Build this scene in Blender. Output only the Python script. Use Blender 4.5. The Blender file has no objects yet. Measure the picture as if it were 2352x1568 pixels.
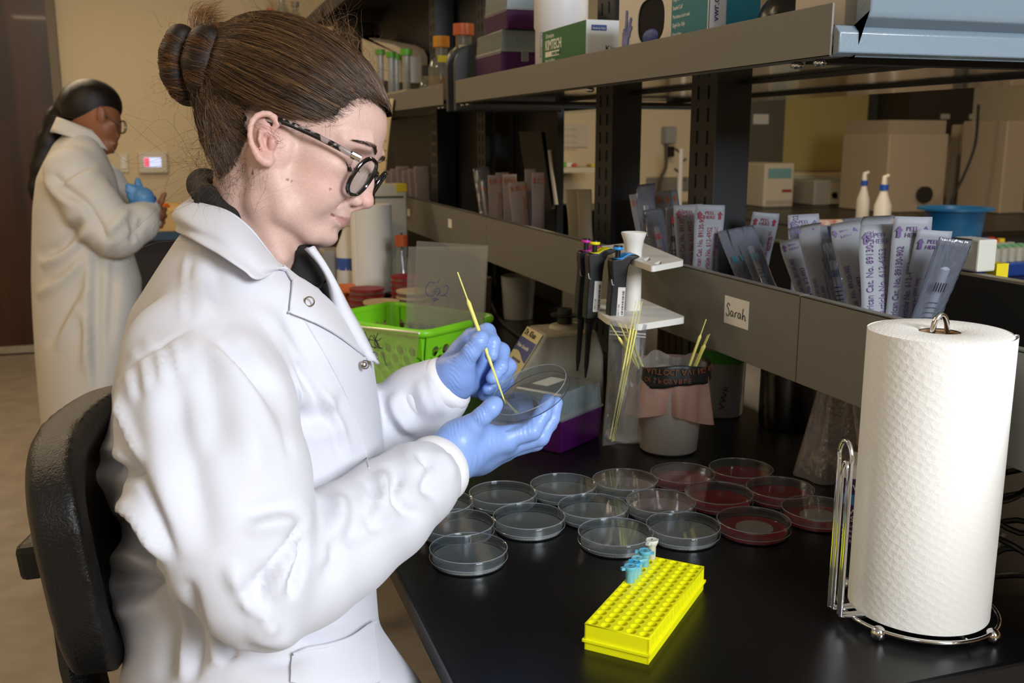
import bpy, bmesh, math, random
import numpy as np
from mathutils import Vector, Matrix, Quaternion
random.seed(7); RNG = np.random.default_rng(11)
PI = math.pi
SC = bpy.context.scene
COL = SC.collection

# ------------------------------------------------------------------ camera
FPX = 2287.0; PITCH = math.radians(11.5); YAW = math.radians(18.3)
CAM = Vector((0.0, 0.0, 1.40))
cd = bpy.data.cameras.new('camera'); cam = bpy.data.objects.new('camera', cd); COL.objects.link(cam)
cd.sensor_width = 36.0; cd.lens = FPX / 2352.0 * 36.0; cd.clip_start = 0.02; cd.clip_end = 60
cam.location = CAM; cam.rotation_euler = (PI / 2 - PITCH, 0, -YAW)
cd.dof.use_dof = True; cd.dof.focus_distance = 1.12; cd.dof.aperture_fstop = 10
SC.camera = cam; SC.cycles.transparent_max_bounces = 32
R_ = Vector((math.cos(YAW), -math.sin(YAW), 0)); H_ = Vector((math.sin(YAW), math.cos(YAW), 0))
F_ = H_ * math.cos(PITCH) + Vector((0, 0, -math.sin(PITCH))); U_ = R_.cross(F_)

# ------------------------------------------------------------------ light and exposure
w = bpy.data.worlds.new('world'); SC.world = w; w.use_nodes = True
w.node_tree.nodes['Background'].inputs[0].default_value = (0.75, 0.62, 0.47, 1)
w.node_tree.nodes['Background'].inputs[1].default_value = 0.022
SC.view_settings.view_transform = 'Standard'; SC.view_settings.look = 'None'
SC.view_settings.gamma = 1.0; SC.view_settings.exposure = 0.0; SC.view_settings.use_curve_mapping = False

def area_light(name, loc, target, size, power, color, size_y=None, spread=180):
    l = bpy.data.lights.new(name, 'AREA'); l.energy = power; l.color = color; l.size = size
    if size_y: l.shape = 'RECTANGLE'; l.size_y = size_y
    l.spread = math.radians(spread)
    o = bpy.data.objects.new(name, l); COL.objects.link(o); o.location = loc
    o.rotation_euler = (Vector(target) - Vector(loc)).to_track_quat('-Z', 'Y').to_euler()
    return o
# studio softbox that the photographer stood beside, and the warm ceiling fittings of the room
area_light('softbox_light', (1.10, -1.70, 2.30), (0.35, 1.15, 1.10), 1.0, 122.0, (0.86, 0.92, 1.0), 1.0)
area_light('fill_light', (-0.9, -0.9, 2.2), (0.2, 1.1, 1.1), 0.9, 4.0, (0.93, 0.96, 1.0), 0.9)
for lx, ly, e in ((-1.0, 2.2, 13), (-0.9, 4.6, 25), (-0.2, 6.0, 8), (2.3, 2.0, 22), (2.3, 4.4, 34), (4.2, 2.6, 22)):
    area_light('ceiling_panel_light', (lx, ly, 2.66), (lx, ly, 0), 1.1, e, (1.0, 0.78, 0.53), 0.28)

# ------------------------------------------------------------------ pixel helpers (photograph frame 2352 x 1568)
def ray(px, py): return F_ + R_ * ((px - 1176) / FPX) - U_ * ((py - 784) / FPX)
def P(px, py, d): return CAM + ray(px, py) * d
def onz(px, py, z): r = ray(px, py); return CAM + r * ((z - CAM.z) / r.z)
def onx(px, py, x): r = ray(px, py); return CAM + r * ((x - CAM.x) / r.x)
def ony(px, py, y): r = ray(px, py); return CAM + r * ((y - CAM.y) / r.y)

# ------------------------------------------------------------------ materials
def lin(c):
    if isinstance(c, str): c = tuple(int(c[i:i + 2], 16) / 255 for i in (0, 2, 4))
    return tuple(x / 12.92 if x <= 0.04045 else ((x + 0.055) / 1.055) ** 2.4 for x in c) + (1,)
MATS = {}
def mat(name, c='808080', rough=0.5, metal=0.0, **k):
    if name in MATS: return MATS[name]
    m = bpy.data.materials.new(name); m.use_nodes = True; MATS[name] = m
    nt = m.node_tree; b = nt.nodes['Principled BSDF']
    b.inputs['Base Color'].default_value = lin(c); b.inputs['Roughness'].default_value = rough
    b.inputs['Metallic'].default_value = metal
    for kk, v in k.items():
        if kk in ('bump', 'bscale', 'var', 'vscale', 'vcol', 'stretch', 'bkind'): continue
        key = {'ior': 'IOR', 'alpha': 'Alpha', 'trans': 'Transmission Weight', 'coat': 'Coat Weight', 'spec': 'Specular IOR Level',
               'sss': 'Subsurface Weight', 'sheen': 'Sheen Weight', 'emis': 'Emission Strength', 'aniso': 'Anisotropic'}[kk]
        b.inputs[key].default_value = v
    if 'sss' in k: b.inputs['Subsurface Radius'].default_value = (1.0, 0.35, 0.2); b.inputs['Subsurface Scale'].default_value = 0.006
    if 'emis' in k: b.inputs['Emission Color'].default_value = lin(c)
    tc = None
    def coords():
        nonlocal tc
        if tc is None:
            t = nt.nodes.new('ShaderNodeTexCoord'); tc = nt.nodes.new('ShaderNodeMapping')
            nt.links.new(t.outputs['Object'], tc.inputs[0]); tc.inputs['Scale'].default_value = k.get('stretch', (1, 1, 1))
        return tc.outputs[0]
    if 'bump' in k:
        n = nt.nodes.new('ShaderNodeTexNoise' if k.get('bkind') != 'voronoi' else 'ShaderNodeTexVoronoi')
        n.inputs['Scale'].default_value = k.get('bscale', 200)
        nt.links.new(coords(), n.inputs['Vector'])
        bp = nt.nodes.new('ShaderNodeBump'); bp.inputs['Strength'].default_value = k['bump']; bp.inputs['Distance'].default_value = 0.002
        nt.links.new(n.outputs[0], bp.inputs['Height']); nt.links.new(bp.outputs[0], b.inputs['Normal'])
    if 'vcol' in k:
        n = nt.nodes.new('ShaderNodeTexNoise'); n.inputs['Scale'].default_value = k.get('vscale', 5); n.inputs['Detail'].default_value = 6
        nt.links.new(coords(), n.inputs['Vector'])
        r = nt.nodes.new('ShaderNodeValToRGB'); r.color_ramp.elements[0].position = 0.35; r.color_ramp.elements[1].position = 0.65
        r.color_ramp.elements[0].color = lin(c); r.color_ramp.elements[1].color = lin(k['vcol'])
        nt.links.new(n.outputs[0], r.inputs[0]); nt.links.new(r.outputs[0], b.inputs['Base Color'])
    return m
def attr_color(m, name='Col'):
    nt = m.node_tree; a = nt.nodes.new('ShaderNodeAttribute'); a.attribute_name = name
    nt.links.new(a.outputs['Color'], nt.nodes['Principled BSDF'].inputs['Base Color']); return m
def film(name, c, alpha, rough=0.08, trans=0.0, k=0.0):
    """thin clear plastic: mostly see-through, glossy on top, a little milky"""
    m = bpy.data.materials.new(name); m.use_nodes = True; MATS[name] = m; nt = m.node_tree
    for n in list(nt.nodes): nt.nodes.remove(n)
    out = nt.nodes.new('ShaderNodeOutputMaterial'); tr = nt.nodes.new('ShaderNodeBsdfTransparent'); tr.inputs[0].default_value = lin(c)
    pb = nt.nodes.new('ShaderNodeBsdfPrincipled'); pb.inputs['Base Color'].default_value = lin(c); pb.inputs['Roughness'].default_value = rough
    gl = nt.nodes.new('ShaderNodeBsdfGlossy'); gl.inputs['Roughness'].default_value = rough; gl.inputs[0].default_value = (1, 1, 1, 1)
    fr = nt.nodes.new('ShaderNodeFresnel'); fr.inputs[0].default_value = 1.5
    ge = nt.nodes.new('ShaderNodeNewGeometry'); mr = nt.nodes.new('ShaderNodeMapRange'); mr.inputs['To Min'].default_value = 1.5; mr.inputs['To Max'].default_value = 1 / 1.5
    nt.links.new(ge.outputs['Backfacing'], mr.inputs[0]); nt.links.new(mr.outputs[0], fr.inputs[0])
    m1 = nt.nodes.new('ShaderNodeMixShader'); m1.inputs[0].default_value = alpha
    nt.links.new(tr.outputs[0], m1.inputs[1]); nt.links.new(pb.outputs[0], m1.inputs[2])
    m2 = nt.nodes.new('ShaderNodeMixShader'); nt.links.new(fr.outputs[0], m2.inputs[0])
    nt.links.new(m1.outputs[0], m2.inputs[1]); nt.links.new(gl.outputs[0], m2.inputs[2]); nt.links.new(m2.outputs[0], out.inputs[0])
    if k:
        nz = nt.nodes.new('ShaderNodeTexNoise'); nz.inputs['Scale'].default_value = 9; nz.inputs['Detail'].default_value = 2
        bp = nt.nodes.new('ShaderNodeBump'); bp.inputs['Strength'].default_value = k * .8; bp.inputs['Distance'].default_value = 0.006
        nt.links.new(nz.outputs[0], bp.inputs['Height'])
        for x in (pb, gl): nt.links.new(bp.outputs[0], x.inputs['Normal'])
        nt.links.new(bp.outputs[0], fr.inputs['Normal'])
    return m

# ------------------------------------------------------------------ mesh collector
def frames(pts):
    """parallel-transported frames along a polyline"""
    pts = [Vector(p) for p in pts]; n = len(pts); T = []
    for i in range(n):
        a = pts[max(i - 1, 0)]; b = pts[min(i + 1, n - 1)]; T.append((b - a).normalized())
    ref = Vector((0, 0, 1)) if abs(T[0].z) < 0.9 else Vector((1, 0, 0))
    N = [(ref - T[0] * ref.dot(T[0])).normalized()]
    for i in range(1, n):
        v = N[-1] - T[i] * N[-1].dot(T[i]); N.append(v.normalized() if v.length > 1e-9 else N[-1])
    return pts, T, N
class MB:
    def __init__(s): s.v = []; s.f = []; s.M = None
    def add(s, vs, fs):
        o = len(s.v)
        s.v += [tuple(s.M @ Vector(p)) if s.M else tuple(p) for p in vs]; s.f += [tuple(i + o for i in f) for f in fs]; return s
    def box(s, a, b):
        x0, y0, z0 = a; x1, y1, z1 = b
        return s.add([(x0, y0, z0), (x1, y0, z0), (x1, y1, z0), (x0, y1, z0), (x0, y0, z1), (x1, y0, z1), (x1, y1, z1), (x0, y1, z1)],
                     [(0, 3, 2, 1), (4, 5, 6, 7), (0, 1, 5, 4), (1, 2, 6, 5), (2, 3, 7, 6), (3, 0, 4, 7)])
    def cbox(s, c, d): return s.box([c[i] - d[i] / 2 for i in range(3)], [c[i] + d[i] / 2 for i in range(3)])
    def hexa(s, p): return s.add(p, [(0, 3, 2, 1), (4, 5, 6, 7), (0, 1, 5, 4), (1, 2, 6, 5), (2, 3, 7, 6), (3, 0, 4, 7)])
    def rings(s, R, closed_path=False, cap=True):
        n = len(R[0]); vs = [p for r in R for p in r]; fs = []
        m = len(R)
        for i in range(m if closed_path else m - 1):
            j = (i + 1) % m
            for q in range(n): fs.append((i * n + q, i * n + (q + 1) % n, j * n + (q + 1) % n, j * n + q))
        if cap and not closed_path: fs += [tuple(range(n))[::-1], tuple((m - 1) * n + q for q in range(n))]
        return s.add(vs, fs)
    def tube(s, pts, r, n=8, cap=True, closed=False, flat=1.0, up=None):
        pts, T, N = frames(pts); R = []
        for i, p in enumerate(pts):
            rr = r[i] if hasattr(r, '__len__') else r
            if up is not None: N[i] = (Vector(up) - T[i] * Vector(up).dot(T[i])).normalized()
            B = T[i].cross(N[i])
            R.append([p + (N[i] * math.cos(a) * flat + B * math.sin(a)) * rr for a in (2 * PI * q / n for q in range(n))])
        return s.rings(R, closed, cap)
    def lathe(s, prof, n=32, c=(0, 0, 0), cap=False, sx=1, sy=1):
        R = [[(c[0] + r * math.cos(2 * PI * q / n) * sx, c[1] + r * math.sin(2 * PI * q / n) * sy, c[2] + z) for q in range(n)] for r, z in prof]
        return s.rings(R, False, cap)
    def prism(s, poly, z0, z1, axis='z'):
        n = len(poly)
        if axis == 'z': A = [(x, y, z0) for x, y in poly]; B = [(x, y, z1) for x, y in poly]
        elif axis == 'y': A = [(x, z0, y) for x, y in poly]; B = [(x, z1, y) for x, y in poly]
        else: A = [(z0, x, y) for x, y in poly]; B = [(z1, x, y) for x, y in poly]
        return s.rings([A, B])
    def sphere(s, c, r, n=12, m=8, sc=(1, 1, 1)):
        R = []
        for i in range(1, m): 
            t = PI * i / m
            R.append([(c[0] + r * sc[0] * math.sin(t) * math.cos(2 * PI * q / n), c[1] + r * sc[1] * math.sin(t) * math.sin(2 * PI * q / n), c[2] - r * sc[2] * math.cos(t)) for q in range(n)])
        return s.rings(R)
    def grid(s, fn, nu, nv, thick=0.0):
        """surface fn(u,v); with thickness along its normal when thick > 0"""
        g = [[Vector(fn(i / nu, j / nv)) for j in range(nv + 1)] for i in range(nu + 1)]
        vs = [p for r in g for p in r]; W = nv + 1; fs = [(i * W + j, (i + 1) * W + j, (i + 1) * W + j + 1, i * W + j + 1) for i in range(nu) for j in range(nv)]
        if not thick: return s.add(vs, fs)
        nn = []
        for i in range(nu + 1):
            for j in range(nv + 1):
                a = g[min(i + 1, nu)][j] - g[max(i - 1, 0)][j]; b = g[i][min(j + 1, nv)] - g[i][max(j - 1, 0)]; nn.append(a.cross(b).normalized() * thick)
        k = len(vs); vs = vs + [p + q for p, q in zip(vs, nn)]
        fs = fs + [tuple(q + k for q in f[::-1]) for f in fs]
        bd = [i * W for i in range(nu + 1)] + [nu * W + j for j in range(1, W)] + [i * W + nv for i in range(nu - 1, -1, -1)] + [j for j in range(nv - 1, 0, -1)]
        for a, b in zip(bd, bd[1:] + bd[:1]): fs.append((a, a + k, b + k, b))
        return s.add(vs, fs)

def mesh_obj(name, v, f, m, parent=None, smooth=False, bevel=0, seg=2, sub=0, loc=None, world=False, angle=40):
    me = bpy.data.meshes.new(name)
    if world and parent is not None:
        L = None; q = parent
        while q is not None and L is None: L = list(q['_base']) if '_base' in q else None; q = q.parent
        if L is not None: v = np.asarray(v, dtype=float) - np.array(L)
    if isinstance(f, np.ndarray):
        v = np.asarray(v, np.float32); me.vertices.add(len(v)); me.vertices.foreach_set('co', v.ravel())
        me.loops.add(f.size); me.loops.foreach_set('vertex_index', f.ravel().astype(np.int32))
        me.polygons.add(len(f)); k = f.shape[1]
        me.polygons.foreach_set('loop_start', np.arange(0, f.size, k, dtype=np.int32)); me.polygons.foreach_set('loop_total', np.full(len(f), k, np.int32))
        me.update(calc_edges=True)
    else:
        me.from_pydata([tuple(p) for p in v], [], f)
        if smooth != 'keep':
            b = bmesh.new(); b.from_mesh(me); bmesh.ops.recalc_face_normals(b, faces=b.faces); b.to_mesh(me); b.free()
    if smooth:
        me.polygons.foreach_set('use_smooth', [True] * len(me.polygons))
        if smooth != 'all' and smooth != 'keep' and not isinstance(f, np.ndarray): me.set_sharp_from_angle(angle=math.radians(angle))
    for mm in (m if isinstance(m, (list, tuple)) else [m]): me.materials.append(mm)
    o = bpy.data.objects.new(name, me); COL.objects.link(o)
    if parent is not None: o.parent = parent
    if loc is not None: o.location = loc
    if bevel:
        md = o.modifiers.new('bevel', 'BEVEL'); md.width = bevel; md.segments = seg; md.limit_method = 'ANGLE'; md.angle_limit = math.radians(35)
    if sub: md = o.modifiers.new('sub', 'SUBSURF'); md.levels = sub; md.render_levels = sub
    return o
def part(name, mb, m, parent=None, **k): return mesh_obj(name, mb.v, mb.f, m, parent, **k)
def tag(o, label=None, cat=None, group=None, kind=None):
    if label: o['label'] = label
    if cat: o['category'] = cat
    if group: o['group'] = group
    if kind: o['kind'] = kind
    return o
def thing(name, label, cat, loc=(0, 0, 0), rz=0, group=None, rot=None):
    o = bpy.data.objects.new(name, None); COL.objects.link(o); o.location = loc; o.rotation_euler = rot if rot else (0, 0, rz)
    o.empty_display_size = 0.05
    return tag(o, label, cat, group)
def base(o):
    """remember the world base, so that parts given in world coordinates can be made local"""
    o['_base'] = list(o.location); return o
def copy_tree(o, parent=None):
    c = o.copy(); COL.objects.link(c)
    if parent is not None: c.parent = parent
    for ch in list(o.children): copy_tree(ch, c)
    return c
def struct(name, mb, m, **k): o = part(name, mb, m, **k); o['kind'] = 'structure'; return o
def text_mesh(body, size, m, parent, loc, rot, thick=0.0002, name='lettering', align='LEFT', shear=0.0, sx=1.0, bold=0.0):
    cu = bpy.data.curves.new(name, 'FONT'); cu.body = body; cu.size = size; cu.extrude = thick; cu.align_x = align; cu.shear = shear; cu.offset = bold
    cu.resolution_u = 3
    t = bpy.data.objects.new('tmp', cu); COL.objects.link(t)
    dg = bpy.context.evaluated_depsgraph_get(); me = bpy.data.meshes.new_from_object(t.evaluated_get(dg))
    bpy.data.objects.remove(t); me.name = name; me.materials.clear(); me.materials.append(m)
    o = bpy.data.objects.new(name, me); COL.objects.link(o); o.parent = parent; o.location = loc; o.scale = (sx, 1, 1)
    if isinstance(rot, Matrix): o.rotation_euler = rot.to_euler()
    else: o.rotation_euler = rot
    return o
def basis(x, y):
    """rotation whose local x, y axes are the given directions"""
    x = Vector(x).normalized(); z = x.cross(Vector(y)).normalized(); y = z.cross(x)
    return Matrix((x, y, z)).transposed()

# ------------------------------------------------------------------ implicit volumes -> continuous meshes
CAMn = np.array(CAM); Rn, Un, Fn = np.array(R_), np.array(U_), np.array(F_)
def Pn(px, py, d): return np.array(P(px, py, d))
class Vol:
    def __init__(s, lo, hi, h):
        s.lo = np.array(lo, float); s.h = h; s.n = np.ceil((np.array(hi) - s.lo) / h).astype(int) + 1
        s.d = np.full(s.n, 0.05, np.float32)
    def sub(s, lo, hi):
        a = np.clip(np.floor((np.array(lo) - s.lo) / s.h).astype(int), 0, s.n); b = np.clip(np.ceil((np.array(hi) - s.lo) / s.h).astype(int) + 1, 0, s.n)
        sl = tuple(slice(int(x), int(y)) for x, y in zip(a, b))
        g = np.meshgrid(*[s.lo[i] + s.h * np.arange(a[i], b[i]) for i in range(3)], indexing='ij')
        return sl, np.stack(g, -1).astype(np.float32)
    def put(s, sl, d, k, op):
        o = s.d[sl]
        if op == 'u':
            if k > 0: h = np.clip(0.5 + 0.5 * (o - d) / k, 0, 1); s.d[sl] = o * (1 - h) + d * h - k * h * (1 - h)
            else: s.d[sl] = np.minimum(o, d)
        elif op == 's':
            if k > 0: h = np.clip(0.5 - 0.5 * (o + d) / k, 0, 1); s.d[sl] = o * (1 - h) - d * h + k * h * (1 - h)
            else: s.d[sl] = np.maximum(o, -d)
        elif op == 'i': s.d[sl] = np.maximum(o, d)
    def cap(s, a, b, ra, rb=None, k=0.01, op='u'):
        a = np.array(a, float); b = np.array(b, float); rb = ra if rb is None else rb; m = max(ra, rb) + k + 3 * s.h
        sl, X = s.sub(np.minimum(a, b) - m, np.maximum(a, b) + m)
        if X.size == 0: return s
        ab = b - a; t = np.clip(((X - a) @ ab) / max(ab @ ab, 1e-12), 0, 1)
        d = np.linalg.norm(X - a - t[..., None] * ab, axis=-1) - (ra + (rb - ra) * t)
        s.put(sl, d.astype(np.float32), k, op); return s
    def path(s, pts, rs, k=0.01, op='u'):
        for i in range(len(pts) - 1): s.cap(pts[i], pts[i + 1], rs[i], rs[i + 1], k, op)
        return s
    def ell(s, c, r, A=None, k=0.01, op='u'):
        """ellipsoid: centre, radii, axes as rows"""
        c = np.array(c, float); r = np.array(r, float); m = r.max() + k + 3 * s.h
        sl, X = s.sub(c - m, c + m)
        if X.size == 0: return s
        q = (X - c) if A is None else (X - c) @ np.array(A).T
        k0 = np.linalg.norm(q / r, axis=-1); k1 = np.linalg.norm(q / (r * r), axis=-1)
        s.put(sl, (k0 * (k0 - 1) / np.maximum(k1, 1e-6)).astype(np.float32), k, op); return s
    def fn(s, lo, hi, f, k=0.0, op='u'):
        sl, X = s.sub(lo, hi); s.put(sl, f(X).astype(np.float32), k, op); return s
    def mesh(s, smooth=1):
        d = s.d; h = s.h; n = d.shape; sg = d < 0
        c = np.zeros((n[0] - 1, n[1] - 1, n[2] - 1), np.int8)
        for dx in (0, 1):
            for dy in (0, 1):
                for dz in (0, 1): c += sg[dx:n[0] - 1 + dx, dy:n[1] - 1 + dy, dz:n[2] - 1 + dz]
        act = (c > 0) & (c < 8); I = np.argwhere(act); idx = np.full(act.shape, -1, np.int32); idx[act] = np.arange(len(I))
        acc = np.zeros((len(I), 3)); cnt = np.zeros(len(I)); cor = [(a, b, e) for a in (0, 1) for b in (0, 1) for e in (0, 1)]
        for a in cor:
            for ax in range(3):
                if a[ax]: continue
                b = list(a); b[ax] = 1
                da = d[I[:, 0] + a[0], I[:, 1] + a[1], I[:, 2] + a[2]]; db = d[I[:, 0] + b[0], I[:, 1] + b[1], I[:, 2] + b[2]]
                mk = (da < 0) != (db < 0); t = np.where(mk, da / np.where(mk, da - db, 1), 0)
                p = np.tile(np.array(a, float), (len(I), 1)); p[:, ax] = t
                acc[mk] += p[mk]; cnt[mk] += 1
        V = s.lo + h * (I + acc / cnt[:, None])
        Q = []
        for ax in range(3):
            o1, o2 = [(1, 2), (2, 0), (0, 1)][ax]
            sla = [slice(None)] * 3; slb = [slice(None)] * 3; sla[ax] = slice(0, -1); slb[ax] = slice(1, None)
            e = sg[tuple(sla)] != sg[tuple(slb)]; E = np.argwhere(e)
            ok = (E[:, o1] > 0) & (E[:, o2] > 0) & (E[:, o1] < n[o1] - 1) & (E[:, o2] < n[o2] - 1); E = E[ok]
            q = []
            for u, v in ((1, 1), (0, 1), (0, 0), (1, 0)):
                t = E.copy(); t[:, o1] -= u; t[:, o2] -= v; q.append(idx[t[:, 0], t[:, 1], t[:, 2]])
            q = np.stack(q, 1); fl = sg[E[:, 0], E[:, 1], E[:, 2]]; q[~fl] = q[~fl][:, ::-1]; Q.append(q)
        Fq = np.concatenate(Q); Fq = Fq[(Fq >= 0).all(1)]
        for _ in range(smooth): V = lap(V, Fq, 0.6)
        return V, Fq
def lap(V, Fq, w=0.5):
    s_ = np.zeros_like(V); c = np.zeros(len(V))
    for i in range(4):
        a = Fq[:, i]; b = Fq[:, (i + 1) % 4]
        for x, y in ((a, b), (b, a)):
            for ax in range(3): s_[:, ax] += np.bincount(x, V[y, ax], len(V))
            c += np.bincount(x, minlength=len(V))
    return V + w * (s_ / np.maximum(c, 1)[:, None] - V)
def vnormals(V, Fq):
    n = np.cross(V[Fq[:, 2]] - V[Fq[:, 0]], V[Fq[:, 3]] - V[Fq[:, 1]]); N = np.zeros_like(V)
    for i in range(4):
        for ax in range(3): N[:, ax] += np.bincount(Fq[:, i], n[:, ax], len(V))
    return N / np.maximum(np.linalg.norm(N, axis=1), 1e-12)[:, None]
def cut(V, Fq, keep):
    """drop the faces that have a vertex outside keep"""
    Fq = Fq[keep[Fq].all(1)]; u = np.unique(Fq); m = np.full(len(V), -1); m[u] = np.arange(len(u)); return V[u], m[Fq]
def to_px(V):
    q = V - CAMn; dep = q @ Fn; return 1176 + FPX * (q @ Rn) / dep, 784 - FPX * (q @ Un) / dep, dep
def seg_dist(x, y, pts):
    """signed distance to a 2D polyline (sign: which side), and position along it 0..1"""
    best = np.full(len(x), 1e9); sd = np.zeros(len(x)); tt = np.zeros(len(x)); pts = np.array(pts, float)
    L = np.concatenate([[0], np.cumsum(np.linalg.norm(np.diff(pts, axis=0), axis=1))])
    for i in range(len(pts) - 1):
        a, b = pts[i], pts[i + 1]; ab = b - a; l2 = ab @ ab
        t = np.clip(((x - a[0]) * ab[0] + (y - a[1]) * ab[1]) / l2, 0, 1); dx = x - a[0] - t * ab[0]; dy = y - a[1] - t * ab[1]
        d = np.hypot(dx, dy); m = d < best; best[m] = d[m]; sd[m] = (np.sign(ab[0] * dy - ab[1] * dx) * d)[m]; tt[m] = ((L[i] + t * math.sqrt(l2)) / L[-1])[m]
    return sd, tt
def curve_pts(pts, n=8):
    """smooth a polyline with a Catmull-Rom spline"""
    p = [np.array(q, float) for q in pts]; out = []
    for i in range(len(p) - 1):
        a = p[i - 1] if i else 2 * p[0] - p[1]; b = p[i]; c = p[i + 1]; d = p[i + 2] if i + 2 < len(p) else 2 * p[-1] - p[-2]
        for j in range(n):
            t = j / n; out.append(0.5 * ((2 * b) + (-a + c) * t + (2 * a - 5 * b + 4 * c - d) * t * t + (-a + 3 * b - 3 * c + d) * t ** 3))
    out.append(p[-1]); return np.array(out)
def set_colors(o, C):
    a = o.data.color_attributes.new('Col', 'FLOAT_COLOR', 'POINT'); C4 = np.ones((len(C), 4), np.float32); C4[:, :3] = C; a.data.foreach_set('color', C4.ravel())
# ================================================================== room shell
YB = 7.2; XL = -2.4; XR = 6.2; YF = -2.2; ZC = 2.7; TT = 0.91     # TT: bench top height
wall_m = mat('wall_paint', 'd6c39c', 0.75, bump=0.15, bscale=300)
wall_w = mat('wall_paint_white', 'd9d2c0', 0.75)
floor_m = mat('vinyl_floor', 'a2988a', 0.5, vcol='94897a', vscale=9)
struct('floor', MB().box((XL - .1, YF - .1, -0.1), (XR + .1, YB + .1, 0)), floor_m)
struct('ceiling', MB().box((XL - .1, YF - .1, ZC), (XR + .1, YB + .1, ZC + 0.1)), mat('ceiling_tile', 'bdb6a8', 0.9))
struct('wall_back', MB().box((XL, YB, 0), (XR, YB + 0.1, ZC)), wall_m)
struct('wall_left', MB().box((XL - .1, YF, 0), (XL, YB, ZC)), wall_m)
struct('wall_right', MB().box((XR, YF, 0), (XR + .1, YB, ZC)), wall_m)
struct('wall_front', MB().box((XL - .1, YF - .1, 0), (XR + .1, YF, ZC)), wall_m)
a = ony(140, 400, YB).x; a2 = ony(160, 400, YB).x; d0 = a - 1.05
bb = mat('rubber_base', 'a8a294', 0.5)
struct('baseboard_back', MB().box((XL, YB - 0.015, 0), (d0 - .05, YB, 0.1)), bb)
struct('baseboard_back', MB().box((a2, YB - 0.015, 0), (XR, YB, 0.1)), bb)
struct('baseboard_left', MB().box((XL, YF, 0), (XL + 0.015, YB, 0.1)), bb)
wood = mat('walnut_door', '4a2712', 0.35, vcol='2c150a', vscale=2.2, stretch=(5, 5, 0.35), coat=0.2)
dr = part('door_1', MB().box((d0, YB - 0.05, 0.035), (a, YB - 0.005, 2.45)), wood, bevel=0.003); dr['kind'] = 'structure'
part('door_sweep', MB().box((d0, YB - 0.062, 0.012), (a, YB - 0.005, 0.06)), mat('brushed_sill', 'b9b4a6', 0.4, 0.6), dr)
fm = MB().box((a, YB - 0.07, 0), (a2, YB, 2.5)).box((d0 - .06, YB - 0.07, 0), (d0, YB, 2.5)).box((d0 - .06, YB - 0.07, 2.45), (a2, YB, 2.52))
struct('door_1_frame', fm, mat('door_frame', '6d5f47', 0.5))
# far wall furniture of the room: grey door, white pilaster, ledge
def wallbox(name, x0, y0, x1, y1, Y, th, m, **k):
    A = ony(x0, y1, Y); B = ony(x1, y0, Y)
    return struct(name, MB().box((A.x, Y - th, A.z), (B.x, Y, B.z)), m, **k)
p0 = ony(1700, 245, YB); p1 = ony(1796, 245, YB)
g = part('door_2', MB().box((p0.x, YB - .05, 0.91), (p1.x, YB - .001, 2.4)), mat('grey_door', '5a5647', 0.6)); g['kind'] = 'structure'
A = ony(1730, 262, YB - .05); B = ony(1764, 285, YB - .05)
part('door_notice', MB().box((A.x, YB - .056, B.z), (B.x, YB - .05, A.z)), mat('notice_paper', 'cfc9b8', 0.8), g)
struct('trim_1', MB().box((ony(1985, 300, YB).x, YB - .06, .91), (ony(2003, 300, YB).x, YB, 2.5)), mat('dark_seal', '3a382e', 0.6))
struct('trim_2', MB().box((ony(2003, 300, YB).x, YB - .08, .91), (ony(2018, 300, YB).x, YB, 2.5)), mat('grey_trim', '8d8c80', 0.5))
struct('trim_3', MB().box((ony(2018, 300, YB).x, YB - .05, .91), (ony(2028, 300, YB).x, YB, 2.5)), mat('dark_seal'))
yw = mat('yellow_panel', 'b39f5c', 0.7)
struct('wall_panel', MB().box((p1.x, YB - .03, ony(1800, 392, YB).z), (ony(1985, 300, YB).x, YB - .001, 2.6)), yw)
A = ony(1828, 412, YB); B = ony(1990, 402, YB)
struct('trim_4', MB().box((p1.x, YB - .09, B.z - .10), (B.x, YB, B.z)), mat('ledge_cream', 'c9c2ab', 0.6))
# ceiling fittings (out of frame, they light the room and show in glossy things)
cf = mat('fitting_frame', 'c9c9c6', 0.5); cp = mat('fitting_diffuser', 'ffd9a0', 0.5, emis=2.2)
for i, (lx, ly) in enumerate(((-1.0, 2.2), (-0.9, 4.6), (2.3, 2.0), (2.3, 4.4), (4.2, 2.6))):
    t = thing('ceiling_light', 'recessed ceiling light over the %s of the room' % ['sitting person', 'standing person', 'island bench near end', 'island bench far end', 'bench behind the island'][i], 'ceiling light', (lx, ly, ZC))
    part('frame', MB().box((-.62, -.2, -.025), (.62, .2, 0)), cf, t); part('diffuser', MB().box((-.58, -.16, -.03), (.58, .16, -.026)), cp, t)
# wall controls behind the standing person
A = ony(316, 348, YB); B = ony(387, 397, YB)
t = thing('wall_thermostat', 'white wall thermostat panel with a small lit screen beside the hair bun', 'thermostat', ((A.x + B.x) / 2, YB, (A.z + B.z) / 2)); wx = (B.x - A.x) / 2; wz = (A.z - B.z) / 2
part('plate', MB().box((-wx, -.035, -wz), (wx, -.0005, wz)), mat('control_plastic', 'd5cbb2', 0.45), t, bevel=.008)
part('screen', MB().box((-.055, -.038, -.030), (.052, -.035, .032)), mat('lit_screen', 'c9d6ff', 0.3, emis=0.8), t)
part('warning_strip', MB().box((-.054, -.040, -.028), (-.022, -.038, .03)), mat('lit_red', 'e0566a', 0.3, emis=0.8), t)
A = ony(272, 352, YB); B = ony(297, 396, YB)
t = thing('light_switch', 'narrow white wall switch between the thermostat and the standing person', 'switch', ((A.x + B.x) / 2, YB, (A.z + B.z) / 2)); wx = (B.x - A.x) / 2; wz = (A.z - B.z) / 2
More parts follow.
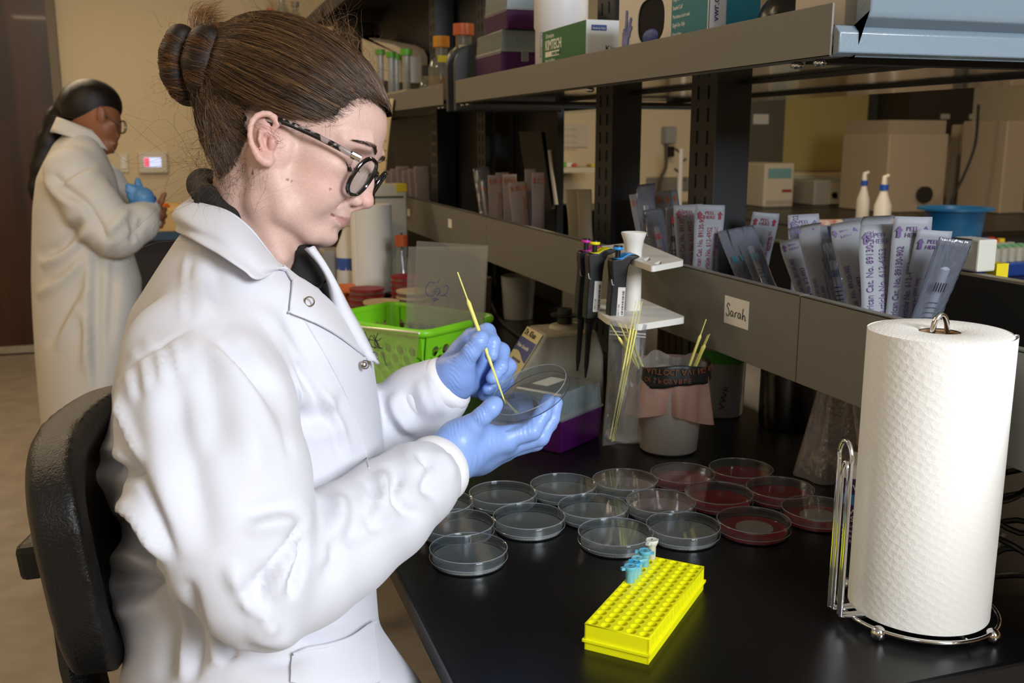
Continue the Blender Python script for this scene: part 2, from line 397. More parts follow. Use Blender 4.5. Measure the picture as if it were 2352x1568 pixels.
part('plate', MB().box((-wx, -.012, -wz), (wx, -.0005, wz)), mat('control_plastic'), t, bevel=.004)
part('rocker', MB().box((-wx * .5, -.018, -wz * .6), (wx * .5, -.012, wz * .6)), mat('switch_white', 'e8e4da', 0.3), t, bevel=.003)
# ================================================================== island bench, uprights, shelves
resin = mat('black_resin', '08080a', 0.33, bump=0.06, bscale=900, spec=0.45)
steel_b = mat('black_steel', '1b1e22', 0.42, bump=0.1, bscale=1200)
grey = mat('grey_powder_coat', '76736b', 0.45, bump=0.25, bscale=1500)
XE = 0.21; YE = 0.675; YFAR = 6.7; XF = 0.78; XRF = 1.16; XE2 = 1.95
b = thing('island_bench', 'long lab bench with black resin top running away from the viewer', 'bench', (XE, YE, 0))
part('worktop', MB().box((0, 0, TT - .027), (XE2 - XE, YFAR - YE, TT)), resin, b, bevel=.004)
cab = mat('cabinet_grey', '23262b', 0.5)
part('base_cabinet', MB().box((.62, .08, .1), (XE2 - XE - .62, YFAR - YE - .05, TT - .028)), cab, b)
part('apron', MB().box((.05, .05, TT - .09), (.075, YFAR - YE, TT - .028)), steel_b, b)
for yy in (.06, 1.9, 3.6):
    for xx in (.06, XE2 - XE - .12): part('leg', MB().box((xx, yy, 0), (xx + .06, yy + .06, TT - .028)), steel_b, b)
rack = thing('shelving_rack', 'black slotted uprights carrying grey fronted shelves above the bench', 'shelving', (XF, YE, TT))
def sub(name, lab, loc):
    o = bpy.data.objects.new(name, None); COL.objects.link(o); o.parent = rack; o.location = Vector(loc) - Vector((XF, YE, TT)); o['label'] = lab; o.empty_display_size = .05; return o
# uprights: slotted black steel posts standing on the worktop
def upright(x, y, lab, w=.072, d=.095):
    t = sub('upright', lab, (x, y, TT))
    slots = mat('slot_dark', '020203', 0.9)
    m = MB().box((0, 0, 0), (w, d, 1.22)); part('post', m, steel_b, t, bevel=.002)
    for q in (.3, .7):
        s = MB()
        for k in range(30): s.box((-.0012, d * q - .002, .04 + k * .04), (-.0002, d * q + .002, .065 + k * .04))
        part('slot_row', s, slots, t)
upright(.92, 2.075, 'slotted black steel upright nearest the white pipette stand')
upright(.92, 1.62, 'slotted black steel upright behind the small clear syringes')
upright(.92, 3.67, 'slotted black steel upright behind the plastic sheets in the green basket')
upright(.98, 3.25, 'black steel upright seen between the dark panel and a bag of pipettes', w=.12)
upright(.92, 5.3, 'slotted black steel upright furthest along the bench behind the glasses')
dk = mat('dark_panel', '101215', 0.5)
part('divider_panel', MB().box((0, 0, 0), (.02, 3.5, 1.60)), dk, rack, loc=(1.0 - XF, 3.2 - YE, 0))
part('divider_panel', MB().box((0, 0, 0), (.02, .42, .60)), dk, rack, loc=(1.06 - XF, 2.78 - YE, 0))
# low reagent ledge above the bench: grey fascias on both sides and a tray between
t = sub('low_ledge', 'grey metal ledge holding pipette packets', (XF, .2, TT + .165))
seams = [.2, 1.13, 2.58, 4.4, 6.5]
for i in range(4):
    part('fascia', MB().box((0, seams[i] - .2 + .001, 0), (.003, seams[i + 1] - .2 - .001, .120)).box((0, seams[i] - .2 + .001, .117), (.016, seams[i + 1] - .2 - .001, .120)), grey, t, bevel=.001)
part('tray', MB().box((.016, 0, .01), (XRF - XF - .014, 6.3, .016)), steel_b, t)
part('rear_fascia', MB().box((XRF - XF - .012, 0, 0), (XRF - XF - .006, 5.7, .118)), mat('fascia_back', '131416', 0.55), t)
part('rear_lip', MB().box((XRF - XF - .012, 0, .118), (XRF - XF + .008, 5.7, .122)), mat('lip_beige', '8f8672', 0.5), t)
for yy in (.10, 2.9, 4.3, 5.6):
    part('bracket', MB().box((.05, yy, -.164), (.09, yy + .05, .01)), steel_b, t)
# name card and small tags
A = onx(1692, 717, XF)
c = tag(part('name_card', MB().box((-.0008, -.034, -.021), (0, .034, .021)), mat('card_white', 'efece4', 0.7), loc=(XF - .0002, A.y, A.z)), 'white card with the handwritten name Sarah stuck on the grey ledge', 'name card')
pen = mat('black_pen', '101010', 0.6)
def pen_curves(name, strokes, s, parent, loc, m, X, Y, r=.0006):
    mb = MB(); X = Vector(X); Y = Vector(Y)
    for st in strokes: mb.tube([X * p[0] * s + Y * p[1] * s for p in (curve_pts([(q[0], q[1], 0) for q in st], 5) if len(st) > 2 else st)], r, 5)
    return part(name, mb, m, parent, loc=loc, smooth=True)
sarah = [[(9, 13), (5, 16), (2, 12), (6, 8), (8, 3), (4, -1), (0, 2)], [(17, 6), (13, 7), (11, 3), (13, 0), (16, 2), (17, 6), (17, 2), (19, 0)],
         [(22, 6), (22, 0), (22, 4), (25, 7), (27, 6)], [(35, 6), (31, 7), (29, 3), (31, 0), (34, 2), (35, 6), (35, 2), (37, 0)], [(41, 14), (40, 7), (40, 0), (41, 4), (44, 6), (46, 3), (46, 0), (48, 0)]]
pen_curves('handwriting', sarah, .00118, c, (-.0014, .028, -.008), pen, (0, -1, 0), (0, 0, 1), .00055)
for i, (px, py) in enumerate(((1034, 513), (939, 488))):
    A = onx(px, py, XF)
    tag(part('shelf_tag', MB().box((-.001, -.02, -.013), (0, .02, .013)), mat('card_white'), loc=(XF - .0002, A.y, A.z)), ['small white tag on the grey ledge above the plastic sheets', 'small white tag on the far end of the grey ledge behind the paper roll'][i], 'tag')
# upper shelves
ZS = 1.490; XS = 0.70
def shelf(y0, y1, lab, name='upper_shelf'):
    t = sub(name, lab, (XS, y0, ZS)); L = y1 - y0
    part('fascia', MB().box((0, 0, 0), (.003, L, .058)).box((0, 0, 0), (.02, L, .003)), grey, t, bevel=.001)
    part('shelf_board', MB().box((.003, 0, .012), (1.55 - XS, L, .016)), mat('polished_underside', 'c4bba8', 0.10, 0.9), t)
    for xx in (.012, .27, .60): part('rail', MB().box((xx, 0.02, .0055), (xx + .016, L - .02, .0115)), steel_b, t)
    for yy in (.05, L - .09): part('cross_arm', MB().box((.02, yy, -.003), (.8, yy + .025, .0054)), steel_b, t)
    for yy in (.035, .08, L - .08, L - .03, L * .45):
        part('bolt', MB().sphere((.012, yy, -.004), .008, 10, 6, (1, 1, .6)), mat('bolt_chrome', 'c8c8c8', .2, 1.0), t, smooth='all')
    return t
near_shelf = shelf(.985, 2.585, 'grey fronted upper shelf over the bench carrying wipes, glove and tip boxes')
far_shelf = shelf(2.72, 4.9, 'grey fronted upper shelf section further along carrying bottles and tubes')
shelf(5.02, 6.6, 'grey fronted upper shelf section at the far end of the bench')
# end cap of the near shelf: blue-grey pressed steel
blg = mat('blue_grey_enamel', '7c8b96', 0.28, bump=0.2, bscale=250, coat=0.3)
t = sub('end_panel', 'glossy blue grey pressed steel panel', (XS, .985, ZS))
part('lower_lip', MB().prism([(0, 0), (-.012, .004), (-.012, .026), (-.003, .034), (0, .034)], .003, .62, 'x'), blg, t, smooth=True, bevel=.002)
part('upper_sheet', MB().prism([(0, .0), (-.002, .032), (-.026, .040), (-.030, .047), (-.030, .26), (-.004, .265), (-.004, .0)], .028, .62, 'x'), blg, t, smooth=True, bevel=.003)
# rounded dark bracket ends between the two shelf sections
for i, (yy, lb) in enumerate(((2.60, 'rounded dark bookend bracket beside the tip box stack'), (2.68, 'rounded dark bookend bracket beside the orange capped bottle'))):
    pts = [(0, -.03), (0, .09)] + [(.09 - .09 * math.cos(a), .09 + .06 * math.sin(a)) for a in np.linspace(0, PI / 2, 8)] + [(.3, .15), (.3, -.03)]
    part('end_bracket', MB().prism([(x, z) for x, z in pts], 0, .02, 'y'), mat('bracket_grey', '3a3f46', 0.45), rack, loc=(XS + .004 - XF, yy - YE, ZS + .012 - TT), bevel=.003)
# dark top deck of the shelving, high overhead
t = sub('top_deck', 'dark top deck high above the bottles', (XS + .02, .9, 2.02))
part('deck', MB().box((0, 1.2, 0), (.55, 5.0, .03)), dk, t)
for yy in (1.3, 2.6, 4.2): part('beam', MB().box((0, yy, -.05), (.55, yy + .05, 0)), mat('beam_brown', '2a2018', 0.6), t)
part('edge_rail', MB().box((0, 1.2, -.04), (.02, 5.0, 0)), mat('beam_brown'), t)
# ================================================================== things on the bench
NM = np.mean
clear = film('clear_plastic', 'eef2f4', 0.016, 0.05)
milky = film('milky_plastic', 'cfd2d0', 0.40, 0.25)
agar_c = film('clear_agar', 'a6a7a2', 0.50, 0.12); agar_side = film('agar_edge', 'b9b2a4', 0.65, 0.3)
agar_r = film('red_agar', 'a80f20', 0.86, 0.10); agar_rs = film('red_agar_edge', 'b01024', 0.9, 0.2)
rim_hl = film('rim_highlight', 'c9ccd0', .34, .08)  # milky film for rings that put a bright highlight along clear rims
# ---- petri dishes
def dish(lab, loc, red=False, spot=False, pen_marks=False, rz=0.0, group=None, rot=None, lid=True):
    t = thing('petri_dish', lab, 'petri dish', loc, rz, group, rot)
    part('dish_base', MB().lathe([(.0005, .0006), (.0430, .0006), (.0438, .0015), (.0440, .0125), (.0430, .0125), (.0426, .0020), (.0005, .0018)], 72, cap=True), clear, t, smooth=True)
    part('agar', MB().lathe([(.0005, .0021), (.0424, .0021), (.0424, .0062), (.0405, .0058), (.0005, .0058)], 64, cap=True), agar_r if red else agar_c, t, smooth=True)
    part('agar_rim', MB().lathe([(.0426, .0020), (.0427, .0062), (.0422, .0064), (.0421, .0020)], 64), agar_rs if red else agar_side, t, smooth=True)
    if spot: part('filter_disc', MB().lathe([(.0003, 0), (.0235, 0), (.0235, .0006), (.0003, .0006)], 48, (.003, .002, .0060), cap=True), mat('filter_paper', 'b5a9a2', 0.9, vcol='8d8078', vscale=900), t)
    if lid:
        l = part('lid', MB().lathe([(.0455, .0070), (.0460, .0070), (.0460, .0172), (.0452, .0180), (.0452, .0186), (.0444, .0186), (.0444, .0174), (.0005, .0172), (.0005, .0164), (.0450, .0164), (.0452, .0160)], 96), clear, t, smooth=True)
        part('lid_rim_highlight', MB().tube([(.0457 * math.cos(q), .0457 * math.sin(q), .0180) for q in np.linspace(0, 2 * PI, 73)[:-1]], .0006, 6, closed=True).tube([(.0461 * math.cos(q), .0461 * math.sin(q), .0072) for q in np.linspace(0, 2 * PI, 73)[:-1]], .0004, 5, closed=True), rim_hl, l, smooth=True)  # rim highlights modelled as pale rings over the clear lid edges
        if pen_marks:
            mm = MB()
            for a in pen_marks: mm.tube([(.0463 * math.cos(a), .0463 * math.sin(a), .009), (.0463 * math.cos(a + .02), .0463 * math.sin(a + .02), .0165)], .0006, 5)
            part('pen_marks', mm, mat('blue_pen', '20305e', .5), l)
    return t
GD = 'petri dishes set out on the black bench'
DD = [(1076, 1258, 'clear agar dish standing alone nearest the bench edge', 0, 0, 0),
      (1051, 1200, 'clear agar dish with blue pen ticks half under the coat sleeve', 0, 0, (5.0, 4.5, 5.35, 4.75)),
      (1215, 1185, 'clear agar dish with blue pen ticks at its back rim', 0, 0, (1.55, 1.95)),
      (1414, 1221, 'clear agar dish touching the white topped tube of the yellow rack', 0, 0, 0),
      (1569, 1205, 'clear agar dish between a red dish with a white disc and the yellow rack', 0, 0, 0),
      (1731, 1194, 'red agar dish holding a whole visible white round filter', 1, 1, 0),
      (1878, 1167, 'red agar dish with a white filter partly behind the chrome rods', 1, 1, 0),
      (1155, 1131, 'clear agar dish just below the gloved palm, warm reflection on its rim', 0, 0, 0),
      (1362, 1162, 'clear agar dish in the middle of the clear ones with dark streaks', 0, 0, 0),
      (1518, 1151, 'brownish clear agar dish beside the innermost red one', 0, 0, 0),
      (1651, 1132, 'red agar dish in the middle of the five red ones', 1, 0, 0),
      (1792, 1120, 'red agar dish next to the bag of crumpled clear plastic', 1, 0, 0),
      (1294, 1112, 'clear agar dish reflecting the blue tips, below the purple box', 0, 0, 0),
      (1436, 1101, 'clear agar dish directly in front of the ziplock of loops', 0, 0, 0),
      (1568, 1086, 'red agar dish directly in front of the lined waste cup', 1, 0, 0),
      (1702, 1075, 'dark red agar dish furthest back on the bench', 1, 0, 0),
      (1006, 1152, 'clear agar dish mostly hidden by the coat sleeve', 0, 0, 0)]
for px, py, lb, red, spot, pm in DD:
    q = onz(px, py, TT + .0175); dish(lb, (q.x, q.y, TT + .0002), red, spot, pm, rz=0, group=GD)
# ---- yellow tube rack
NR = onz(1489, 1527, TT); ang = math.atan2(.702, .712)
rk = thing('tube_rack', 'bright yellow plastic tube rack with rows of round wells', 'tube rack', (NR.x, NR.y, TT), ang)
yel = mat('yellow_rack', 'f4ea10', 0.35, sss=0.25, spec=.4); yel.node_tree.nodes['Principled BSDF'].inputs['Subsurface Scale'].default_value = .01
yl = film('yellow_rack_translucent', 'f6ee2a', .93, .3)
RL, RW, RH, NX, NY = .182, .066, .0275, 16, 5
cxs = [RL * (i + .5) / NX for i in range(NX)]; cys = [RW * (j + .5) / NY for j in range(NY)]
def plate(outline, holes, thick, name, m, parent, M=None, bevel=0, smooth=False, res=1, collect=False):
    """flat plate with real holes"""
    cu = bpy.data.curves.new(name, 'CURVE'); cu.dimensions = '2D'; cu.fill_mode = 'BOTH'; cu.extrude = thick / 2
    for lp in [outline] + holes:
        sp = cu.splines.new('POLY'); sp.points.add(len(lp) - 1); sp.use_cyclic_u = True
        for i, p in enumerate(lp): sp.points[i].co = (p[0], p[1], 0, 1)
    t = bpy.data.objects.new('tmp', cu); COL.objects.link(t)
    me = bpy.data.meshes.new_from_object(t.evaluated_get(bpy.context.evaluated_depsgraph_get())); bpy.data.objects.remove(t)
    if M is not None: me.transform(M)
    me.name = name; me.materials.clear(); me.materials.append(m)
    if collect: return me
    o = bpy.data.objects.new(name, me); COL.objects.link(o); o.parent = parent
    if bevel: md = o.modifiers.new('b', 'BEVEL'); md.width = bevel; md.segments = 2; md.limit_method = 'ANGLE'
    return o
def circ(x, y, r, n=20, ry=None): return [(x + r * math.cos(2 * PI * k / n), y + (ry or r) * math.sin(2 * PI * k / n)) for k in range(n)]
plate([(0, 0), (RL, 0), (RL, RW), (0, RW)], [circ(x, y, .0050) for x in cxs for y in cys], .0014, 'well_plate', yel, rk, Matrix.Translation((0, 0, RH - .0007)))
m = MB()
for a, b_ in (((0, 0), (RL, .0016)), ((0, RW - .0016), (RL, RW)), ((0, 0), (.0016, RW)), ((RL - .0016, 0), (RL, RW))): m.box((a[0], a[1], 0), (b_[0], b_[1], RH - .0014))
m.box((-.002, -.002, .0085), (RL + .002, 0, .0115)).box((-.002, RW, .0085), (RL + .002, RW + .002, .0115)).box((-.002, -.002, .0085), (0, RW + .002, .0115)).box((RL, -.002, .0085), (RL + .002, RW + .002, .0115))
for k in range(16): m.box((RL * (k + .5) / 16 - .0006, -.0006, .012), (RL * (k + .5) / 16 + .0006, 0, RH - .002))
part('frame', m, yel, rk, bevel=.0004)
m = MB()
for x in cxs:
    for y in cys: m.lathe([(.0050, RH - .0014), (.0048, .004)], 14, (x, y, 0)).lathe([(.0055, RH - .0014), (.0053, .004)], 14, (x, y, 0))
part('well_tubes', m, yel, rk, smooth=True)
part('floor_plate', MB().box((.001, .001, .0015), (RL - .001, RW - .001, .004)), yel, rk)
# ---- microtubes in the back row of the rack
def microtube(lab, i, body, cap, turn, cm, lift=0):
    x = cxs[i]; y = cys[-1]; p = rk.matrix_basis @ Vector((x, y, 0)); p = Matrix.Rotation(ang, 3, 'Z') @ Vector((x, y, 0)) + Vector((NR.x, NR.y, TT))
    t = thing('microtube', lab, 'microtube', (p.x, p.y, TT + .0080 + lift), turn, 'microtubes standing in the yellow rack'); t.scale = (1.3, 1.3, 1.3)
    part('tube', MB().lathe([(.0008, 0), (.0018, .001), (.0036, .012), (.0038, .024), (.0046, .0245), (.0046, .0262), (.0036, .0262)], 20, cap=True), film('tube_' + body, body, .72, .25) if 'tube_' + body not in MATS else MATS['tube_' + body], t, smooth=True)
    c = part('cap', MB().lathe([(.0005, .0262), (.0052, .0262), (.0056, .0270), (.0056, .0285), (.0050, .0292), (.0040, .0288), (.0005, .0288)], 24, cap=True).box((.0045, -.0022, .0264), (.0078, .0022, .0276)).box((-.0082, -.0016, .0262), (-.0050, .0016, .0285)), film('cap_' + cap, cap, .85, .25) if 'cap_' + cap not in MATS else MATS['cap_' + cap], t, smooth=True)
    pen_curves('pen_mark', [[(0, 0), (2, 2), (1, 3)], [(3, 0), (4, 2), (6, 1)]], .0004, c, (-.001, -.0005, .0292), pen, (1, 0, 0), (0, 1, 0), .0002)
microtube('cloudy white microtube at the far end of the yellow rack', 15, 'd5d6c4', 'e2e4d8', .6, None, .004)
microtube('blue microtube second from the far end of the yellow rack', 13, '7cc4cf', '62bcd6', -.5, None)
microtube('pale blue microtube with its hinge turned to the wells', 11, '8accd4', '7fd0dd', .1, None)
microtube('bright blue capped microtube between two paler ones', 10, '8accd4', '3aaede', .2, None)
microtube('blue microtube nearest of the row, fully in view', 9, '7cc4cf', '62bcd6', 0.0, None)
# ---- pipette tip boxes
purple = mat('purple_plastic', '3f0a48', 0.35, spec=.4)
lidm = film('tip_box_lid', 'b4bcbd', .30, .25); tipm = film('blue_tips', '63b9c8', .8, .3); deckm = mat('tip_deck', 'b9bab4', .6)
def tip_box(lab, loc, rz, L, W, hb, hl, group=None, tips=True, label_card=False, latch=False):
    t = thing('tip_box', lab, 'pipette tip box', loc, rz, group)
    part('box_base', MB().hexa([(.003, .003, 0), (L - .003, .003, 0), (L - .003, W - .003, 0), (.003, W - .003, 0), (0, 0, hb), (L, 0, hb), (L, W, hb), (0, W, hb)]), purple, t, bevel=.003)
    part('tip_deck', MB().box((.004, .004, hb + .0005), (L - .004, W - .004, hb + .008)), deckm, t)
    l = part('lid', MB().rings([[(x + dx * e, y + dy * e, z) for x, y, dx, dy in ((0, 0, 1, 1), (L, 0, -1, 1), (L, W, -1, -1), (0, W, 1, -1))] for z, e in ((hb, -.001), (hb + .0035, -.001), (hb + .0035, .0015), (hb + hl - .003, .004), (hb + hl, .007))], cap=False).add([(.007, .007, hb + hl), (L - .007, .007, hb + hl), (L - .007, W - .007, hb + hl), (.007, W - .007, hb + hl)], [(0, 1, 2, 3)]), lidm, t, bevel=.0006)
    if tips:
        m = MB()
        for i in range(12):
            for j in range(8): m.lathe([(.0029, 0), (.0032, hl * .55)], 8, (L * (i + .8) / 12.6, W * (j + .8) / 8.6, hb + .008), cap=True)
        tag(part('tips', m, tipm, t, smooth=True), kind='stuff')
    if label_card: part('lid_sticker', MB().box((L * .30, W * .55, hb + hl + .0002), (L * .75, W * .85, hb + hl + .0006)), mat('sticker_white', 'd9d4c4', .7), l)
    if latch: part('latch', MB().box((-.003, W * .45, hb - .022), (-.0005, W * .6, hb + .004)), lidm, t, bevel=.002)
    return t
A = onz(1289.5, 1045, TT); B = onz(1383, 1003, TT); L = (B - A).length
tip_box('purple tip box with blue tips standing on the bench behind the gloved fingers', (A.x, A.y, TT), math.atan2(B.y - A.y, B.x - A.x), L, .098, .054, .043, label_card=True)
# ---- inoculation loops
loop_y = mat('yellow_loop', 'ece07a', .4, sss=.2)
def loop_obj(lab, a, b, ring=True, group=None, thick=.0021, thin=.0008):
    """a: tip of the thin needle end, b: ring end"""
    a = Vector(a); b = Vector(b); L = (b - a).length
    t = thing('inoculation_loop', lab, 'inoculation loop', a, 0, group); t.rotation_euler = (b - a).to_track_quat('Z', 'Y').to_euler()
    part('handle', MB().tube([(0, 0, L * f) for f in (.20, .215, .235, .30, .60, .70)], [.0008, .0016, thick * 1.15, thick, thick, thick * .8], 10), loop_y, t, smooth=True)
    part('needle', MB().tube([(0, 0, 0), (0, 0, L * .2)], [thin * .9, thin], 6), loop_y, t, smooth=True)
    part('wire', MB().tube([(0, 0, L * .7), (0, 0, L - .004)], [thick * .7, thin * .8], 6), loop_y, t, smooth=True)
    if ring: part('ring', MB().tube([(.0019 * math.cos(q), 0, L - .002 + .0019 * math.sin(q)) for q in np.linspace(0, 2 * PI, 17)[:-1]], .0005, 6, closed=True), loop_y, t, smooth=True)
    return t
# ---- paper towel roll on a chrome stand
chrome = mat('chrome', 'e6e6e8', 0.07, 1.0)
RX, RY = .706, .786; rr = .0675; z0 = TT + .012; zt = TT + .304
hd = thing('towel_stand', 'chrome wire stand with ball feet holding the big paper towel roll', 'towel stand', (RX, RY, TT))
part('ring_foot', MB().tube([(.079 * math.cos(q), .079 * math.sin(q), .0105) for q in np.linspace(0, 2 * PI, 65)[:-1]], .0022, 10, closed=True), chrome, hd, smooth=True)
part('inner_ring', MB().tube([(.056 * math.cos(q), .056 * math.sin(q), .0095) for q in np.linspace(0, 2 * PI, 65)[:-1]], .0018, 10, closed=True), chrome, hd, smooth=True)
part('centre_post', MB().tube([(-.009, 0, .008), (-.009, 0, .292)] + [(-.009 * math.cos(q), 0, .300 + .020 * math.sin(q)) for q in np.linspace(0.1, PI - .1, 12)] + [(.009, 0, .292), (.009, 0, .008)], .0028, 10), chrome, hd, smooth=True)
da = Vector((-math.cos(.12), math.sin(.12), 0)); dn = Vector((-da.y, da.x, 0))   # side arm faces the sitting person
def armloop(w, zt_, off):
    up = [da * off + dn * -w * .9 + Vector((0, 0, z)) for z in (.014, .05, .15, zt_ - .02)]
    top = [da * off + dn * (-w * math.cos(q)) + Vector((0, 0, zt_ - .02 + .02 * math.sin(q))) for q in np.linspace(.15, PI - .15, 11)]
    return [da * .03 + dn * -w * .9 + Vector((0, 0, .0125))] + [da * (off - .008) + dn * -w * .9 + Vector((0, 0, .0125))] + up + top + up_rev(up, w) + [da * (off - .008) + dn * w * .9 + Vector((0, 0, .0125))] + [da * .03 + dn * w * .9 + Vector((0, 0, .0125))]
def up_rev(up, w): return [p + dn * (2 * w * .9) for p in up[::-1]]
part('side_arm', MB().tube(armloop(.0125, .196, .093), .0023, 10), chrome, hd, smooth=True)
part('inner_side_arm', MB().tube(armloop(.0060, .174, .092), .0019, 10), chrome, hd, smooth=True)
part('cross_wire', MB().tube([(-.075, 0, .008), (.075, 0, .008)], .002, 8), chrome, hd, smooth=True)
part('cross_wire', MB().tube([(0, -.079, .008), (0, .075, .008)], .002, 8), chrome, hd, smooth=True)
for q in (-2.72, -1.15, .42, 1.99): part('ball_foot', MB().sphere((.079 * math.cos(q), .079 * math.sin(q), .0075), .0075, 20, 14), chrome, hd, smooth='all')
towel = mat('towel_paper', 'f0ede6', .92)
nt = towel.node_tree; tcn = nt.nodes.new('ShaderNodeTexCoord'); 
v = nt.nodes.new('ShaderNodeTexVoronoi'); v.inputs['Scale'].default_value = 1.0; v.inputs['Randomness'].default_value = .35
mp = nt.nodes.new('ShaderNodeMapping'); mp.inputs['Scale'].default_value = (1, 1, 1); nt.links.new(tcn.outputs['UV'], mp.inputs[0]); nt.links.new(mp.outputs[0], v.inputs['Vector'])
v2 = nt.nodes.new('ShaderNodeTexVoronoi'); v2.inputs['Scale'].default_value = 4.5; nt.links.new(mp.outputs[0], v2.inputs['Vector'])
ad = nt.nodes.new('ShaderNodeMath'); ad.operation = 'MULTIPLY_ADD'; ad.inputs[1].default_value = .3; nt.links.new(v2.outputs[0], ad.inputs[0]); nt.links.new(v.outputs[0], ad.inputs[2])
bp = nt.nodes.new('ShaderNodeBump'); bp.inputs['Strength'].default_value = .35; bp.inputs['Distance'].default_value = .0014; nt.links.new(ad.outputs[0], bp.inputs['Height']); nt.links.new(bp.outputs[0], nt.nodes['Principled BSDF'].inputs['Normal'])
def towel_roll(t, r, h, th0=-1.0, loose=.004, core=.021):
    n = 140; V = []; Fc = []
    for k in range(n + 1):
        a = th0 + 2 * PI * k / n; q = r + (loose * ((k / n) ** 6)) + .0006 * math.sin(3 * a)
        V += [(q * math.cos(a), q * math.sin(a), 0), (q * math.cos(a), q * math.sin(a), h)]
    for k in range(n): Fc.append((2 * k, 2 * k + 2, 2 * k + 3, 2 * k + 1))
    o = len(V); a = th0; V += [(r * math.cos(a), r * math.sin(a), 0), (r * math.cos(a), r * math.sin(a), h)]
    Fc.append((2 * n, o, o + 1, 2 * n + 1))
    me = bpy.data.meshes.new('sheet'); me.from_pydata(V, [], Fc); uv = me.uv_layers.new(name='UVMap')
    for lp in me.loops:
        i = lp.vertex_index; uu = (i // 2) / n if i < o else 1.0; zz = V[i][2]
        s_, c_ = math.sin(.5), math.cos(.5); x_ = uu * 2 * PI * r / .0075; y_ = zz / .0075; uv.data[lp.index].uv = (x_ * c_ - y_ * s_, x_ * s_ + y_ * c_)
    me.materials.append(towel); me.polygons.foreach_set('use_smooth', [True] * len(me.polygons)); ob = bpy.data.objects.new('sheet', me); COL.objects.link(ob); ob.parent = t
    part('roll_end', MB().lathe([(core, h - .001), (core + .004, h + .0008), (r - .004, h + .0008), (r, h - .0012)], 96), mat('towel_end', 'efece5', .95, bump=.4, bscale=500), t, smooth=True)
    part('roll_end', MB().lathe([(core, .001), (r - .0005, .001)], 96), mat('towel_end'), t, smooth=True)
    part('cardboard_core', MB().lathe([(core - .001, h - .004), (core + .0005, h - .002), (core + .0005, .002), (core - .001, .002)], 48), mat('cardboard', '8a6a4a', .9), t, smooth=True)
t = thing('paper_towel_roll', 'big white quilted paper towel roll on the chrome stand', 'paper towel', (RX, RY, z0), 0); towel_roll(t, rr, zt - z0, th0=-.62, core=.0195)
# ---- pipette stand and three pipettes
SX, SY = .690, .462 + 1.0; white = mat('white_plastic', 'dcd8cf', .4, spec=.4)
st = thing('pipette_stand', 'white plastic pipette stand with two triangular plates on a round column', 'pipette stand', (SX, SY, TT))
part('column', MB().lathe([(.020, .010), (.0165, .03), (.0145, .10), (.0140, .30)], 32, cap=True), white, st, smooth=True)
part('foot', MB().lathe([(.004, 0), (.039, 0), (.041, .003), (.039, .008), (.018, .014), (.004, .014)], 48, cap=True), white, st, smooth=True)
part('flared_top', MB().lathe([(.0135, .296), (.0140, .315), (.0165, .330), (.0205, .341), (.0200, .343), (.013, .338), (.004, .330)], 36, cap=True), white, st, smooth=True)
def tri(zc, pts, slots):
    P3 = [onz(px, py, TT + zc) - Vector((SX, SY, TT)) for px, py in pts]; out = []
    n = len(P3)
    for i in range(n):            # rounded corners
        a, b_, c_ = P3[i - 1], P3[i], P3[(i + 1) % n]; u = (a - b_).normalized() * .010; v_ = (c_ - b_).normalized() * .010
        for q in (0, .25, .5, .75, 1): pt = (b_ + u) * (1 - q) ** 2 + b_ * 2 * q * (1 - q) + (b_ + v_) * q * q; out.append((pt.x, pt.y))
    return out
up_o = tri(.300, [(1368, 572), (1498, 618), (1572, 604), (1470, 560)], 0)
lo_o = tri(.212, [(1338, 695), (1395, 738), (1466, 752), (1575, 735), (1470, 690)], 0)
hs = [[(q.x - SX, q.y - SY) for q in (onz(x, y, TT + .3) for x, y in pl)] for pl in ([(1476, 602), (1492, 596), (1500, 602), (1486, 607)], [(1502, 611), (1518, 605), (1524, 610), (1510, 615)])]
plate(up_o, hs, .009, 'upper_plate', white, st, Matrix.Translation((0, 0, .300)), bevel=.0015)
plate(lo_o, [], .010, 'lower_plate', white, st, Matrix.Translation((0, 0, .212)), bevel=.0015)
blk = mat('pipette_black', '101012', .38, spec=.4)
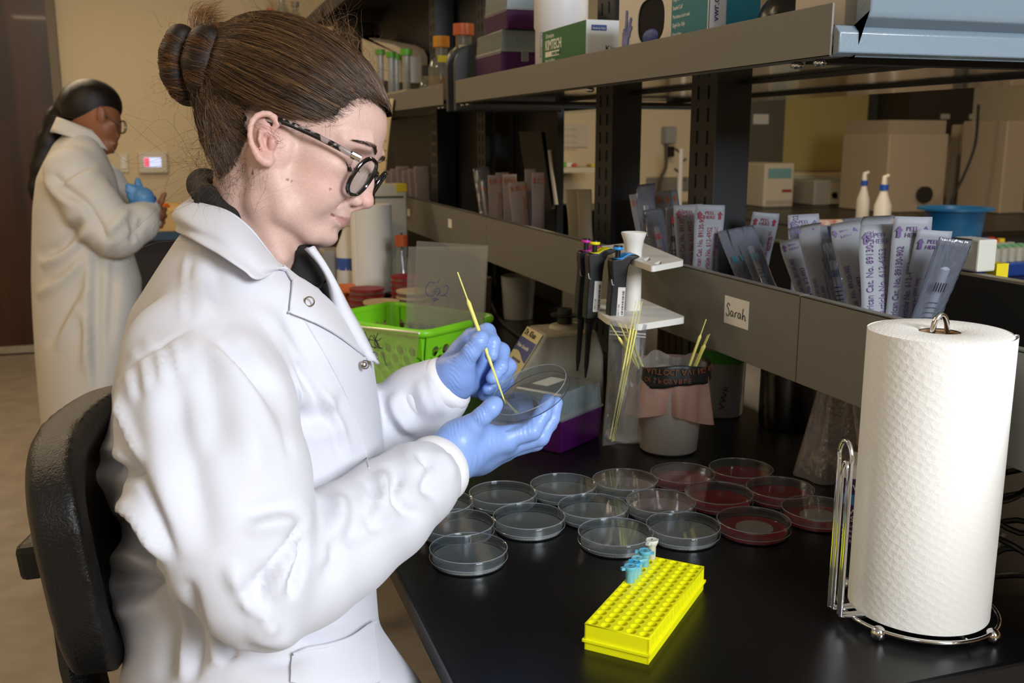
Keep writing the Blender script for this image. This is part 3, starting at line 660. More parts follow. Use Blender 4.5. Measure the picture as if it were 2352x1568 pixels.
def pipette(lab, px, py, d, accent, rz, tilt):
    top = P(px, py, d); t = thing('pipette', lab, 'pipette', (top.x, top.y, top.z), 0, 'pipettes hanging on the white stand')
    t.rotation_euler = (0, tilt, rz)
    ol = [(-.0125, -.022), (-.011, -.019), (.004, -.017), (.013, -.011), (.027, -.010), (.034, -.013), (.031, -.0155), (.020, -.020), (.0155, -.030), (.0140, -.045), (.0135, -.075), (.0125, -.105), (.010, -.125), (-.010, -.125), (-.0105, -.09), (-.0095, -.05), (-.0125, -.03)]
    part('handle', MB().prism([(x, z) for x, z in ol], -.0115, .0115, 'y'), blk, t, bevel=.004, seg=3, smooth=True)
    part('shaft', MB().tube([(0, 0, z) for z in (-.122, -.132, -.134, -.150, -.152, -.205, -.212, -.224)], [.0085, .0080, .0062, .0058, .0050, .0040, .0028, .0016], 16), blk, t, smooth=True)
    part('plunger', MB().tube([(0, 0, -.022), (0, 0, -.004)], .0042, 14), blk, t, smooth=True)
    cm = mat('accent_' + accent, accent, .35)
    part('plunger_button', MB().lathe([(.001, -.0045), (.0070, -.0045), (.0082, -.003), (.0080, .0002), (.001, .0004)], 24, cap=True), cm, t, smooth=True)
    part('button_cap', MB().lathe([(.001, .0004), (.0076, .0004), (.0070, .0022), (.001, .0026)], 24, cap=True), blk, t, smooth=True)
    part('colour_band', MB().prism([(-.006, -.0178), (.004, -.0158), (.013, -.0098), (.024, -.0088), (.013, -.0118), (.004, -.0178)], -.0118, .0118, 'y'), cm, t)
    lb = part('label_strip', MB().box((.0005, -.0124, -.112), (.0125, -.0116, -.062)), mat('label_white', 'cfcac4', .5), t)
    bm = MB()
    for k in range(16): bm.box((.0078, -.0126, -.108 + k * .0026), (.0112, -.0124, -.1068 + k * .0026 + (k % 3) * .0004))
    part('barcode', bm, pen, lb)
    text_mesh('PIPET P %s' % {'c62fa0': '10', 'e8dc14': '200', '2a93dc': '1000'}[accent], .0035, pen, lb, (.0045, -.0126, -.108), basis((0, 0, 1), (-1, 0, 0)), name='print')
    part('hook_mark', MB().tube([(-.0112, -.0112, -.050), (-.0095, -.0122, -.058), (-.0070, -.0118, -.059)], .0009, 6), mat('logo_grey', '9a9a9a', .5), t, smooth=True)
    return t
pipette('black pipette with a magenta button, furthest from the column', 1347, 551, 1.66, 'c62fa0', -.1, .058)
pipette('black pipette with a yellow button between magenta and blue ones', 1367, 555, 1.60, 'e8dc14', -.1, .058)
pipette('black pipette with a blue button next to the white column', 1420, 567, 1.56, '2a93dc', -.1, .050)
# ---- vortex mixer
A = onz(1252, 768, TT + .145); B = onz(1214, 746, TT + .145); Cc = onz(1192, 862, TT + .045)
v = (B - A); v.z = 0; Wd = v.length; vy = v.normalized(); vx = Vector((vy.y, -vy.x, 0))
t = thing('vortex_mixer', 'worn cream vortex mixer with a sloped control face and black cup', 'vortex mixer', (A.x, A.y, TT), math.atan2(vx.y, vx.x))
beige = mat('mixer_cream', 'a39d8b', .5, vcol='8d8470', vscale=18, bump=.2, bscale=500)
prof = [(-.075, 0), (-.085, .012), (-.066, .045), (0, .145), (.10, .147), (.115, .10), (.118, 0)]
part('housing', MB().prism(prof, 0, Wd, 'y'), beige, t, bevel=.006, smooth=True)
cp_ = mat('mixer_panel', 'cfc394', .55)
X_ = Vector((0, -1, 0)); s0 = Vector((-.066, Wd, .045)); s1 = Vector((0, Wd, .145)); up_v = (s1 - s0).normalized(); nrm = Vector((-up_v.z, 0, up_v.x)); Mf = Matrix.Translation(s0 + nrm * .0012) @ basis(X_, up_v).to_4x4(); SL = (s1 - s0).length
pm = MB(); pm.M = Mf; pm.box((.004, .004, 0), (Wd - .004, SL - .003, .0012)); part('control_panel', pm, cp_, t, bevel=.0005)
pm = MB(); pm.M = Mf; pm.add([(.004 + (Wd - .008) * u, SL * (.52 + (.06 * math.sin(u * PI * 1.3 + .5))), .0016) for u in np.linspace(0, 1, 12)] + [(.004 + (Wd - .008) * u, SL * .80, .0016) for u in np.linspace(1, 0, 12)], [tuple(range(24))])
part('maker_plate', pm, mat('plate_blue', '3b3f86', .5), t)
text_mesh('Fisher Scientific', Wd * .105, mat('print_white', 'e6e2d6', .6), t, Mf @ Vector((Wd * .12, SL * .64, .002)), Mf.to_3x3(), name='maker_print')
text_mesh('VORTEX MIXER', Wd * .07, mat('plate_blue'), t, Mf @ Vector((Wd * .25, SL * .42, .002)), Mf.to_3x3(), name='model_print')
text_mesh('Dr. Khan', Wd * .17, pen, t, Mf @ Vector((Wd * .12, SL * .85, .002)), Mf.to_3x3(), name='handwritten_name')
pm = MB(); pm.M = Mf; pm.lathe([(.012, 0), (.011, .006), (.004, .0065)], 20, (Wd * .5, SL * .2, .001), cap=True).box((Wd * .5 - .016, SL * .2 - .005, .006), (Wd * .5 + .016, SL * .2 + .005, .016)); part('speed_knob', pm, blk, t, bevel=.001)
cx_ = .055; part('cup_base', MB().lathe([(.030, .146), (.026, .152), (.018, .154)], 32, (cx_, Wd * .5, 0), cap=True), beige, t, smooth=True)
part('rubber_cup', MB().lathe([(.014, .152), (.014, .166), (.026, .168), (.027, .171), (.014, .173), (.013, .182), (.004, .180)], 32, (cx_, Wd * .5, 0), cap=True), blk, t, smooth=True)
# ---- lined waste cup
CX, CY = .722, 1.382
t = thing('waste_cup', 'frosted plastic cup lined with a disposable autoclave bag', 'waste cup', (CX, CY, TT))
part('cup', MB().lathe([(.002, .001), (.042, .001), (.0455, .004), (.0565, .140), (.0555, .140), (.0445, .006), (.002, .003)], 64, cap=True), film('cup_frost', 'c9c4bb', .42, .4), t, smooth=True)
part('residue', MB().lathe([(.002, .004), (.040, .004), (.043, .022), (.030, .030), (.012, .026), (.002, .028)], 24, cap=True), film('cup_residue', 'cfc9a6', .35, .4), t, smooth=True)
pinkf = film('bag_film', 'e0b4a2', .40, .16, k=.25); 
def skirt(u, v):
    a = 2 * PI * u; z = .144 - .082 * v - .012 * v * max(0, math.cos(a - 5.6)) + .012 * v * max(0, math.cos(a - 4.35)) ** 3
    r = .0585 + .004 * v + v * (.010 * math.cos(a - 3.1) ** 2 + .004 * math.sin(7 * a + 1) + .003 * math.sin(13 * a)) - .010 * v * max(0, math.cos(a - 4.35)) ** 8
    return (r * math.cos(a), r * math.sin(a), z)
part('bag_skirt', MB().grid(skirt, 96, 16), pinkf, t, smooth='all')
part('bag_inside', MB().grid(lambda u, v: ((.0545 - .012 * v + .002 * math.sin(9 * 2 * PI * u)) * math.cos(2 * PI * u), (.0545 - .012 * v + .002 * math.sin(9 * 2 * PI * u)) * math.sin(2 * PI * u), .146 + .006 * math.sin(5 * 2 * PI * u) * (1 - v) - .09 * v), 96, 10), film('bag_inner', 'cfc8bd', .30, .25, k=.2), t, smooth='all')
band = mat('bag_black', '17191a', .5, bump=.5, bscale=60)
def bandf(u, v):
    a = PI + .05 + (PI * .98) * u; r = .0610 + .0012 * math.sin(11 * a) + .0016 * v
    return (r * math.cos(a), r * math.sin(a), .148 + .004 * math.sin(3 * a + .8) - (.030 + .004 * math.sin(2 * a)) * v)
bd = part('bag_band', MB().grid(bandf, 60, 6, .0006), band, t, smooth='all')
orange_t = mat('bag_print', '74401e', .7)
def ring_text(body, size, zc, a0, r, flip):
    """letters wrapped on the cup, upside down because the bag is turned inside out"""
    pitch = size * .74 / r
    for k, ch in enumerate(body):
        if ch == ' ': continue
        a = a0 + pitch * k; Xv = Vector((-math.sin(a), math.cos(a), 0)); o = text_mesh(ch, size, orange_t, bd, (r * math.cos(a), r * math.sin(a), zc), basis(Xv, (0, 0, 1)), name='bag_lettering', thick=.0003)
        o.scale = (1, -1, 1)
ring_text('AUTOCLAVING BAG', .0125, .1455, 3.62, .0638, 1)
ring_text('DISPOSABLE', .0105, .131, 3.58, .0645, 1)
tag(part('green_cap', MB().lathe([(.002, 0), (.011, 0), (.011, .026), (.002, .026)], 24, (.036, -.030, .072), cap=True), film('green_cap', '4fa03a', .8, .4), t, smooth=True), 'green cap seen through the bag')
part('red_liquid_tube', MB().tube([(.02, -.02, .05), (-.02, .01, .12)], .012, 14), film('pink_tube', 'd98a78', .5, .3), t, smooth=True)
def cup_loop(lab, x0, y0, x1, y1, d, dd=0.0):
    a = P(x0, y0, d); b_ = P(x1, y1, d + dd); loop_obj(lab, a, b_ + (b_ - a) * .45, group='loops standing in the waste cup')
cup_loop('yellow loop leaning out of the cup over the ziplock, lowest of three', 1402, 745, 1462, 840, 1.50, .05)
cup_loop('yellow loop leaning out of the cup, between its two neighbours', 1423, 743, 1466, 842, 1.50, .05)
cup_loop('yellow loop leaning out of the cup nearest the plate edge', 1436, 746, 1476, 842, 1.50, .05)
cup_loop('long yellow loop rising from the cup below the name card', 1622, 733, 1580, 850, 1.48, .05)
cup_loop('short yellow loop in the cup, in front of its twin', 1630, 767, 1594, 850, 1.50, .04)
cup_loop('short yellow loop in the cup, just behind its twin', 1626, 769, 1591, 850, 1.53, .03)
# ---- ziplock bag with loops
zf = film('ziplock_film', 'dfe2e4', .07, .06, k=.35)
c4 = [P(1385, 1024, 1.53), P(1462, 1012, 1.50), P(1485, 745, 1.50), P(1402, 736, 1.54)]
t = base(thing('ziplock_bag', 'clear ziplock bag of yellow loops leaning on the white pipette stand', 'plastic bag', c4[0]))
def bil(c, u, v): return (c[0] * (1 - u) + c[1] * u) * (1 - v) + (c[3] * (1 - u) + c[2] * u) * v
nrm = (c4[1] - c4[0]).cross(c4[3] - c4[0]).normalized()
for s_, nm_ in ((1, 'front_film'), (-1, 'back_film')):
    part(nm_, MB().grid(lambda u, v: bil(c4, u, v) + nrm * s_ * (.0015 + .011 * math.sin(PI * u) * math.sin(PI * min(1, v * 1.15)) + .0016 * math.sin(9 * u + 7 * v + s_)), 24, 36), zf, t, smooth='all', world=True)
for q in (.89, .915): part('zip_strip', MB().tube([bil(c4, u, q) + nrm * .004 * math.sin(PI * u) for u in np.linspace(0, 1, 14)], .0012, 6), film('zip_line', 'f0f0f0', .5, .2) if q < .9 else MATS['zip_line'], t, smooth=True, world=True)
for i, (x0, y0, x1, y1) in enumerate(((1461, 690, 1401, 1008), (1468, 688, 1406, 1014), (1475, 692, 1409, 1012))):
    loop_obj(['yellow loop in the ziplock closest to the tip box', 'tallest yellow loop in the ziplock', 'yellow loop in the ziplock closest to the waste cup'][i], P(x0, y0, 1.50), P(x1, y1, 1.52), group='loops in the ziplock bag', thick=.0013, thin=.0006)
# ---- green basket with plastic sheets
bk = mat('green_basket', '7ccc22', .35, spec=.4); U = Vector((.81, .585, 0)).normalized(); V_ = Vector((-U.y, U.x, 0)); BO = Vector((.425, 1.815, TT)); BL, BW, BH = .225, .29, .125
t = base(thing('storage_basket', 'bright green plastic basket with round holes holding clear bags', 'basket', BO)); random.seed(3)
def holes(w, h, step=.031, r=.0105):
    H = []; k = 0; y = .028
    while y < h - .022:
        x = .024 + (k % 2) * step / 2
        while x < w - .020: H.append(circ(x, y, r, 20)); H.append(circ(x + step / 2, y + .003, .0035, 10)) if x + step / 2 < w - .012 else 0; x += step
        y += step * .62; k += 1
    return H
tp = .012
for nm_, o_, ax_, w_, inn in (('side_wall', Vector((0, 0, 0)), U, BL, V_), ('side_wall', V_ * BW, U, BL, -V_), ('side_wall', Vector((0, 0, 0)), V_, BW, U), ('side_wall', U * BL, V_, BW, -U)):
    upv = (Vector((0, 0, BH)) - inn * tp).normalized(); M = Matrix.Translation(o_ + inn * (tp + .004)) @ basis(ax_, upv).to_4x4()
    plate([(.012, .0), (w_ - .012, 0), (w_ - .012, BH), (.012, BH)], holes(w_, BH), .003, nm_, bk, t, M)
for a_, b_ in ((0, 0), (1, 0), (1, 1), (0, 1)):
    sx = 1 if a_ == 0 else -1; sy = 1 if b_ == 0 else -1; c_ = U * (BL * a_) + V_ * (BW * b_)
    R = []
    for z, e in ((0, tp + .003), (BH, .003)):
        R.append([c_ + U * sx * (e + .024 - .022 * math.sin(q)) + V_ * sy * (e + .024 - .022 * math.cos(q)) + Vector((0, 0, z)) for q in np.linspace(0, PI / 2, 7)] + [c_ + U * sx * (e + .026 - .020 * math.sin(q)) + V_ * sy * (e + .026 - .020 * math.cos(q)) + Vector((0, 0, z)) for q in np.linspace(PI / 2, 0, 7)])
    part('corner', MB().rings(R), bk, t, smooth=True)
rp = []
for a_, b_ in ((0, 0), (1, 0), (1, 1), (0, 1)):
    c_ = U * (BL * a_) + V_ * (BW * b_); sx = 1 if a_ == 0 else -1; sy = 1 if b_ == 0 else -1
    ar = [c_ + U * sx * (.024 - .024 * math.sin(q)) + V_ * sy * (.024 - .024 * math.cos(q)) + Vector((0, 0, BH)) for q in (np.linspace(PI / 2, 0, 7) if (a_ + b_) % 2 == 0 else np.linspace(0, PI / 2, 7))]
    rp += ar
part('rim', MB().tube(rp, .0065, 10, closed=True, flat=1.3), bk, t, smooth=True)
part('bottom', MB().add([U * x * BL + V_ * y * BW + Vector((0, 0, z)) for z in (0, .003) for x, y in ((.06, .06), (.94, .06), (.94, .94), (.06, .94))], [(0, 3, 2, 1), (4, 5, 6, 7), (0, 1, 5, 4), (1, 2, 6, 5), (2, 3, 7, 6), (3, 0, 4, 7)]), bk, t)
sh = film('sheet_film', 'c9c2b2', .20, .15, k=.25); inkb = mat('blue_ink', '232a5e', .6)
t = base(thing('plastic_sheet', 'tall clear plastic envelope with blue scribble standing in the green basket', 'plastic envelope', P(1000, 700, 1.98)))
c1 = [P(930, 800, 2.03), P(1105, 810, 2.0), P(1120, 565, 1.98), P(938, 566, 2.02)]
o = part('front_sheet', MB().grid(lambda u, v: bil(c1, u, v) + F_ * .004 * math.sin(3 * u) * v, 10, 10), sh, t, smooth='all', world=True)
c2 = [P(945, 800, 2.06), P(1110, 810, 2.03), P(1122, 563, 2.02), P(957, 553, 2.05)]
part('back_sheet', MB().grid(lambda u, v: bil(c2, u, v) + F_ * .004 * math.sin(3 * u) * v, 10, 10), sh, t, smooth='all', world=True)
sc_ = [[(1000, 650), (988, 648), (978, 662), (981, 676), (992, 680), (1004, 668)], [(1018, 660), (1026, 655), (1030, 664), (1022, 676), (1012, 680), (1020, 678), (1028, 682)], [(995, 672), (1004, 662), (1010, 668), (1003, 680), (1012, 670)], [(992, 688), (1002, 684), (996, 692), (1008, 686)], [(1004, 650), (1010, 642)]]
m = MB()
for s_ in sc_: m.tube([P(x, y, 1.965) for x, y in curve_pts(s_, 5)], .0007, 5)
part('ink_scribble', m, inkb, o, smooth=True, world=False) if False else part('ink_scribble', m, inkb, t, smooth=True, world=True)
t = base(thing('plastic_envelope', 'clear green tinted envelope with black scribble draped on the front of the basket', 'plastic envelope', P(890, 800, 1.80)))
c3 = [P(850, 905, 1.80), P(950, 870, 1.74), P(963, 765, 1.735), P(800, 748, 1.93)]
o = part('sheet', MB().grid(lambda u, v: bil(c3, u, v), 10, 10), film('sheet_green', 'c2dc90', .32, .12, k=.2), t, smooth='all', world=True)
part('bright_edge', MB().tube([bil(c3, u, 1.0) for u in np.linspace(0, 1, 8)], .0024, 8), film('sheet_fold', 'f2f6cf', .8, .1), t, smooth=True, world=True)
m = MB()
for s_ in ([(838, 762), (850, 790), (862, 800)], [(845, 800), (852, 770), (870, 795), (858, 768)], [(868, 765), (860, 790), (878, 800), (850, 795)], [(880, 815), (885, 832), (888, 840)], [(842, 778), (866, 782), (876, 776)]): m.tube([P(x, y, 1.725 + (960 - x) * .0009) for x, y in curve_pts(s_, 5)], .0008, 5)
part('ink_scribble', m, mat('dark_ink', '16232e', .6), t, smooth=True, world=True)
# ---- name card style tissue carton beside the towel stand
A = onz(1925, 1247, TT); B = onz(1963, 1253, TT)
t = thing('tissue_carton', 'purple and white tissue carton half hidden behind the towel roll', 'carton', (A.x, A.y, TT), math.atan2(B.y - A.y, B.x - A.x))
pc = mat('carton_purple', '3a1a52', .5); wc = mat('carton_white', 'd8d2cc', .5)
part('carton', MB().box((0, 0, 0), (.115, .11, .085)), pc, t, bevel=.001)
part('carton_top', MB().box((0, 0, .0852), (.115, .11, .0862)), wc, t); part('white_side', MB().box((-.0006, .0, 0), (0, .11, .085)), wc, t)
part('blue_stripe', MB().box((.0, -.0006, .052), (.115, 0, .065)), mat('stripe_blue', '2f78b0', .5), t)
for tx, sz, z_ in (('VWR', .014, .068), ('VWR', .0095, .040), ('TISSUE', .0095, .031)): text_mesh(tx, sz, wc, t, (.004, -.0008, z_), (PI / 2, 0, 0), name='carton_print')
for k, tx in enumerate(('Low Lint', 'Excellent', 'Anti-Static', 'Ideal for')): text_mesh(tx, .0045, wc, t, (.003, -.0008, .0235 - k * .0065), (PI / 2, 0, 0), name='carton_print')
# ---- under the ledge: beaker, steel jar, bags, cables
def dim(px, py, z=TT): return onz(px, py, z)
q = dim(1652, 948); 
t = thing('lidded_beaker', 'clear beaker with a green band and packets inside behind the waste cup', 'beaker', (q.x, q.y, TT))
part('beaker', MB().lathe([(.002, .001), (.040, .001), (.042, .004), (.045, .15), (.044, .15), (.041, .005), (.002, .003)], 40, cap=True), milky, t, smooth=True)
part('green_band', MB().lathe([(.0445, .100), (.0455, .124), (.0460, .124), (.0450, .100)], 40), mat('band_green', '3f8f24', .5), t, smooth=True)
for k in range(4): part('packet', MB().hexa([(-.026 + k * .012, -.02 + k * .008, .006), (-.006 + k * .012, -.02 + k * .008, .006), (-.006 + k * .012, -.016 + k * .008, .006), (-.026 + k * .012, -.016 + k * .008, .006), (-.030 + k * .014, -.02 + k * .008, .10 + .008 * k), (-.012 + k * .014, -.02 + k * .008, .10 + .008 * k), (-.012 + k * .014, -.018 + k * .008, .10), (-.030 + k * .014, -.018 + k * .008, .10)]), mat('packet_grey', '8f8884', .6), t)
text_mesh('VWR', .020, mat('print_plum', '5c3358', .6), t, (-.018, -.0445, .018), basis((.25, 0, 1), (-1, -.2, 0)), name='packet_print')
q = dim(1812, 985)
t = thing('steel_canister', 'polished steel canister under the grey ledge', 'canister', (q.x + .01, q.y + .02, TT))
part('body', MB().lathe([(.002, .001), (.048, .001), (.050, .004), (.050, .15), (.046, .152), (.046, .01), (.002, .008)], 48, cap=True), mat('brushed_steel', '8f8a80', .22, 1.0), t, smooth=True)
q = dim(1905, 1090)
t = base(thing('tube_bag', 'crumpled clear bag of small plastic tubes behind the chrome side arm', 'plastic bag', (q.x, q.y, TT)))
bf = film('bag_clear', 'cfc6c0', .25, .15, k=.8)
part('bag', MB().grid(lambda u, v: (q.x + (.052 - .034 * v + .004 * math.sin(7 * 2 * PI * u)) * math.cos(2 * PI * u), q.y + (.052 - .030 * v + .004 * math.cos(5 * 2 * PI * u)) * math.sin(2 * PI * u), TT + .002 + .15 * v), 48, 14), bf, t, smooth='all', world=True)
for k in range(12):
    x, y, z = random.uniform(-.028, .028), random.uniform(-.03, .03), random.uniform(.008, .035); a = random.uniform(0, PI)
    part('small_tube', MB().tube([(q.x + x - .012 * math.cos(a), q.y + y - .012 * math.sin(a), TT + z), (q.x + x + .012 * math.cos(a), q.y + y + .012 * math.sin(a), TT + z + .006)], .0055, 10), film('small_tube', 'd9d2cc', .6, .4) if 'small_tube' not in MATS else MATS['small_tube'], t, smooth=True, world=True)
text_mesh('VWR', .026, MATS['print_plum'], t, (.012, -.040, .05), basis((-.1, 0, -1), (1, 0, 0)), name='bag_print')
cab_m = mat('cable_black', '0b0b0c', .45)
m = MB()
for k in range(5):
    a0 = k * .9; m.tube([(.86 + .03 * math.cos(a) * (1 + .2 * k), .80 + k * .02 + .045 * math.sin(a), TT + .02 + .03 * k + .012 * math.sin(2 * a + a0)) for a in np.linspace(0, 2 * PI, 24)[:-1]], .0035, 8, closed=True)
tag(part('coiled_cable', m, cab_m, smooth=True), 'tangle of black cables on the bench behind the towel roll', 'cable')
m = MB().tube([P(2262, 1235, 1.12) + Vector((0, .01 * math.sin(a * 6), .012 * math.cos(a * 6))) for a in np.linspace(0, 1, 8)] + [P(2310, 1245, 1.15), P(2290, 1262, 1.15), P(2308, 1225, 1.15), P(2294, 1250, 1.15)], .0028, 6)
tag(part('grey_cable_tie', m, mat('cable_grey', '8f8c86', .5), smooth=True), 'grey bundled cord beside the towel roll', 'cord')
m = MB().tube([tuple(p) for p in curve_pts([dim(1125, 690) + Vector((0, 0, .006)), dim(1150, 740) + Vector((0, 0, .006)), dim(1185, 770) + Vector((0, 0, .006)), dim(1220, 800) + Vector((0, 0, .006)), dim(1210, 840) + Vector((0, 0, .006))], 6)], .0045, 8)
tag(part('mixer_cord', m, cab_m, smooth=True), 'black cord on the bench between the basket and the mixer', 'cord')
q = dim(1198, 735)
t = thing('plastic_tub', 'translucent tub with a yellowish fill under the ledge behind the basket', 'tub', (q.x, q.y + .03, TT))
part('tub', MB().lathe([(.002, .001), (.040, .001), (.048, .12), (.046, .12), (.038, .004), (.002, .003)], 36, cap=True), milky, t, smooth=True)
part('contents', MB().lathe([(.002, .004), (.036, .004), (.042, .09), (.002, .09)], 24, cap=True), mat('yellow_fill', '8a7a3a', .8), t, smooth=True)
t = thing('plastic_pot', 'narrow brownish pot under the ledge beside the translucent tub', 'pot', (q.x - .09, q.y + .10, TT))
part('pot', MB().lathe([(.002, .001), (.030, .001), (.034, .11), (.032, .11), (.028, .004), (.002, .003)], 36, cap=True), mat('pot_brown', '5f4a3e', .5), t, smooth=True)
for k in range(5):
    q = dim(1500 + 16 * k, 880)
    tag(part('wrapped_pipette', MB().box((-.012, -.002, 0), (.012, .002, .16)), mat('wrap_brownish', '6d5a50', .6), loc=(q.x + .10, q.y + .16, TT + .001)), ['brownish wrapped pipette standing under the ledge closest to the stand column', 'brownish wrapped pipette under the ledge, next from the stand column', 'brownish wrapped pipette under the ledge behind the middle of the cup rim', 'brownish wrapped pipette under the ledge, one short of the beaker', 'brownish wrapped pipette under the ledge closest to the green banded beaker'][k], 'wrapped pipette', 'wrapped pipettes under the ledge')
# ================================================================== things on the upper shelf
SZ = ZS + .0182
def face_text(body, size, m, par, y, z, x=-.0008, **k): return text_mesh(body, size, m, par, (x, y, z), basis((0, -1, 0), (0, 0, 1)), **k)      # read from the aisle side
def front_text(body, size, m, par, x, z, y=-.0008, **k): return text_mesh(body, size, m, par, (x, y, z), (PI / 2, 0, 0), **k)
def shelf_item(pL, pN, pR, X, ytop):
    """box seen corner on: near corner at pixel column pN, aisle face to pL, end face to pR"""
    yN = onx(pN, ytop, X).y; yL = onx(pL, ytop, X).y; xR = ony(pR, ytop, yN).x; zt = onx(pN, ytop, X).z
    return yN, yL - yN, xR - X, zt - SZ
# stacked tip boxes
lb = 'stack of purple tip boxes on the upper shelf'
yN, L_, W__, h_ = shelf_item(1092, 1150, 1262, .735, 66)
BW_, BL_ = .088, L_
def shelf_tip(lab, x, y, z, W, L, hb, hl, **k):
    t = tip_box(lab, (x + W, y, z), PI / 2, L, W, hb, hl, group=None, **k); return t
hb = onx(1150, 118, .735).z - SZ; hl = h_ - hb
shelf_tip('lower purple tip box of the shelf stack with a clear lid', .735, yN, SZ, .125, L_, hb, hl, latch=True)
yN2, L2, W2, h2 = shelf_item(1112, 1163, 1262, .745, 22)
shelf_tip('upper purple tip box stacked on the lower one on the shelf', .745, yN2, SZ + h_ + .001, .115, L2, h2 - h_, .045)
# ethanol bottle
A = onx(1230, 100, .80); B = onx(1345, 100, .80); c = onx(1288, 100, .80)
rr_ = .055; t = thing('ethanol_bottle', 'white plastic bottle with a blue scale and handwritten ethanol label behind the wipes', 'bottle', (.80, c.y, SZ))
bm_ = mat('bottle_plastic', 'cfcfd2', .45, sss=.1)
part('bottle', MB().lathe([(.004, 0), (rr_ - .003, 0), (rr_, .005), (rr_, .12), (rr_ + .003, .125), (rr_ + .003, .19), (.03, .22), (.004, .22)], 48, cap=True), bm_, t, smooth=True)
bi = mat('print_blue', '3b59a6', .6); c0 = Vector((-math.sin(.3), -math.cos(.3), 0)); cr = Vector((-c0.y * -1, c0.x * -1, 0)); cr = Vector((math.cos(.3), -math.sin(.3), 0))
M_ = basis(cr, (0, 0, 1))
def on_b(u, z): a = u / rr_; return (c0 * math.cos(a) + cr * math.sin(a)) * (rr_ + .0012) + Vector((0, 0, z))
sc2 = MB().tube([on_b(.020, z) for z in np.linspace(.02, .13, 9)], .0008, 5)
for k in range(7):
    w_ = .012; sc2.tube([on_b(.020 - w_, .03 + k * .015), on_b(.020, .03 + k * .015)], .0004, 4).tube([on_b(.020, .036 + k * .015), on_b(.029, .036 + k * .015)], .0005, 4)
part('scale', sc2, bi, t); fr_ = MB()
cs = [(-.052, .062), (-.018, .062), (-.018, .112), (-.052, .112)]
for i in range(4): fr_.tube([on_b(cs[i][0] * (1 - q) + cs[(i + 1) % 4][0] * q, cs[i][1] * (1 - q) + cs[(i + 1) % 4][1] * q) for q in np.linspace(0, 1, 6)], .0004, 4)
part('label_frame', fr_, bi, t)
text_mesh('10 % Ethanol', .0125, pen, t, on_b(-.050, .078), basis(Vector((cr + c0 * .55)).normalized(), (0, 0, 1)), name='handwritten_label', bold=.0004, shear=.15)
for k in range(5): text_mesh('Notes to Write Contents', .0032, bi, t, on_b(-.050, .104 - k * .0045 if k < 2 else .05 - k * .005), basis(Vector((cr + c0 * .55)).normalized(), (0, 0, 1)), name='fine_print')
# delicate wipes carton
yN, L_, W__, h_ = shelf_item(1246, 1347, 1432, .722, 44)
t = thing('wipes_carton', 'green and white carton of delicate task wipes at the shelf edge', 'carton', (.722, yN, SZ))
gm = mat('carton_green', '1c6a3c', .5); wm = mat('carton_pale', 'dfe3e2', .5)
part('carton', MB().box((0, 0, 0), (.115, L_, h_)), wm, t, bevel=.0008); part('green_side', MB().box((-.0006, .001, 0), (0, L_ - .001, h_ - .001)), gm, t)
part('green_swoosh', MB().prism([(.003, .002), (.028, .002), (.065, .042), (.115, .060), (.115, .072), (.070, .058), (.025, .040), (.003, .030)], -.0006, 0, 'y'), mat('swoosh_green', '6fae92', .5), t)
tw = mat('print_white2', 'e8ece6', .6)
face_text('Kimwipes', .013, tw, t, L_ - .022, h_ - .016, name='brand_print', shear=.2, sx=.9); face_text('KIMTECH', .026, tw, t, L_ - .020, h_ - .038, name='brand_print', bold=.0006, sx=.82)
part('white_bar', MB().box((-.0009, L_ - .098, h_ - .052), (-.0005, L_ - .020, h_ - .042)), tw, t); face_text('SCIENCE BRAND', .008, gm, t, L_ - .058, h_ - .050, x=-.0012, name='bar_print', sx=.8)
for k, s_ in enumerate(('Delicate Task Wipers', "Essuie-tout pour taches delicates", 'Panos para tareas delicadas')): face_text(s_, .0085, tw, t, L_ - .020, h_ - .062 - k * .0105, name='small_print', sx=.72)
part('maker_badge', MB().box((.010, -.0008, h_ - .019), (.040, 0, h_ - .009)), mat('badge_blue', '23438c', .5), t); front_text('Kimberly-Clark', .0052, tw, t, .012, h_ - .0165, y=-.0011, name='badge_print', sx=.8)
front_text('Kimwipes', .015, pen, t, .038, h_ - .055, name='brand_print'); front_text('KIMTECH', .024, pen, t, .036, h_ - .075, name='brand_print', bold=.0007)
# white jar behind
q = onx(1372, 60, .93); t = thing('white_jar', 'white screw top jar behind the wipes carton', 'jar', (.93, q.y, SZ))
part('jar', MB().lathe([(.004, 0), (.045, 0), (.045, .10), (.004, .10)], 36, cap=True), mat('jar_white', 'b9b5ae', .5), t, smooth=True); part('jar_lid', MB().lathe([(.004, .101), (.047, .101), (.047, .128), (.004, .130)], 36, cap=True), mat('jar_lid', 'c7c3ba', .5), t, smooth=True)
tag(part('small_white_box', MB().box((0, 0, 0), (.05, .05, .085)), mat('box_white', 'd3d0ca', .6), loc=(.80, onx(1355, 40, .80).y + .02, SZ)), 'small plain white box between the wipes carton and the jar', 'box')
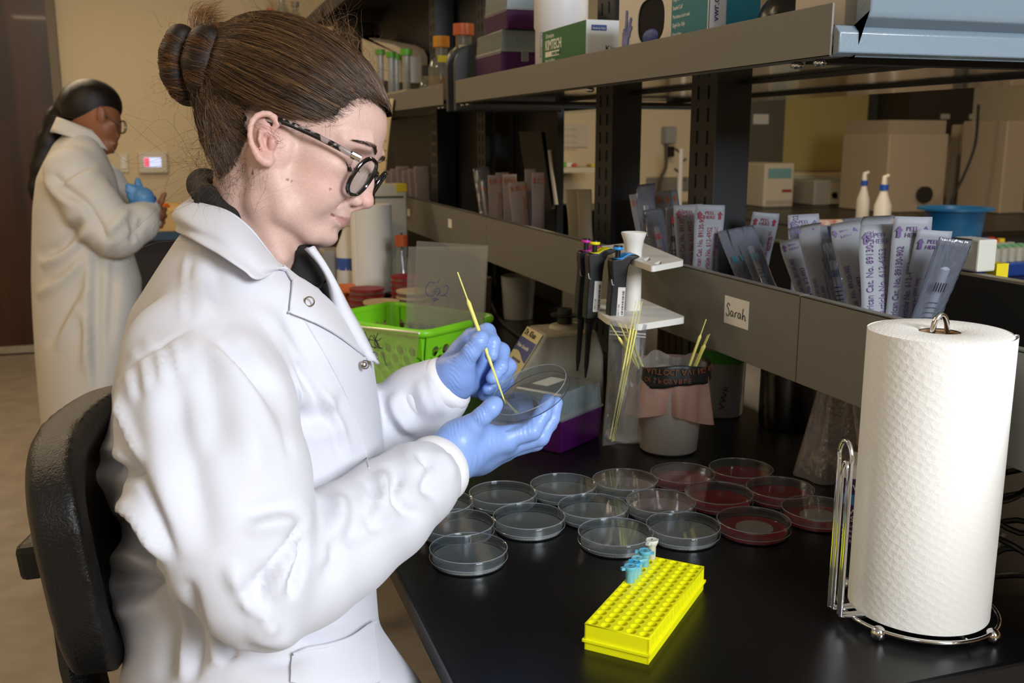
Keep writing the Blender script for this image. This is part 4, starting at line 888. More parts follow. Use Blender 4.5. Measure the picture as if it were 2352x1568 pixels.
# glove box
yN, L_, W__, h_ = shelf_item(1423, 1627, 1750, .722, -20)
t = thing('glove_carton', 'white and teal carton of nitrile gloves with an oval opening', 'carton', (.722, yN, SZ)); h_ = max(h_, .125)
teal = mat('carton_teal', '127a8c', .5); wl = mat('carton_lilac', 'cdd0dc', .5)
part('carton', MB().box((.004, .001, 0), (W__, L_ - .001, h_)), wl, t)
ovc = [(L_ * .60 + .045 * math.cos(a) * (1 if abs(math.cos(a)) < .99 else 1), .078 + .036 * math.sin(a)) for a in np.linspace(0, 2 * PI, 33)[:-1]]
ovc = [(L_ * .60 + np.sign(math.cos(a)) * abs(math.cos(a)) ** .6 * .048, .074 + np.sign(math.sin(a)) * abs(math.sin(a)) ** .8 * .034) for a in np.linspace(0, 2 * PI, 41)[:-1]]
plate([(.0, 0), (L_, 0), (L_, h_), (0, h_)], [ovc], .0016, 'opening_side', mat('carton_cream', 'ddd8cf', .5), t, Matrix.Translation((.001, 0, 0)) @ basis((0, 1, 0), (0, 0, 1)).to_4x4())
part('opening_dark', MB().box((.0030, L_ * .60 - .052, .036), (.0038, L_ * .60 + .052, .112)), mat('opening_black', '040404', .9), t)
part('teal_block', MB().prism([(0.001, 0), (L_ * .36, 0), (L_ * .36, h_), (0.001, h_)], -.0006, -.0001, 'x'), teal, t)
part('inner_gloves', MB().sphere((.004, L_ * .62, .050), .03, 16, 10, (.12, 1, .45)), mat('glove_dark_blue', '1c3f94', .5, bump=.8, bscale=60), t, smooth='all')
hnd = MB(); hc = L_ * .90
hnd.tube([(-.001, hc + .004, .022), (-.001, hc, .065)], [.012, .013], 8, flat=.08, up=(1, 0, 0))
for (dy, dz) in ((-.002, .050), (-.020, .036), (-.022, .022), (-.016, .010), (.008, .020)): hnd.tube([(-.001, hc, .052), (-.001, hc + dy, .052 + dz * .95)], [.006, .0035], 8, flat=.15, up=(1, 0, 0))
part('printed_hand', hnd, mat('print_violet', '6f76ae', .6), t, smooth='all')
for k, s_ in enumerate(('Non poudres', 'Textured Fingers', 'Doigt textures', 'Beaded Cuff', 'Manchettes a bord roule', 'Single-Use Only', 'Usage unique')):
    face_text(s_, .0088 if k % 2 else .0078, tw, t, L_ * .345, .118 - k * .0125, name='teal_print', sx=.68)
part('teal_patch', MB().box((W__ * .35, -.0007, .02), (W__ * .98, 0, h_ - .012)), mat('patch_teal', '1b7f9e', .5), t)
text_mesh('vwr.com', .014, mat('print_navy', '1d2f6e', .6), t, (W__ * .20, -.0009, .055), basis((0, 0, 1), (-1, 0, 0)), name='web_print'); text_mesh('X', .02, MATS['print_navy'], t, (W__ * .12, -.0009, .022), (PI / 2, 0, 0), name='logo_print', shear=.3)
# box of powder at the end with printed weight, and dark bag, cream box
q0 = onx(1760, 40, .76); tag(part('black_bag', MB().sphere((0, 0, .045), .05, 20, 12, (.9, 1, .9)), mat('bag_black2', '0c0c0d', .3, bump=.8, bscale=40), loc=(.80, q0.y, SZ), smooth='all'), 'crumpled black bag on the shelf between the glove carton and the cream one', 'bag')
yN, L_, W__, h_ = shelf_item(1812, 1912, 1990, .726, -20)
t = thing('cream_carton', 'cream white carton printed 25 LB at the near end of the shelf', 'carton', (.716 + .02, 1.012, SZ)); part('carton', MB().box((0, 0, 0), (.10, .10, .15)), mat('carton_offwhite', 'cfc6b8', .6), t, bevel=.001)
front_text('(25 LB) 1 (', .0165, mat('print_plum2', '3a2348', .6), t, -.018 + .001, .008, y=-.0009, name='weight_print', bold=.0003, sx=.72)
# ---- bottles and tubes on the farther shelf
glass = film('bottle_glass', 'd8dcd4', .14, .05); amber = film('amber_liquid', 'b57a1a', .75, .1)
def bottle(lab, x, y, r, h, cap_c, liquid=None, fill=.4, cap_h=.028, neck=.45, sticker=None, z=SZ):
    t = thing('media_bottle', lab, 'bottle', (x, y, z))
    part('glass', MB().lathe([(.003, .001), (r - .004, .001), (r, .006), (r, h * .60), (r * .80, h * .74), (r * neck, h * .82), (r * neck, h)], 36), glass, t, smooth=True)
    if liquid: part('liquid', MB().lathe([(.002, .004), (r - .004, .004), (r - .002, .008), (r - .002, h * fill), (.002, h * fill)], 30, cap=True), liquid, t, smooth=True)
    rc = r * neck + .006; part('cap', MB().rings([[(rc * (1 + .03 * (q % 2)) * math.cos(2 * PI * q / 40), rc * (1 + .03 * (q % 2)) * math.sin(2 * PI * q / 40), h + zz) for q in range(40)] for zz in (-.004, cap_h)]), mat('cap_' + cap_c, cap_c, .45), t, bevel=.001)
    if sticker: part('sticker', MB().box((-r * .5, -r * .80 - .002, h * .70), (r * .3, -r * .80, h * .82)), mat('sticker_' + sticker, sticker, .6), t)
    return t
q = onx(1062, 100, .80); bottle('large clear bottle with an orange ribbed cap beside the tip boxes', .80, 2.86, .052, .185, 'b5531c', sticker='d6d0c4')
bottle('clear bottle of amber liquid with a yellow cap next to the big orange capped one', .775, 3.02, .040, .165, 'c98712', amber, .45, sticker='d2c832')
bottle('small clear bottle with a black cap beside the amber one', .765, 3.16, .026, .09, '141414', None)
bottle('small clear bottle behind the black capped one', .83, 3.3, .028, .08, '33363a', None)
gcap = mat('tube_cap_green', '5aa81c', .4)
for i, (px, py, xx, liq) in enumerate(((873, 126, .77, 'd8c21a'), (898, 132, .80, None), (909, 137, .84, None), (933, 127, .76, 'c0472a'))):
    q = onx(px, py, xx); t = thing('centrifuge_tube', ['green capped tube with yellow liquid nearest the hair', 'green capped empty tube next to the yellow filled one', 'green capped tube mostly hidden behind its neighbour', 'green capped tube with a red sample'][i], 'tube', (xx, q.y, SZ), 0, 'green capped tubes on the far shelf')
    hh_ = q.z - SZ; part('tube', MB().lathe([(.002, 0), (.012, .012), (.0135, .02), (.0135, hh_), (.012, hh_)], 20, cap=True), milky, t, smooth=True)
    part('cap', MB().lathe([(.003, hh_), (.020, hh_), (.020, hh_ + .020), (.003, hh_ + .021)], 24, cap=True), gcap, t, smooth=True)
    if liq: part('sample', MB().lathe([(.003, .004), (.012, .012), (.0125, .045), (.002, .045)], 16, cap=True), mat('liq_' + liq, liq, .3), t, smooth=True)
pts = [(lambda q: (q.y, q.z))(onx(px, py, .86)) for px, py in ((800, 190), (795, 100), (812, 90), (830, 88), (905, 103), (922, 112), (930, 130), (930, 190))]; pts = [(min(max(y, 2.8), 4.85), max(z, SZ)) for y, z in pts]
tag(part('white_bin', MB().prism(pts, .86, .95, 'x'), mat('bin_white', 'b9b0a0', .5), bevel=.006), 'pale plastic storage bin on the shelf behind the green capped tubes', 'storage bin')
q = onx(910, 195, .72); tag(part('clear_tray', MB().box((0, 0, 0), (.10, .42, .05)), film('tray_clear', 'd6d2c8', .35, .2), loc=(.715, 3.25, SZ), bevel=.002), 'shallow clear tray at the shelf edge under the green capped tubes', 'tray')
# cluster of bottles above the hair on the far section
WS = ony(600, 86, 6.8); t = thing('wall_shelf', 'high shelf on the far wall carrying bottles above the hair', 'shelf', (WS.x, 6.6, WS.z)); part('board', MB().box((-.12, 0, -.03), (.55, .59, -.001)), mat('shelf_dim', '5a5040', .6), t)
for i, (px, h_b, r_b, c_) in enumerate(((575, .05, .022, '2a2724'), (590, .09, .03, 'a9a296'), (606, .11, .03, '2a2724'), (622, .15, .036, 'c9521a'), (650, .24, .040, 'c9bfae'), (680, .20, .036, '9a8f7c'))):
    q = ony(px, 60, 6.75 + .05 * (i % 2)); bottle(['smallest dark capped bottle on the high wall shelf', 'small grey capped bottle on the high wall shelf', 'dark capped bottle beside the orange capped one on the high shelf', 'orange capped bottle on the high wall shelf above the hair', 'tall pale capped bottle at the top above the hair', 'bottle behind the hair on the high wall shelf'][i], q.x, q.y, r_b, h_b, c_, None, neck=.5, z=WS.z)
# ---- hanging paper strip beside the face, fixed to the shelf end
t = base(thing('paper_list', 'long cream paper list hanging from the shelf beside the forehead', 'paper', onx(895, 350, .694)))
c5 = [onx(868, 468, .694), onx(882, 462, .694), onx(905, 226, .694), onx(872, 226, .694)]
part('sheet', MB().grid(lambda u, v: bil(c5, u, v) - R_ * .004 * math.sin(3 * v), 8, 16, .0006), mat('paper_cream', 'd8c9a4', .8), t, smooth='all', world=True)
for k in range(9): text_mesh('- - -', .030, pen, t, onx(881, 262 + 22 * k, .688) - onx(895, 350, .694), basis((0, -1, 0), (0, 0, 1)), name='list_writing')
# ================================================================== wrapped serological pipettes and syringes standing in the ledge tray
wrapc = mat('wrap_paper', '85888f', .6); wrapb = film('wrap_film', '9fa4b2', .30, .12, k=.4); TZ = TT + .165 + .018
def wrapped(lab, bx, by, tx, ty, X, w_, ink, film_side=False, curl=0.0, group=None, txt=True, lines=('VWR North American Cat. No. 89130-902', 'VWR European Article No. 612-4953'), flip=0, tcol='wrap_paper'):
    """flat peel pack standing in the tray; bottom and top pixel of its centre line, at bench depth X"""
    b0 = onx(bx, by, X); t0 = onx(tx, ty, X); ax = (t0 - b0).normalized(); b0 = b0 + ax * ((TZ + .002 - b0.z) / ax.z); L = (t0 - b0).length
    rt_ = Vector(R_); rt_ = (rt_ - ax * rt_.dot(ax)).normalized(); nn_ = ax.cross(rt_) * -1
    if nn_.dot(F_) > 0: nn_ = -nn_
    t = thing('peel_pack', lab, 'peel pack', b0, 0, group); M = Matrix((rt_, ax, nn_)).transposed(); t.rotation_euler = M.to_euler()
    def f(u, v):
        x = (u - .5) * w_ * (1 + .05 * math.sin(v * 9)); y = v * L; z = .0016 * math.sin(PI * u) + .0007 * math.sin(5 * v + 3 * u); c_ = max(0, (v - .84) / .16)
        return (x + curl * .02 * c_ * c_, y, z - curl * .03 * c_ ** 2 * (1 if flip == 0 else u))
    pm_ = wrapb if film_side else MATS[tcol]
    fr = part('paper_side', MB().grid(f, 8, 22, .0006), pm_, t, smooth='all')
    if film_side:
        part('syringe', MB().tube([(0, L * q, -.004) for q in (.0, .80, .82, .88)], [w_ * .22, w_ * .22, w_ * .12, w_ * .10], 12), film('syringe_body', 'c9cedd', .35, .15) if 'syringe_body' not in MATS else MATS['syringe_body'], t, smooth=True)
        part('plug', MB().tube([(0, L * q, -.004) for q in (.74, .82)], w_ * .13, 10), mat('plug_white', 'd9dcea', .5), t, smooth=True)
        g_ = MB()
        for k in range(14): g_.tube([(-w_ * .15, L * (.12 + .035 * k), w_ * .23 - .004), (w_ * .15, L * (.12 + .035 * k), w_ * .23 - .004)], .0006, 4)
        part('graduations', g_, ink, t); g_ = MB()
        for k in range(5): g_.tube([(-w_ * .2 + w_ * .08 * k, L * .66, w_ * .20), (-w_ * .2 + w_ * .08 * k, L * .72, w_ * .20)], .0007, 4)
        part('band_print', g_, ink, t)
    elif txt:
        Rm = basis((0, 1, 0), (-1, 0, 0)); sz = min(.0125, w_ * .24)
        for k, s_ in enumerate(lines): text_mesh(s_, sz, ink, fr, (-w_ * .18 + k * w_ * .30, L * .10, .0026), Rm, name='pack_print', sx=.78)
        text_mesh('Manufactured for VWR International, LLC', sz * .62, ink, fr, (w_ * .32, L * .34, .0024), Rm, name='pack_print', sx=.75); text_mesh('Made in USA', sz * .62, ink, fr, (w_ * .42, L * .62, .0022), Rm, name='pack_print', sx=.75)
        text_mesh('PEEL', w_ * .17, ink, fr, (0, L * .915, .0028 - curl * .012), (0, 0, 0), name='peel_print', align='CENTER'); text_mesh('HERE', w_ * .17, ink, fr, (0, L * .878, .0028 - curl * .006), (0, 0, 0), name='peel_print', align='CENTER')
        for sx_ in (-1, 1):
            x0 = sx_ * w_ * .36; part('arrow', MB().prism([(x0 - w_ * .05, L * .875), (x0 + w_ * .05, L * .875), (x0 + w_ * .05, L * .915), (x0 + w_ * .10, L * .915), (x0, L * .945), (x0 - w_ * .10, L * .915), (x0 - w_ * .05, L * .915)], (.0026 - curl * .010), (.0030 - curl * .010)), ink, fr)
        text_mesh('STERILE R  (2)', sz * .8, ink, fr, (w_ * .12, L * .03, .0026), Rm, name='sterile_print', sx=.8)
    return t
vio = mat('ink_violet', '5a4474', .6); mar = mat('ink_maroon', '7c2434', .6); org = mat('ink_orange', 'b5602c', .6); blu = mat('ink_blue', '2c3c86', .6); tea = mat('ink_teal', '2f7f94', .6)
# near group
GP = 'violet printed peel packs leaning in the ledge tray'
wrapped('violet printed pack leaning at the left end of the near group, folded top', 1880, 745, 1815, 545, .90, .040, vio, curl=.3)
wrapped('clear sided pack with a tube, second in the near group', 1900, 700, 1838, 520, .93, .040, blu, True)
wrapped('white edged pack bent over its neighbour in the near group', 1905, 740, 1850, 505, .875, .030, vio, curl=.8)
wrapped('pale pack standing straight at the back of the near group', 1850, 640, 1845, 492, .98, .050, vio)
wrapped('clear pack with blue scribble marks in the near group', 1940, 745, 1900, 548, .90, .034, blu, True)
wrapped('pale pack seen edge on behind the clear one', 1925, 720, 1880, 520, .93, .024, vio, txt=False)
wrapped('violet printed pack leaning back with a torn pointed top', 2000, 775, 1935, 505, .86, .040, vio, curl=.4)
wrapped('clear pack holding a tube behind the torn topped pack', 1985, 700, 1970, 500, .95, .045, blu, True)
wrapped('violet printed pack with its top curling over to the roll', 2010, 740, 2005, 495, .90, .042, vio, curl=.9)
wrapped('upright violet printed pack with a rounded top in the middle', 2022, 790, 2022, 515, .845, .052, vio, curl=.2)
wrapped('tallest violet printed pack with two clear arrows at its top', 2065, 790, 2098, 497, .87, .046, vio)
wrapped('violet printed pack leaning to the roll, arrows at its top', 2085, 790, 2148, 528, .89, .042, vio, lines=('612-4953', 'VWR North American'))
wrapped('clear pack with a marked tube leaning furthest to the roll', 2100, 800, 2196, 548, .88, .040, mat('ink_dark', '2a2a3a', .6), True)
# syringes by the second upright
for i, (bx, by, tx, ty, w_) in enumerate(((1712, 660, 1662, 530, .022), (1728, 665, 1688, 525, .024), (1765, 672, 1706, 522, .036), (1722, 640, 1700, 540, .020))):
    wrapped(['thin clear syringe pack leaning by the dark upright, closest to it', 'thin clear syringe pack, second from the dark upright', 'widest clear syringe pack of the four leaning together', 'short clear syringe pack tucked behind the others'][i], bx, by, tx, ty, .88 + .015 * i, w_, tea, True)
wrapped('maroon printed pack leaning the other way, alone behind the syringes', 1730, 650, 1760, 488, .98, .046, mar, lines=('89130-900', '612-4952'))
# group by the nearer upright and stand
wrapped('maroon printed pack standing alone against the dark upright', 1618, 640, 1632, 470, .86, .048, mar, lines=('VWR North American Cat. No. 89130-900', 'VWR European Article No. 612-4952'))
wrapped('maroon printed pack next to the syringe with a red plunger', 1586, 625, 1580, 470, .86, .050, mar, lines=('VWR North American Cat. No. 89130-900', 'VWR European Article No. 612-4952'))
t = wrapped('clear pack with a red banded syringe', 1550, 620, 1548, 475, .85, .030, mat('ink_black', '22222a', .6), True)
part('red_band', MB().tube([(0, .155, -.004), (0, .168, -.004)], .0078, 12), mat('band_red', 'b01c2c', .4), t, smooth=True)
wrapped('clear pack with a red biohazard print leaning by the red banded syringe', 1525, 615, 1500, 480, .87, .036, mat('ink_red', 'b5242c', .6), True)
wrapped('tall clear pack with a bent tip, nearest the stand column', 1500, 610, 1478, 420, .86, .034, MATS['ink_dark'], True, curl=.4)
wrapped('orange printed pack behind the clear bent one', 1520, 560, 1510, 440, .95, .055, org, lines=('89130-898',))
wrapped('orange printed pack at the back showing one arrow', 1545, 570, 1528, 438, .98, .050, org, lines=('VWR 89130-898',))
wrapped('narrow orange printed pack against the first upright', 1490, 600, 1463, 445, .90, .032, org, lines=('VWR North American Cat.',))
# farther group
GF = 'pipette packs further along the ledge tray'
wpink = mat('wrap_dim', '8f8488', .65)
for i, (bx, by, tx, ty, w_, xx) in enumerate(((1138, 505, 1137, 402, .042, .90), (1158, 508, 1154, 396, .040, .93), (1172, 512, 1170, 400, .040, .90), (1196, 520, 1188, 418, .048, .88), (1220, 520, 1218, 388, .030, .92), (1236, 525, 1237, 396, .034, .89))):
    wrapped(['orange marked pack at the end of the far group away from the posts', 'orange marked pack, second of the far group', 'dim pack in the middle of the far group, orange arrows', 'front pack of the far group, wider than the rest', 'narrow tall pack of the far group', 'orange dotted pack at the end of the far group nearest the dark cover'][i], bx, by, tx, ty, xx, w_, org, txt=(i != 4), lines=('VWR 89130-898',), tcol='wrap_dim')
wrapped('crumpled clear pack standing before the far group', 1120, 500, 1105, 385, .90, .05, org, True)
for i in range(6):
    wrapped(['grey dim pack in the furthest group, closest to the slotted post', 'second dim pack of the furthest group', 'third dim pack of the furthest group', 'fourth dim pack of the furthest group', 'fifth dim pack of the furthest group', 'dim pack of the furthest group closest to the glasses'][i], 972 - 14 * i, 470, 968 - 14 * i, 382 + 5 * (i % 3), .92, .06, org, txt=False, tcol='wrap_dim', group='dim packs by the furthest post')
for i, (bx, tx) in enumerate(((1322, 1316), (1345, 1342), (1334, 1330))): wrapped(['cream pack beside the slotted upright, away from it', 'cream pack beside the slotted upright, touching it', 'cream pack between two others by the slotted upright'][i], bx, 540, tx, 435, .96 + .02 * i, .036, org, txt=False, tcol='wrap_cream' if 'wrap_cream' in MATS else mat('wrap_cream', 'a3977c', .6).name)
# dark cover and white dispenser on the ledge
t = base(thing('tablet_stand', 'tall black tablet on a white stand behind the far packs', 'tablet', P(1240, 420, 3.0))); c6 = [P(1228, 480, 3.0), P(1275, 480, 2.95), P(1252, 303, 2.95), P(1200, 303, 3.0)]
part('tablet', MB().grid(lambda u, v: bil(c6, u, v), 2, 2, .02), mat('tablet_black', '08080a', .4), t, world=True); part('stand_edge', MB().tube([P(1262, 345, 2.94), P(1268, 400, 2.94), P(1278, 470, 2.94)], .006, 8), white, t, smooth=True, world=True)
A = onx(2205, 640, XRF + .02); t = base(thing('towelette_dispenser', 'white tissue dispenser with a yellow corner on the far ledge lip behind the packs', 'dispenser', (XRF, A.y, TT + .29)))
dsp = mat('dispenser_white', 'c9c7ba', .5); q0 = onx(2190, 645, XRF + .01); q1 = onx(2300, 560, XRF + .01)
yy0, yy1 = onx(2280, 620, XRF + .02).y, onx(2205, 620, XRF + .02).y; zb = TT + .165 + .125; zt_ = onx(2250, 545, XRF + .02).z
part('body', MB().prism([(yy0, zb), (yy1, zb), (yy1, zb + .018), (yy1 - .012, zb + .030), (yy1 - .012, zt_), (yy0, zt_)], XRF - .01, XRF + .025, 'x'), dsp, t, world=True, bevel=.003)
part('yellow_corner', MB().box((XRF - .0115, yy0, zt_ - .022), (XRF + .026, yy0 + .022, zt_ + .001)), mat('corner_yellow', 'dcc61e', .5), t, world=True)
part('arm', MB().box((XRF - .014, yy0 + .02, zb + .03), (XRF - .010, yy1 + .04, zb + .040)), dsp, t, world=True); part('opening', MB().lathe([(.0005, 0), (.018, 0), (.018, .001), (.0005, .001)], 20, cap=True), mat('opening_black'), t).location = Vector((XRF - .0108, (yy0 + yy1) / 2, zb + .048)) - Vector(t['_base'])
t.children[-1].rotation_euler = (0, PI / 2, 0)
face_text('towelettes', .010, mat('print_grey', '55554e', .6), t, (yy0 + yy1) / 2 - A.y + .03, zt_ - .028 - (TT + .29), x=-.012, name='dispenser_print')
# ================================================================== far end of the island bench
t = thing('paper_towel_roll', 'cream looking paper towel roll on the bench beyond the nose', 'paper towel', (*onz(858, 668, TT + .01).xy, TT + .012)); 
q = t.location; towel_roll(t, .064, .275, th0=-2.6, core=.018)
t2 = thing('towel_stand', 'black wire stand of the farther paper towel roll', 'towel stand', (q.x, q.y, TT)); bw = mat('wire_black', '16161a', .3, .6)
part('ring_foot', MB().tube([(.078 * math.cos(a), .078 * math.sin(a), .004) for a in np.linspace(0, 2 * PI, 49)[:-1]], .003, 8, closed=True), bw, t2, smooth=True)
part('handle_loop', MB().tube([(-.010, 0, .004), (-.010, 0, .30)] + [(-.010 * math.cos(a), 0, .31 + .022 * math.sin(a)) for a in np.linspace(.1, PI - .1, 9)] + [(.010, 0, .30), (.010, 0, .004)], .003, 8), bw, t2, smooth=True)
part('side_arm', MB().tube([(.095, -.012, .004), (.095, -.012, .165), (.095, -.010, .185), (.095, 0, .192), (.095, .010, .185), (.095, .012, .165), (.095, .012, .004)], .003, 8), bw, t2, smooth=True)
GS = 'stacks of filled petri dishes behind the basket'
cr_ = mat('dish_cream', 'cdb791', .5); rd_ = mat('dish_red', '8c1420', .4); pk = film('dish_side_red', '9c5a50', .55, .2); pb = film('dish_side_pale', 'b99a80', .45, .2)
def far_dish(lab, x, y, z, red, grp):
    t = thing('petri_dish', lab, 'petri dish', (x, y, z), 0, grp); part('dish', MB().lathe([(.002, 0), (.0435, 0), (.044, .0135), (.002, .0135)], 36, cap=True), pk if red else pb, t, smooth=True); part('agar_layer', MB().lathe([(.0442, .009), (.0455, .009), (.0455, .0145), (.002, .0148)], 36), rd_ if red else cr_, t, smooth=True)
for si, (px, py, n_, red, d_) in enumerate(((845, 745, 7, True, 2.62), (877, 735, 6, False, 2.50), (935, 700, 7, True, 2.86), (950, 712, 6, False, 2.68))):
    q = P(px, py, d_); 
    for k in range(n_):
        sd_ = ['red stack nearest the coat', 'cream stack in front of the red one', 'red stack behind the plastic sheet', 'cream stack behind the plastic sheet'][si]
        far_dish('%s agar dish, %s in the %s' % ('red' if red else 'cream', ['lowest', 'second up', 'third up', 'fourth up', 'fifth up', 'sixth up', 'topmost'][k] if k < n_ - 1 else 'topmost', sd_), q.x, q.y, TT + .001 + k * .0155, red, sd_)
t = thing('media_bottle', 'small bottle with an orange cap inside the black wire loop', 'bottle', (*P(925, 700, 3.05).xy, TT)); part('glass', MB().lathe([(.003, 0), (.028, 0), (.028, .12), (.014, .15), (.014, .175)], 24), glass, t, smooth=True); part('cap', MB().lathe([(.003, .172), (.019, .172), (.019, .205), (.003, .205)], 24, cap=True), mat('cap_b5531c', 'b5531c', .45), t, smooth=True)
A = P(900, 560, 3.0); t = base(thing('towelette_dispenser', 'white dispenser with a yellow corner behind the farther towel roll', 'dispenser', (A.x, A.y, TT)))
q0 = P(842, 640, 3.3); x0, y0 = q0.x, q0.y; zt_ = P(900, 422, 3.3).z; X1 = P(935, 500, 3.3)
dd_ = Vector((X1.x - x0, X1.y - y0, 0)); t.rotation_euler = (0, 0, math.atan2(dd_.y, dd_.x)); t.location = (x0, y0, TT); del t['_base']; H_d = zt_ - TT
part('body', MB().prism([(0, 0), (dd_.length, 0), (dd_.length, H_d), (.0, H_d), (0, H_d - .06), (.05, H_d - .07), (.07, H_d - .12), (.07, .05), (0, .03)], 0, .10, 'y'), dsp, t, bevel=.004)
part('yellow_corner', MB().box((dd_.length - .035, -.002, H_d - .025), (dd_.length + .001, .05, H_d + .001)), mat('corner_yellow'), t); part('slot_line', MB().box((dd_.length * .25, -.001, H_d - .045), (dd_.length - .01, 0, H_d - .038)), mat('print_grey'), t)
t = thing('spray_bottle', 'white spray bottle half hidden behind the lips and the towel roll', 'spray bottle', (*P(806, 690, 3.3).xy, TT)); part('body', MB().lathe([(.003, 0), (.042, 0), (.044, .02), (.042, .14), (.022, .19), (.016, .21), (.003, .21)], 28, cap=True), white, t, smooth=True); part('trigger_head', MB().box((-.02, -.014, .21), (.045, .014, .25)), white, t, bevel=.004); part('print', MB().lathe([(.0435, .07), (.0435, .11)], 20), mat('print_blue'), t, smooth=True)
t = thing('orange_rack', 'orange plastic tube rack behind the far lapel', 'rack', (*P(775, 690, 2.9).xy, TT)); og = mat('rack_orange', 'd8660f', .45)
for a in ((-.05, -.04), (.03, -.04), (.03, .04), (-.05, .04)): part('leg', MB().box((a[0], a[1], 0), (a[0] + .018, a[1] + .018, .055)), og, t)
part('deck', MB().box((-.06, -.05, .055), (.06, .07, .068)), og, t, bevel=.003)
tag(part('grey_instrument', MB().box((0, 0, 0), (.12, .12, .13)), mat('instrument_grey', '8f8b84', .5), loc=(*P(745, 700, 3.3).xy, TT), bevel=.01), 'small grey instrument box behind the far lapel', 'instrument')
tag(part('adhesive_tape', MB().lathe([(.02, 0), (.04, 0), (.04, .02), (.02, .02), (.02, 0)], 28), blk, loc=(*onx(1008, 560, .70).xy, TT + .001) if False else (.66, 2.6, TT + .001), smooth=True), 'black tape roll behind the clear plastic sheet', 'tape roll')
# ================================================================== next bench and far wall benches seen under the shelf
t = thing('back_counter', 'black topped counter along the far wall', 'counter', (2.0, 6.2, 0)); part('worktop', MB().box((0, 0, TT - .03), (4.1, .99, TT)), resin, t, bevel=.004); part('cabinet', MB().box((.02, .05, .1), (4.08, .95, TT - .031)), mat('cabinet_grey'), t)
t = thing('second_island', 'black topped second island bench behind the shelving', 'bench', (2.45, 1.2, 0)); part('worktop', MB().box((0, 0, TT - .03), (.85, 4.2, TT)), resin, t, bevel=.004); part('cabinet', MB().box((.05, .05, .1), (.80, 4.15, TT - .031)), mat('cabinet_grey'), t)
inst = mat('instrument_cream', 'c2b7a0', .5); instd = mat('instrument_face', 'a39b8a', .5)
def fbox(name, lab, cat, x0, y0, x1, y1, Y, dep, m, **k):
    A = ony(x0, y1, Y); B = ony(x1, y0, Y); t = thing(name, lab, cat, (A.x, Y, A.z)); part('body', MB().box((0, 0, 0), (B.x - A.x, dep, B.z - A.z)), m, t, bevel=k.get('bevel', .012), seg=3); return t, B.x - A.x, B.z - A.z
def stand(t, h): pass
t, w_, h_ = fbox('centrifuge', 'cream benchtop centrifuge with a display and red badge', 'centrifuge', 1752, 384, 1826, 486, 6.35, .45, inst); t.location.z = TT + .001
part('display', MB().box((w_ * .12, -.004, h_ * .66), (w_ * .88, 0, h_ * .88)), mat('display_teal', '6f9a98', .4), t); part('red_badge', MB().box((w_ * .60, -.004, h_ * .34), (w_ * .92, 0, h_ * .40)), mat('badge_red', '8c2020', .5), t); part('grille', MB().box((w_ * .08, -.004, .02), (w_ * .95, 0, h_ * .16)), instd, t)
t, w_, h_ = fbox('orbital_shaker', 'grey control box with two round dials next to the centrifuge', 'shaker', 1868, 418, 1952, 478, 6.4, .3, instd); t.location.z = TT + .001
part('face_plate', MB().box((w_ * .42, -.004, .01), (w_, 0, h_ * .9)), inst, t)
for u in (.56, .86): part('dial', MB().lathe([(.002, 0), (.022, 0), (.022, .012), (.002, .012)], 16, (0, 0, 0), cap=True), blk, t).location = (w_ * u, -.004, h_ * .4)
for c_ in t.children:
    if c_.name.startswith('dial'): c_.rotation_euler = (PI / 2, 0, 0)
t = thing('mini_centrifuge', 'small round white mini centrifuge between the two instruments', 'centrifuge', (*ony(1848, 470, 6.5).xz, 0)); t.location = (ony(1848, 470, 6.85).x, 6.88, TT); part('dome', MB().sphere((0, 0, .055), .085, 24, 14, (1, 1, .75)), white, t, smooth='all'); part('base', MB().lathe([(.004, 0), (.08, 0), (.078, .04), (.004, .04)], 24, cap=True), white, t, smooth=True)
for i, (px, yb, Y, h_) in enumerate(((1982, 500, 5.1, .30), (2028, 520, 4.6, .29))):
    q = ony(px, 470, Y); t = thing('wash_bottle', ['white wash bottle with a blue collar, slimmer of the two', 'white wash bottle with a blue cap in front of the grey cabinet'][i], 'wash bottle', (q.x, Y, TT)); r_ = .038 + .008 * i
    part('body', MB().lathe([(.003, 0), (r_, 0), (r_, .13), (r_ * .45, .20), (r_ * .4, .215), (.003, .215)], 24, cap=True), white, t, smooth=True); part('collar', MB().lathe([(.003, .213), (r_ * .52, .213), (r_ * .52, .245), (.003, .245)], 20, cap=True), mat('collar_blue', '1f4fae', .4), t, smooth=True)
    part('spout', MB().tube([(0, 0, .245), (0, 0, .285), (.02, -.01, .295)], [.016, .014, .008], 12), white if i == 0 else mat('spout_cream', 'd9d2c2', .4), t, smooth=True)
t = thing('equipment_bench', 'black topped bench under the beige equipment cabinets', 'bench', (3.36, 4.3, 0)); part('worktop', MB().box((0, 0, TT - .03), (2.75, 1.85, TT)), resin, t, bevel=.004); part('cabinet', MB().box((.02, .05, .1), (2.7, 1.8, TT - .031)), mat('cabinet_grey'), t)
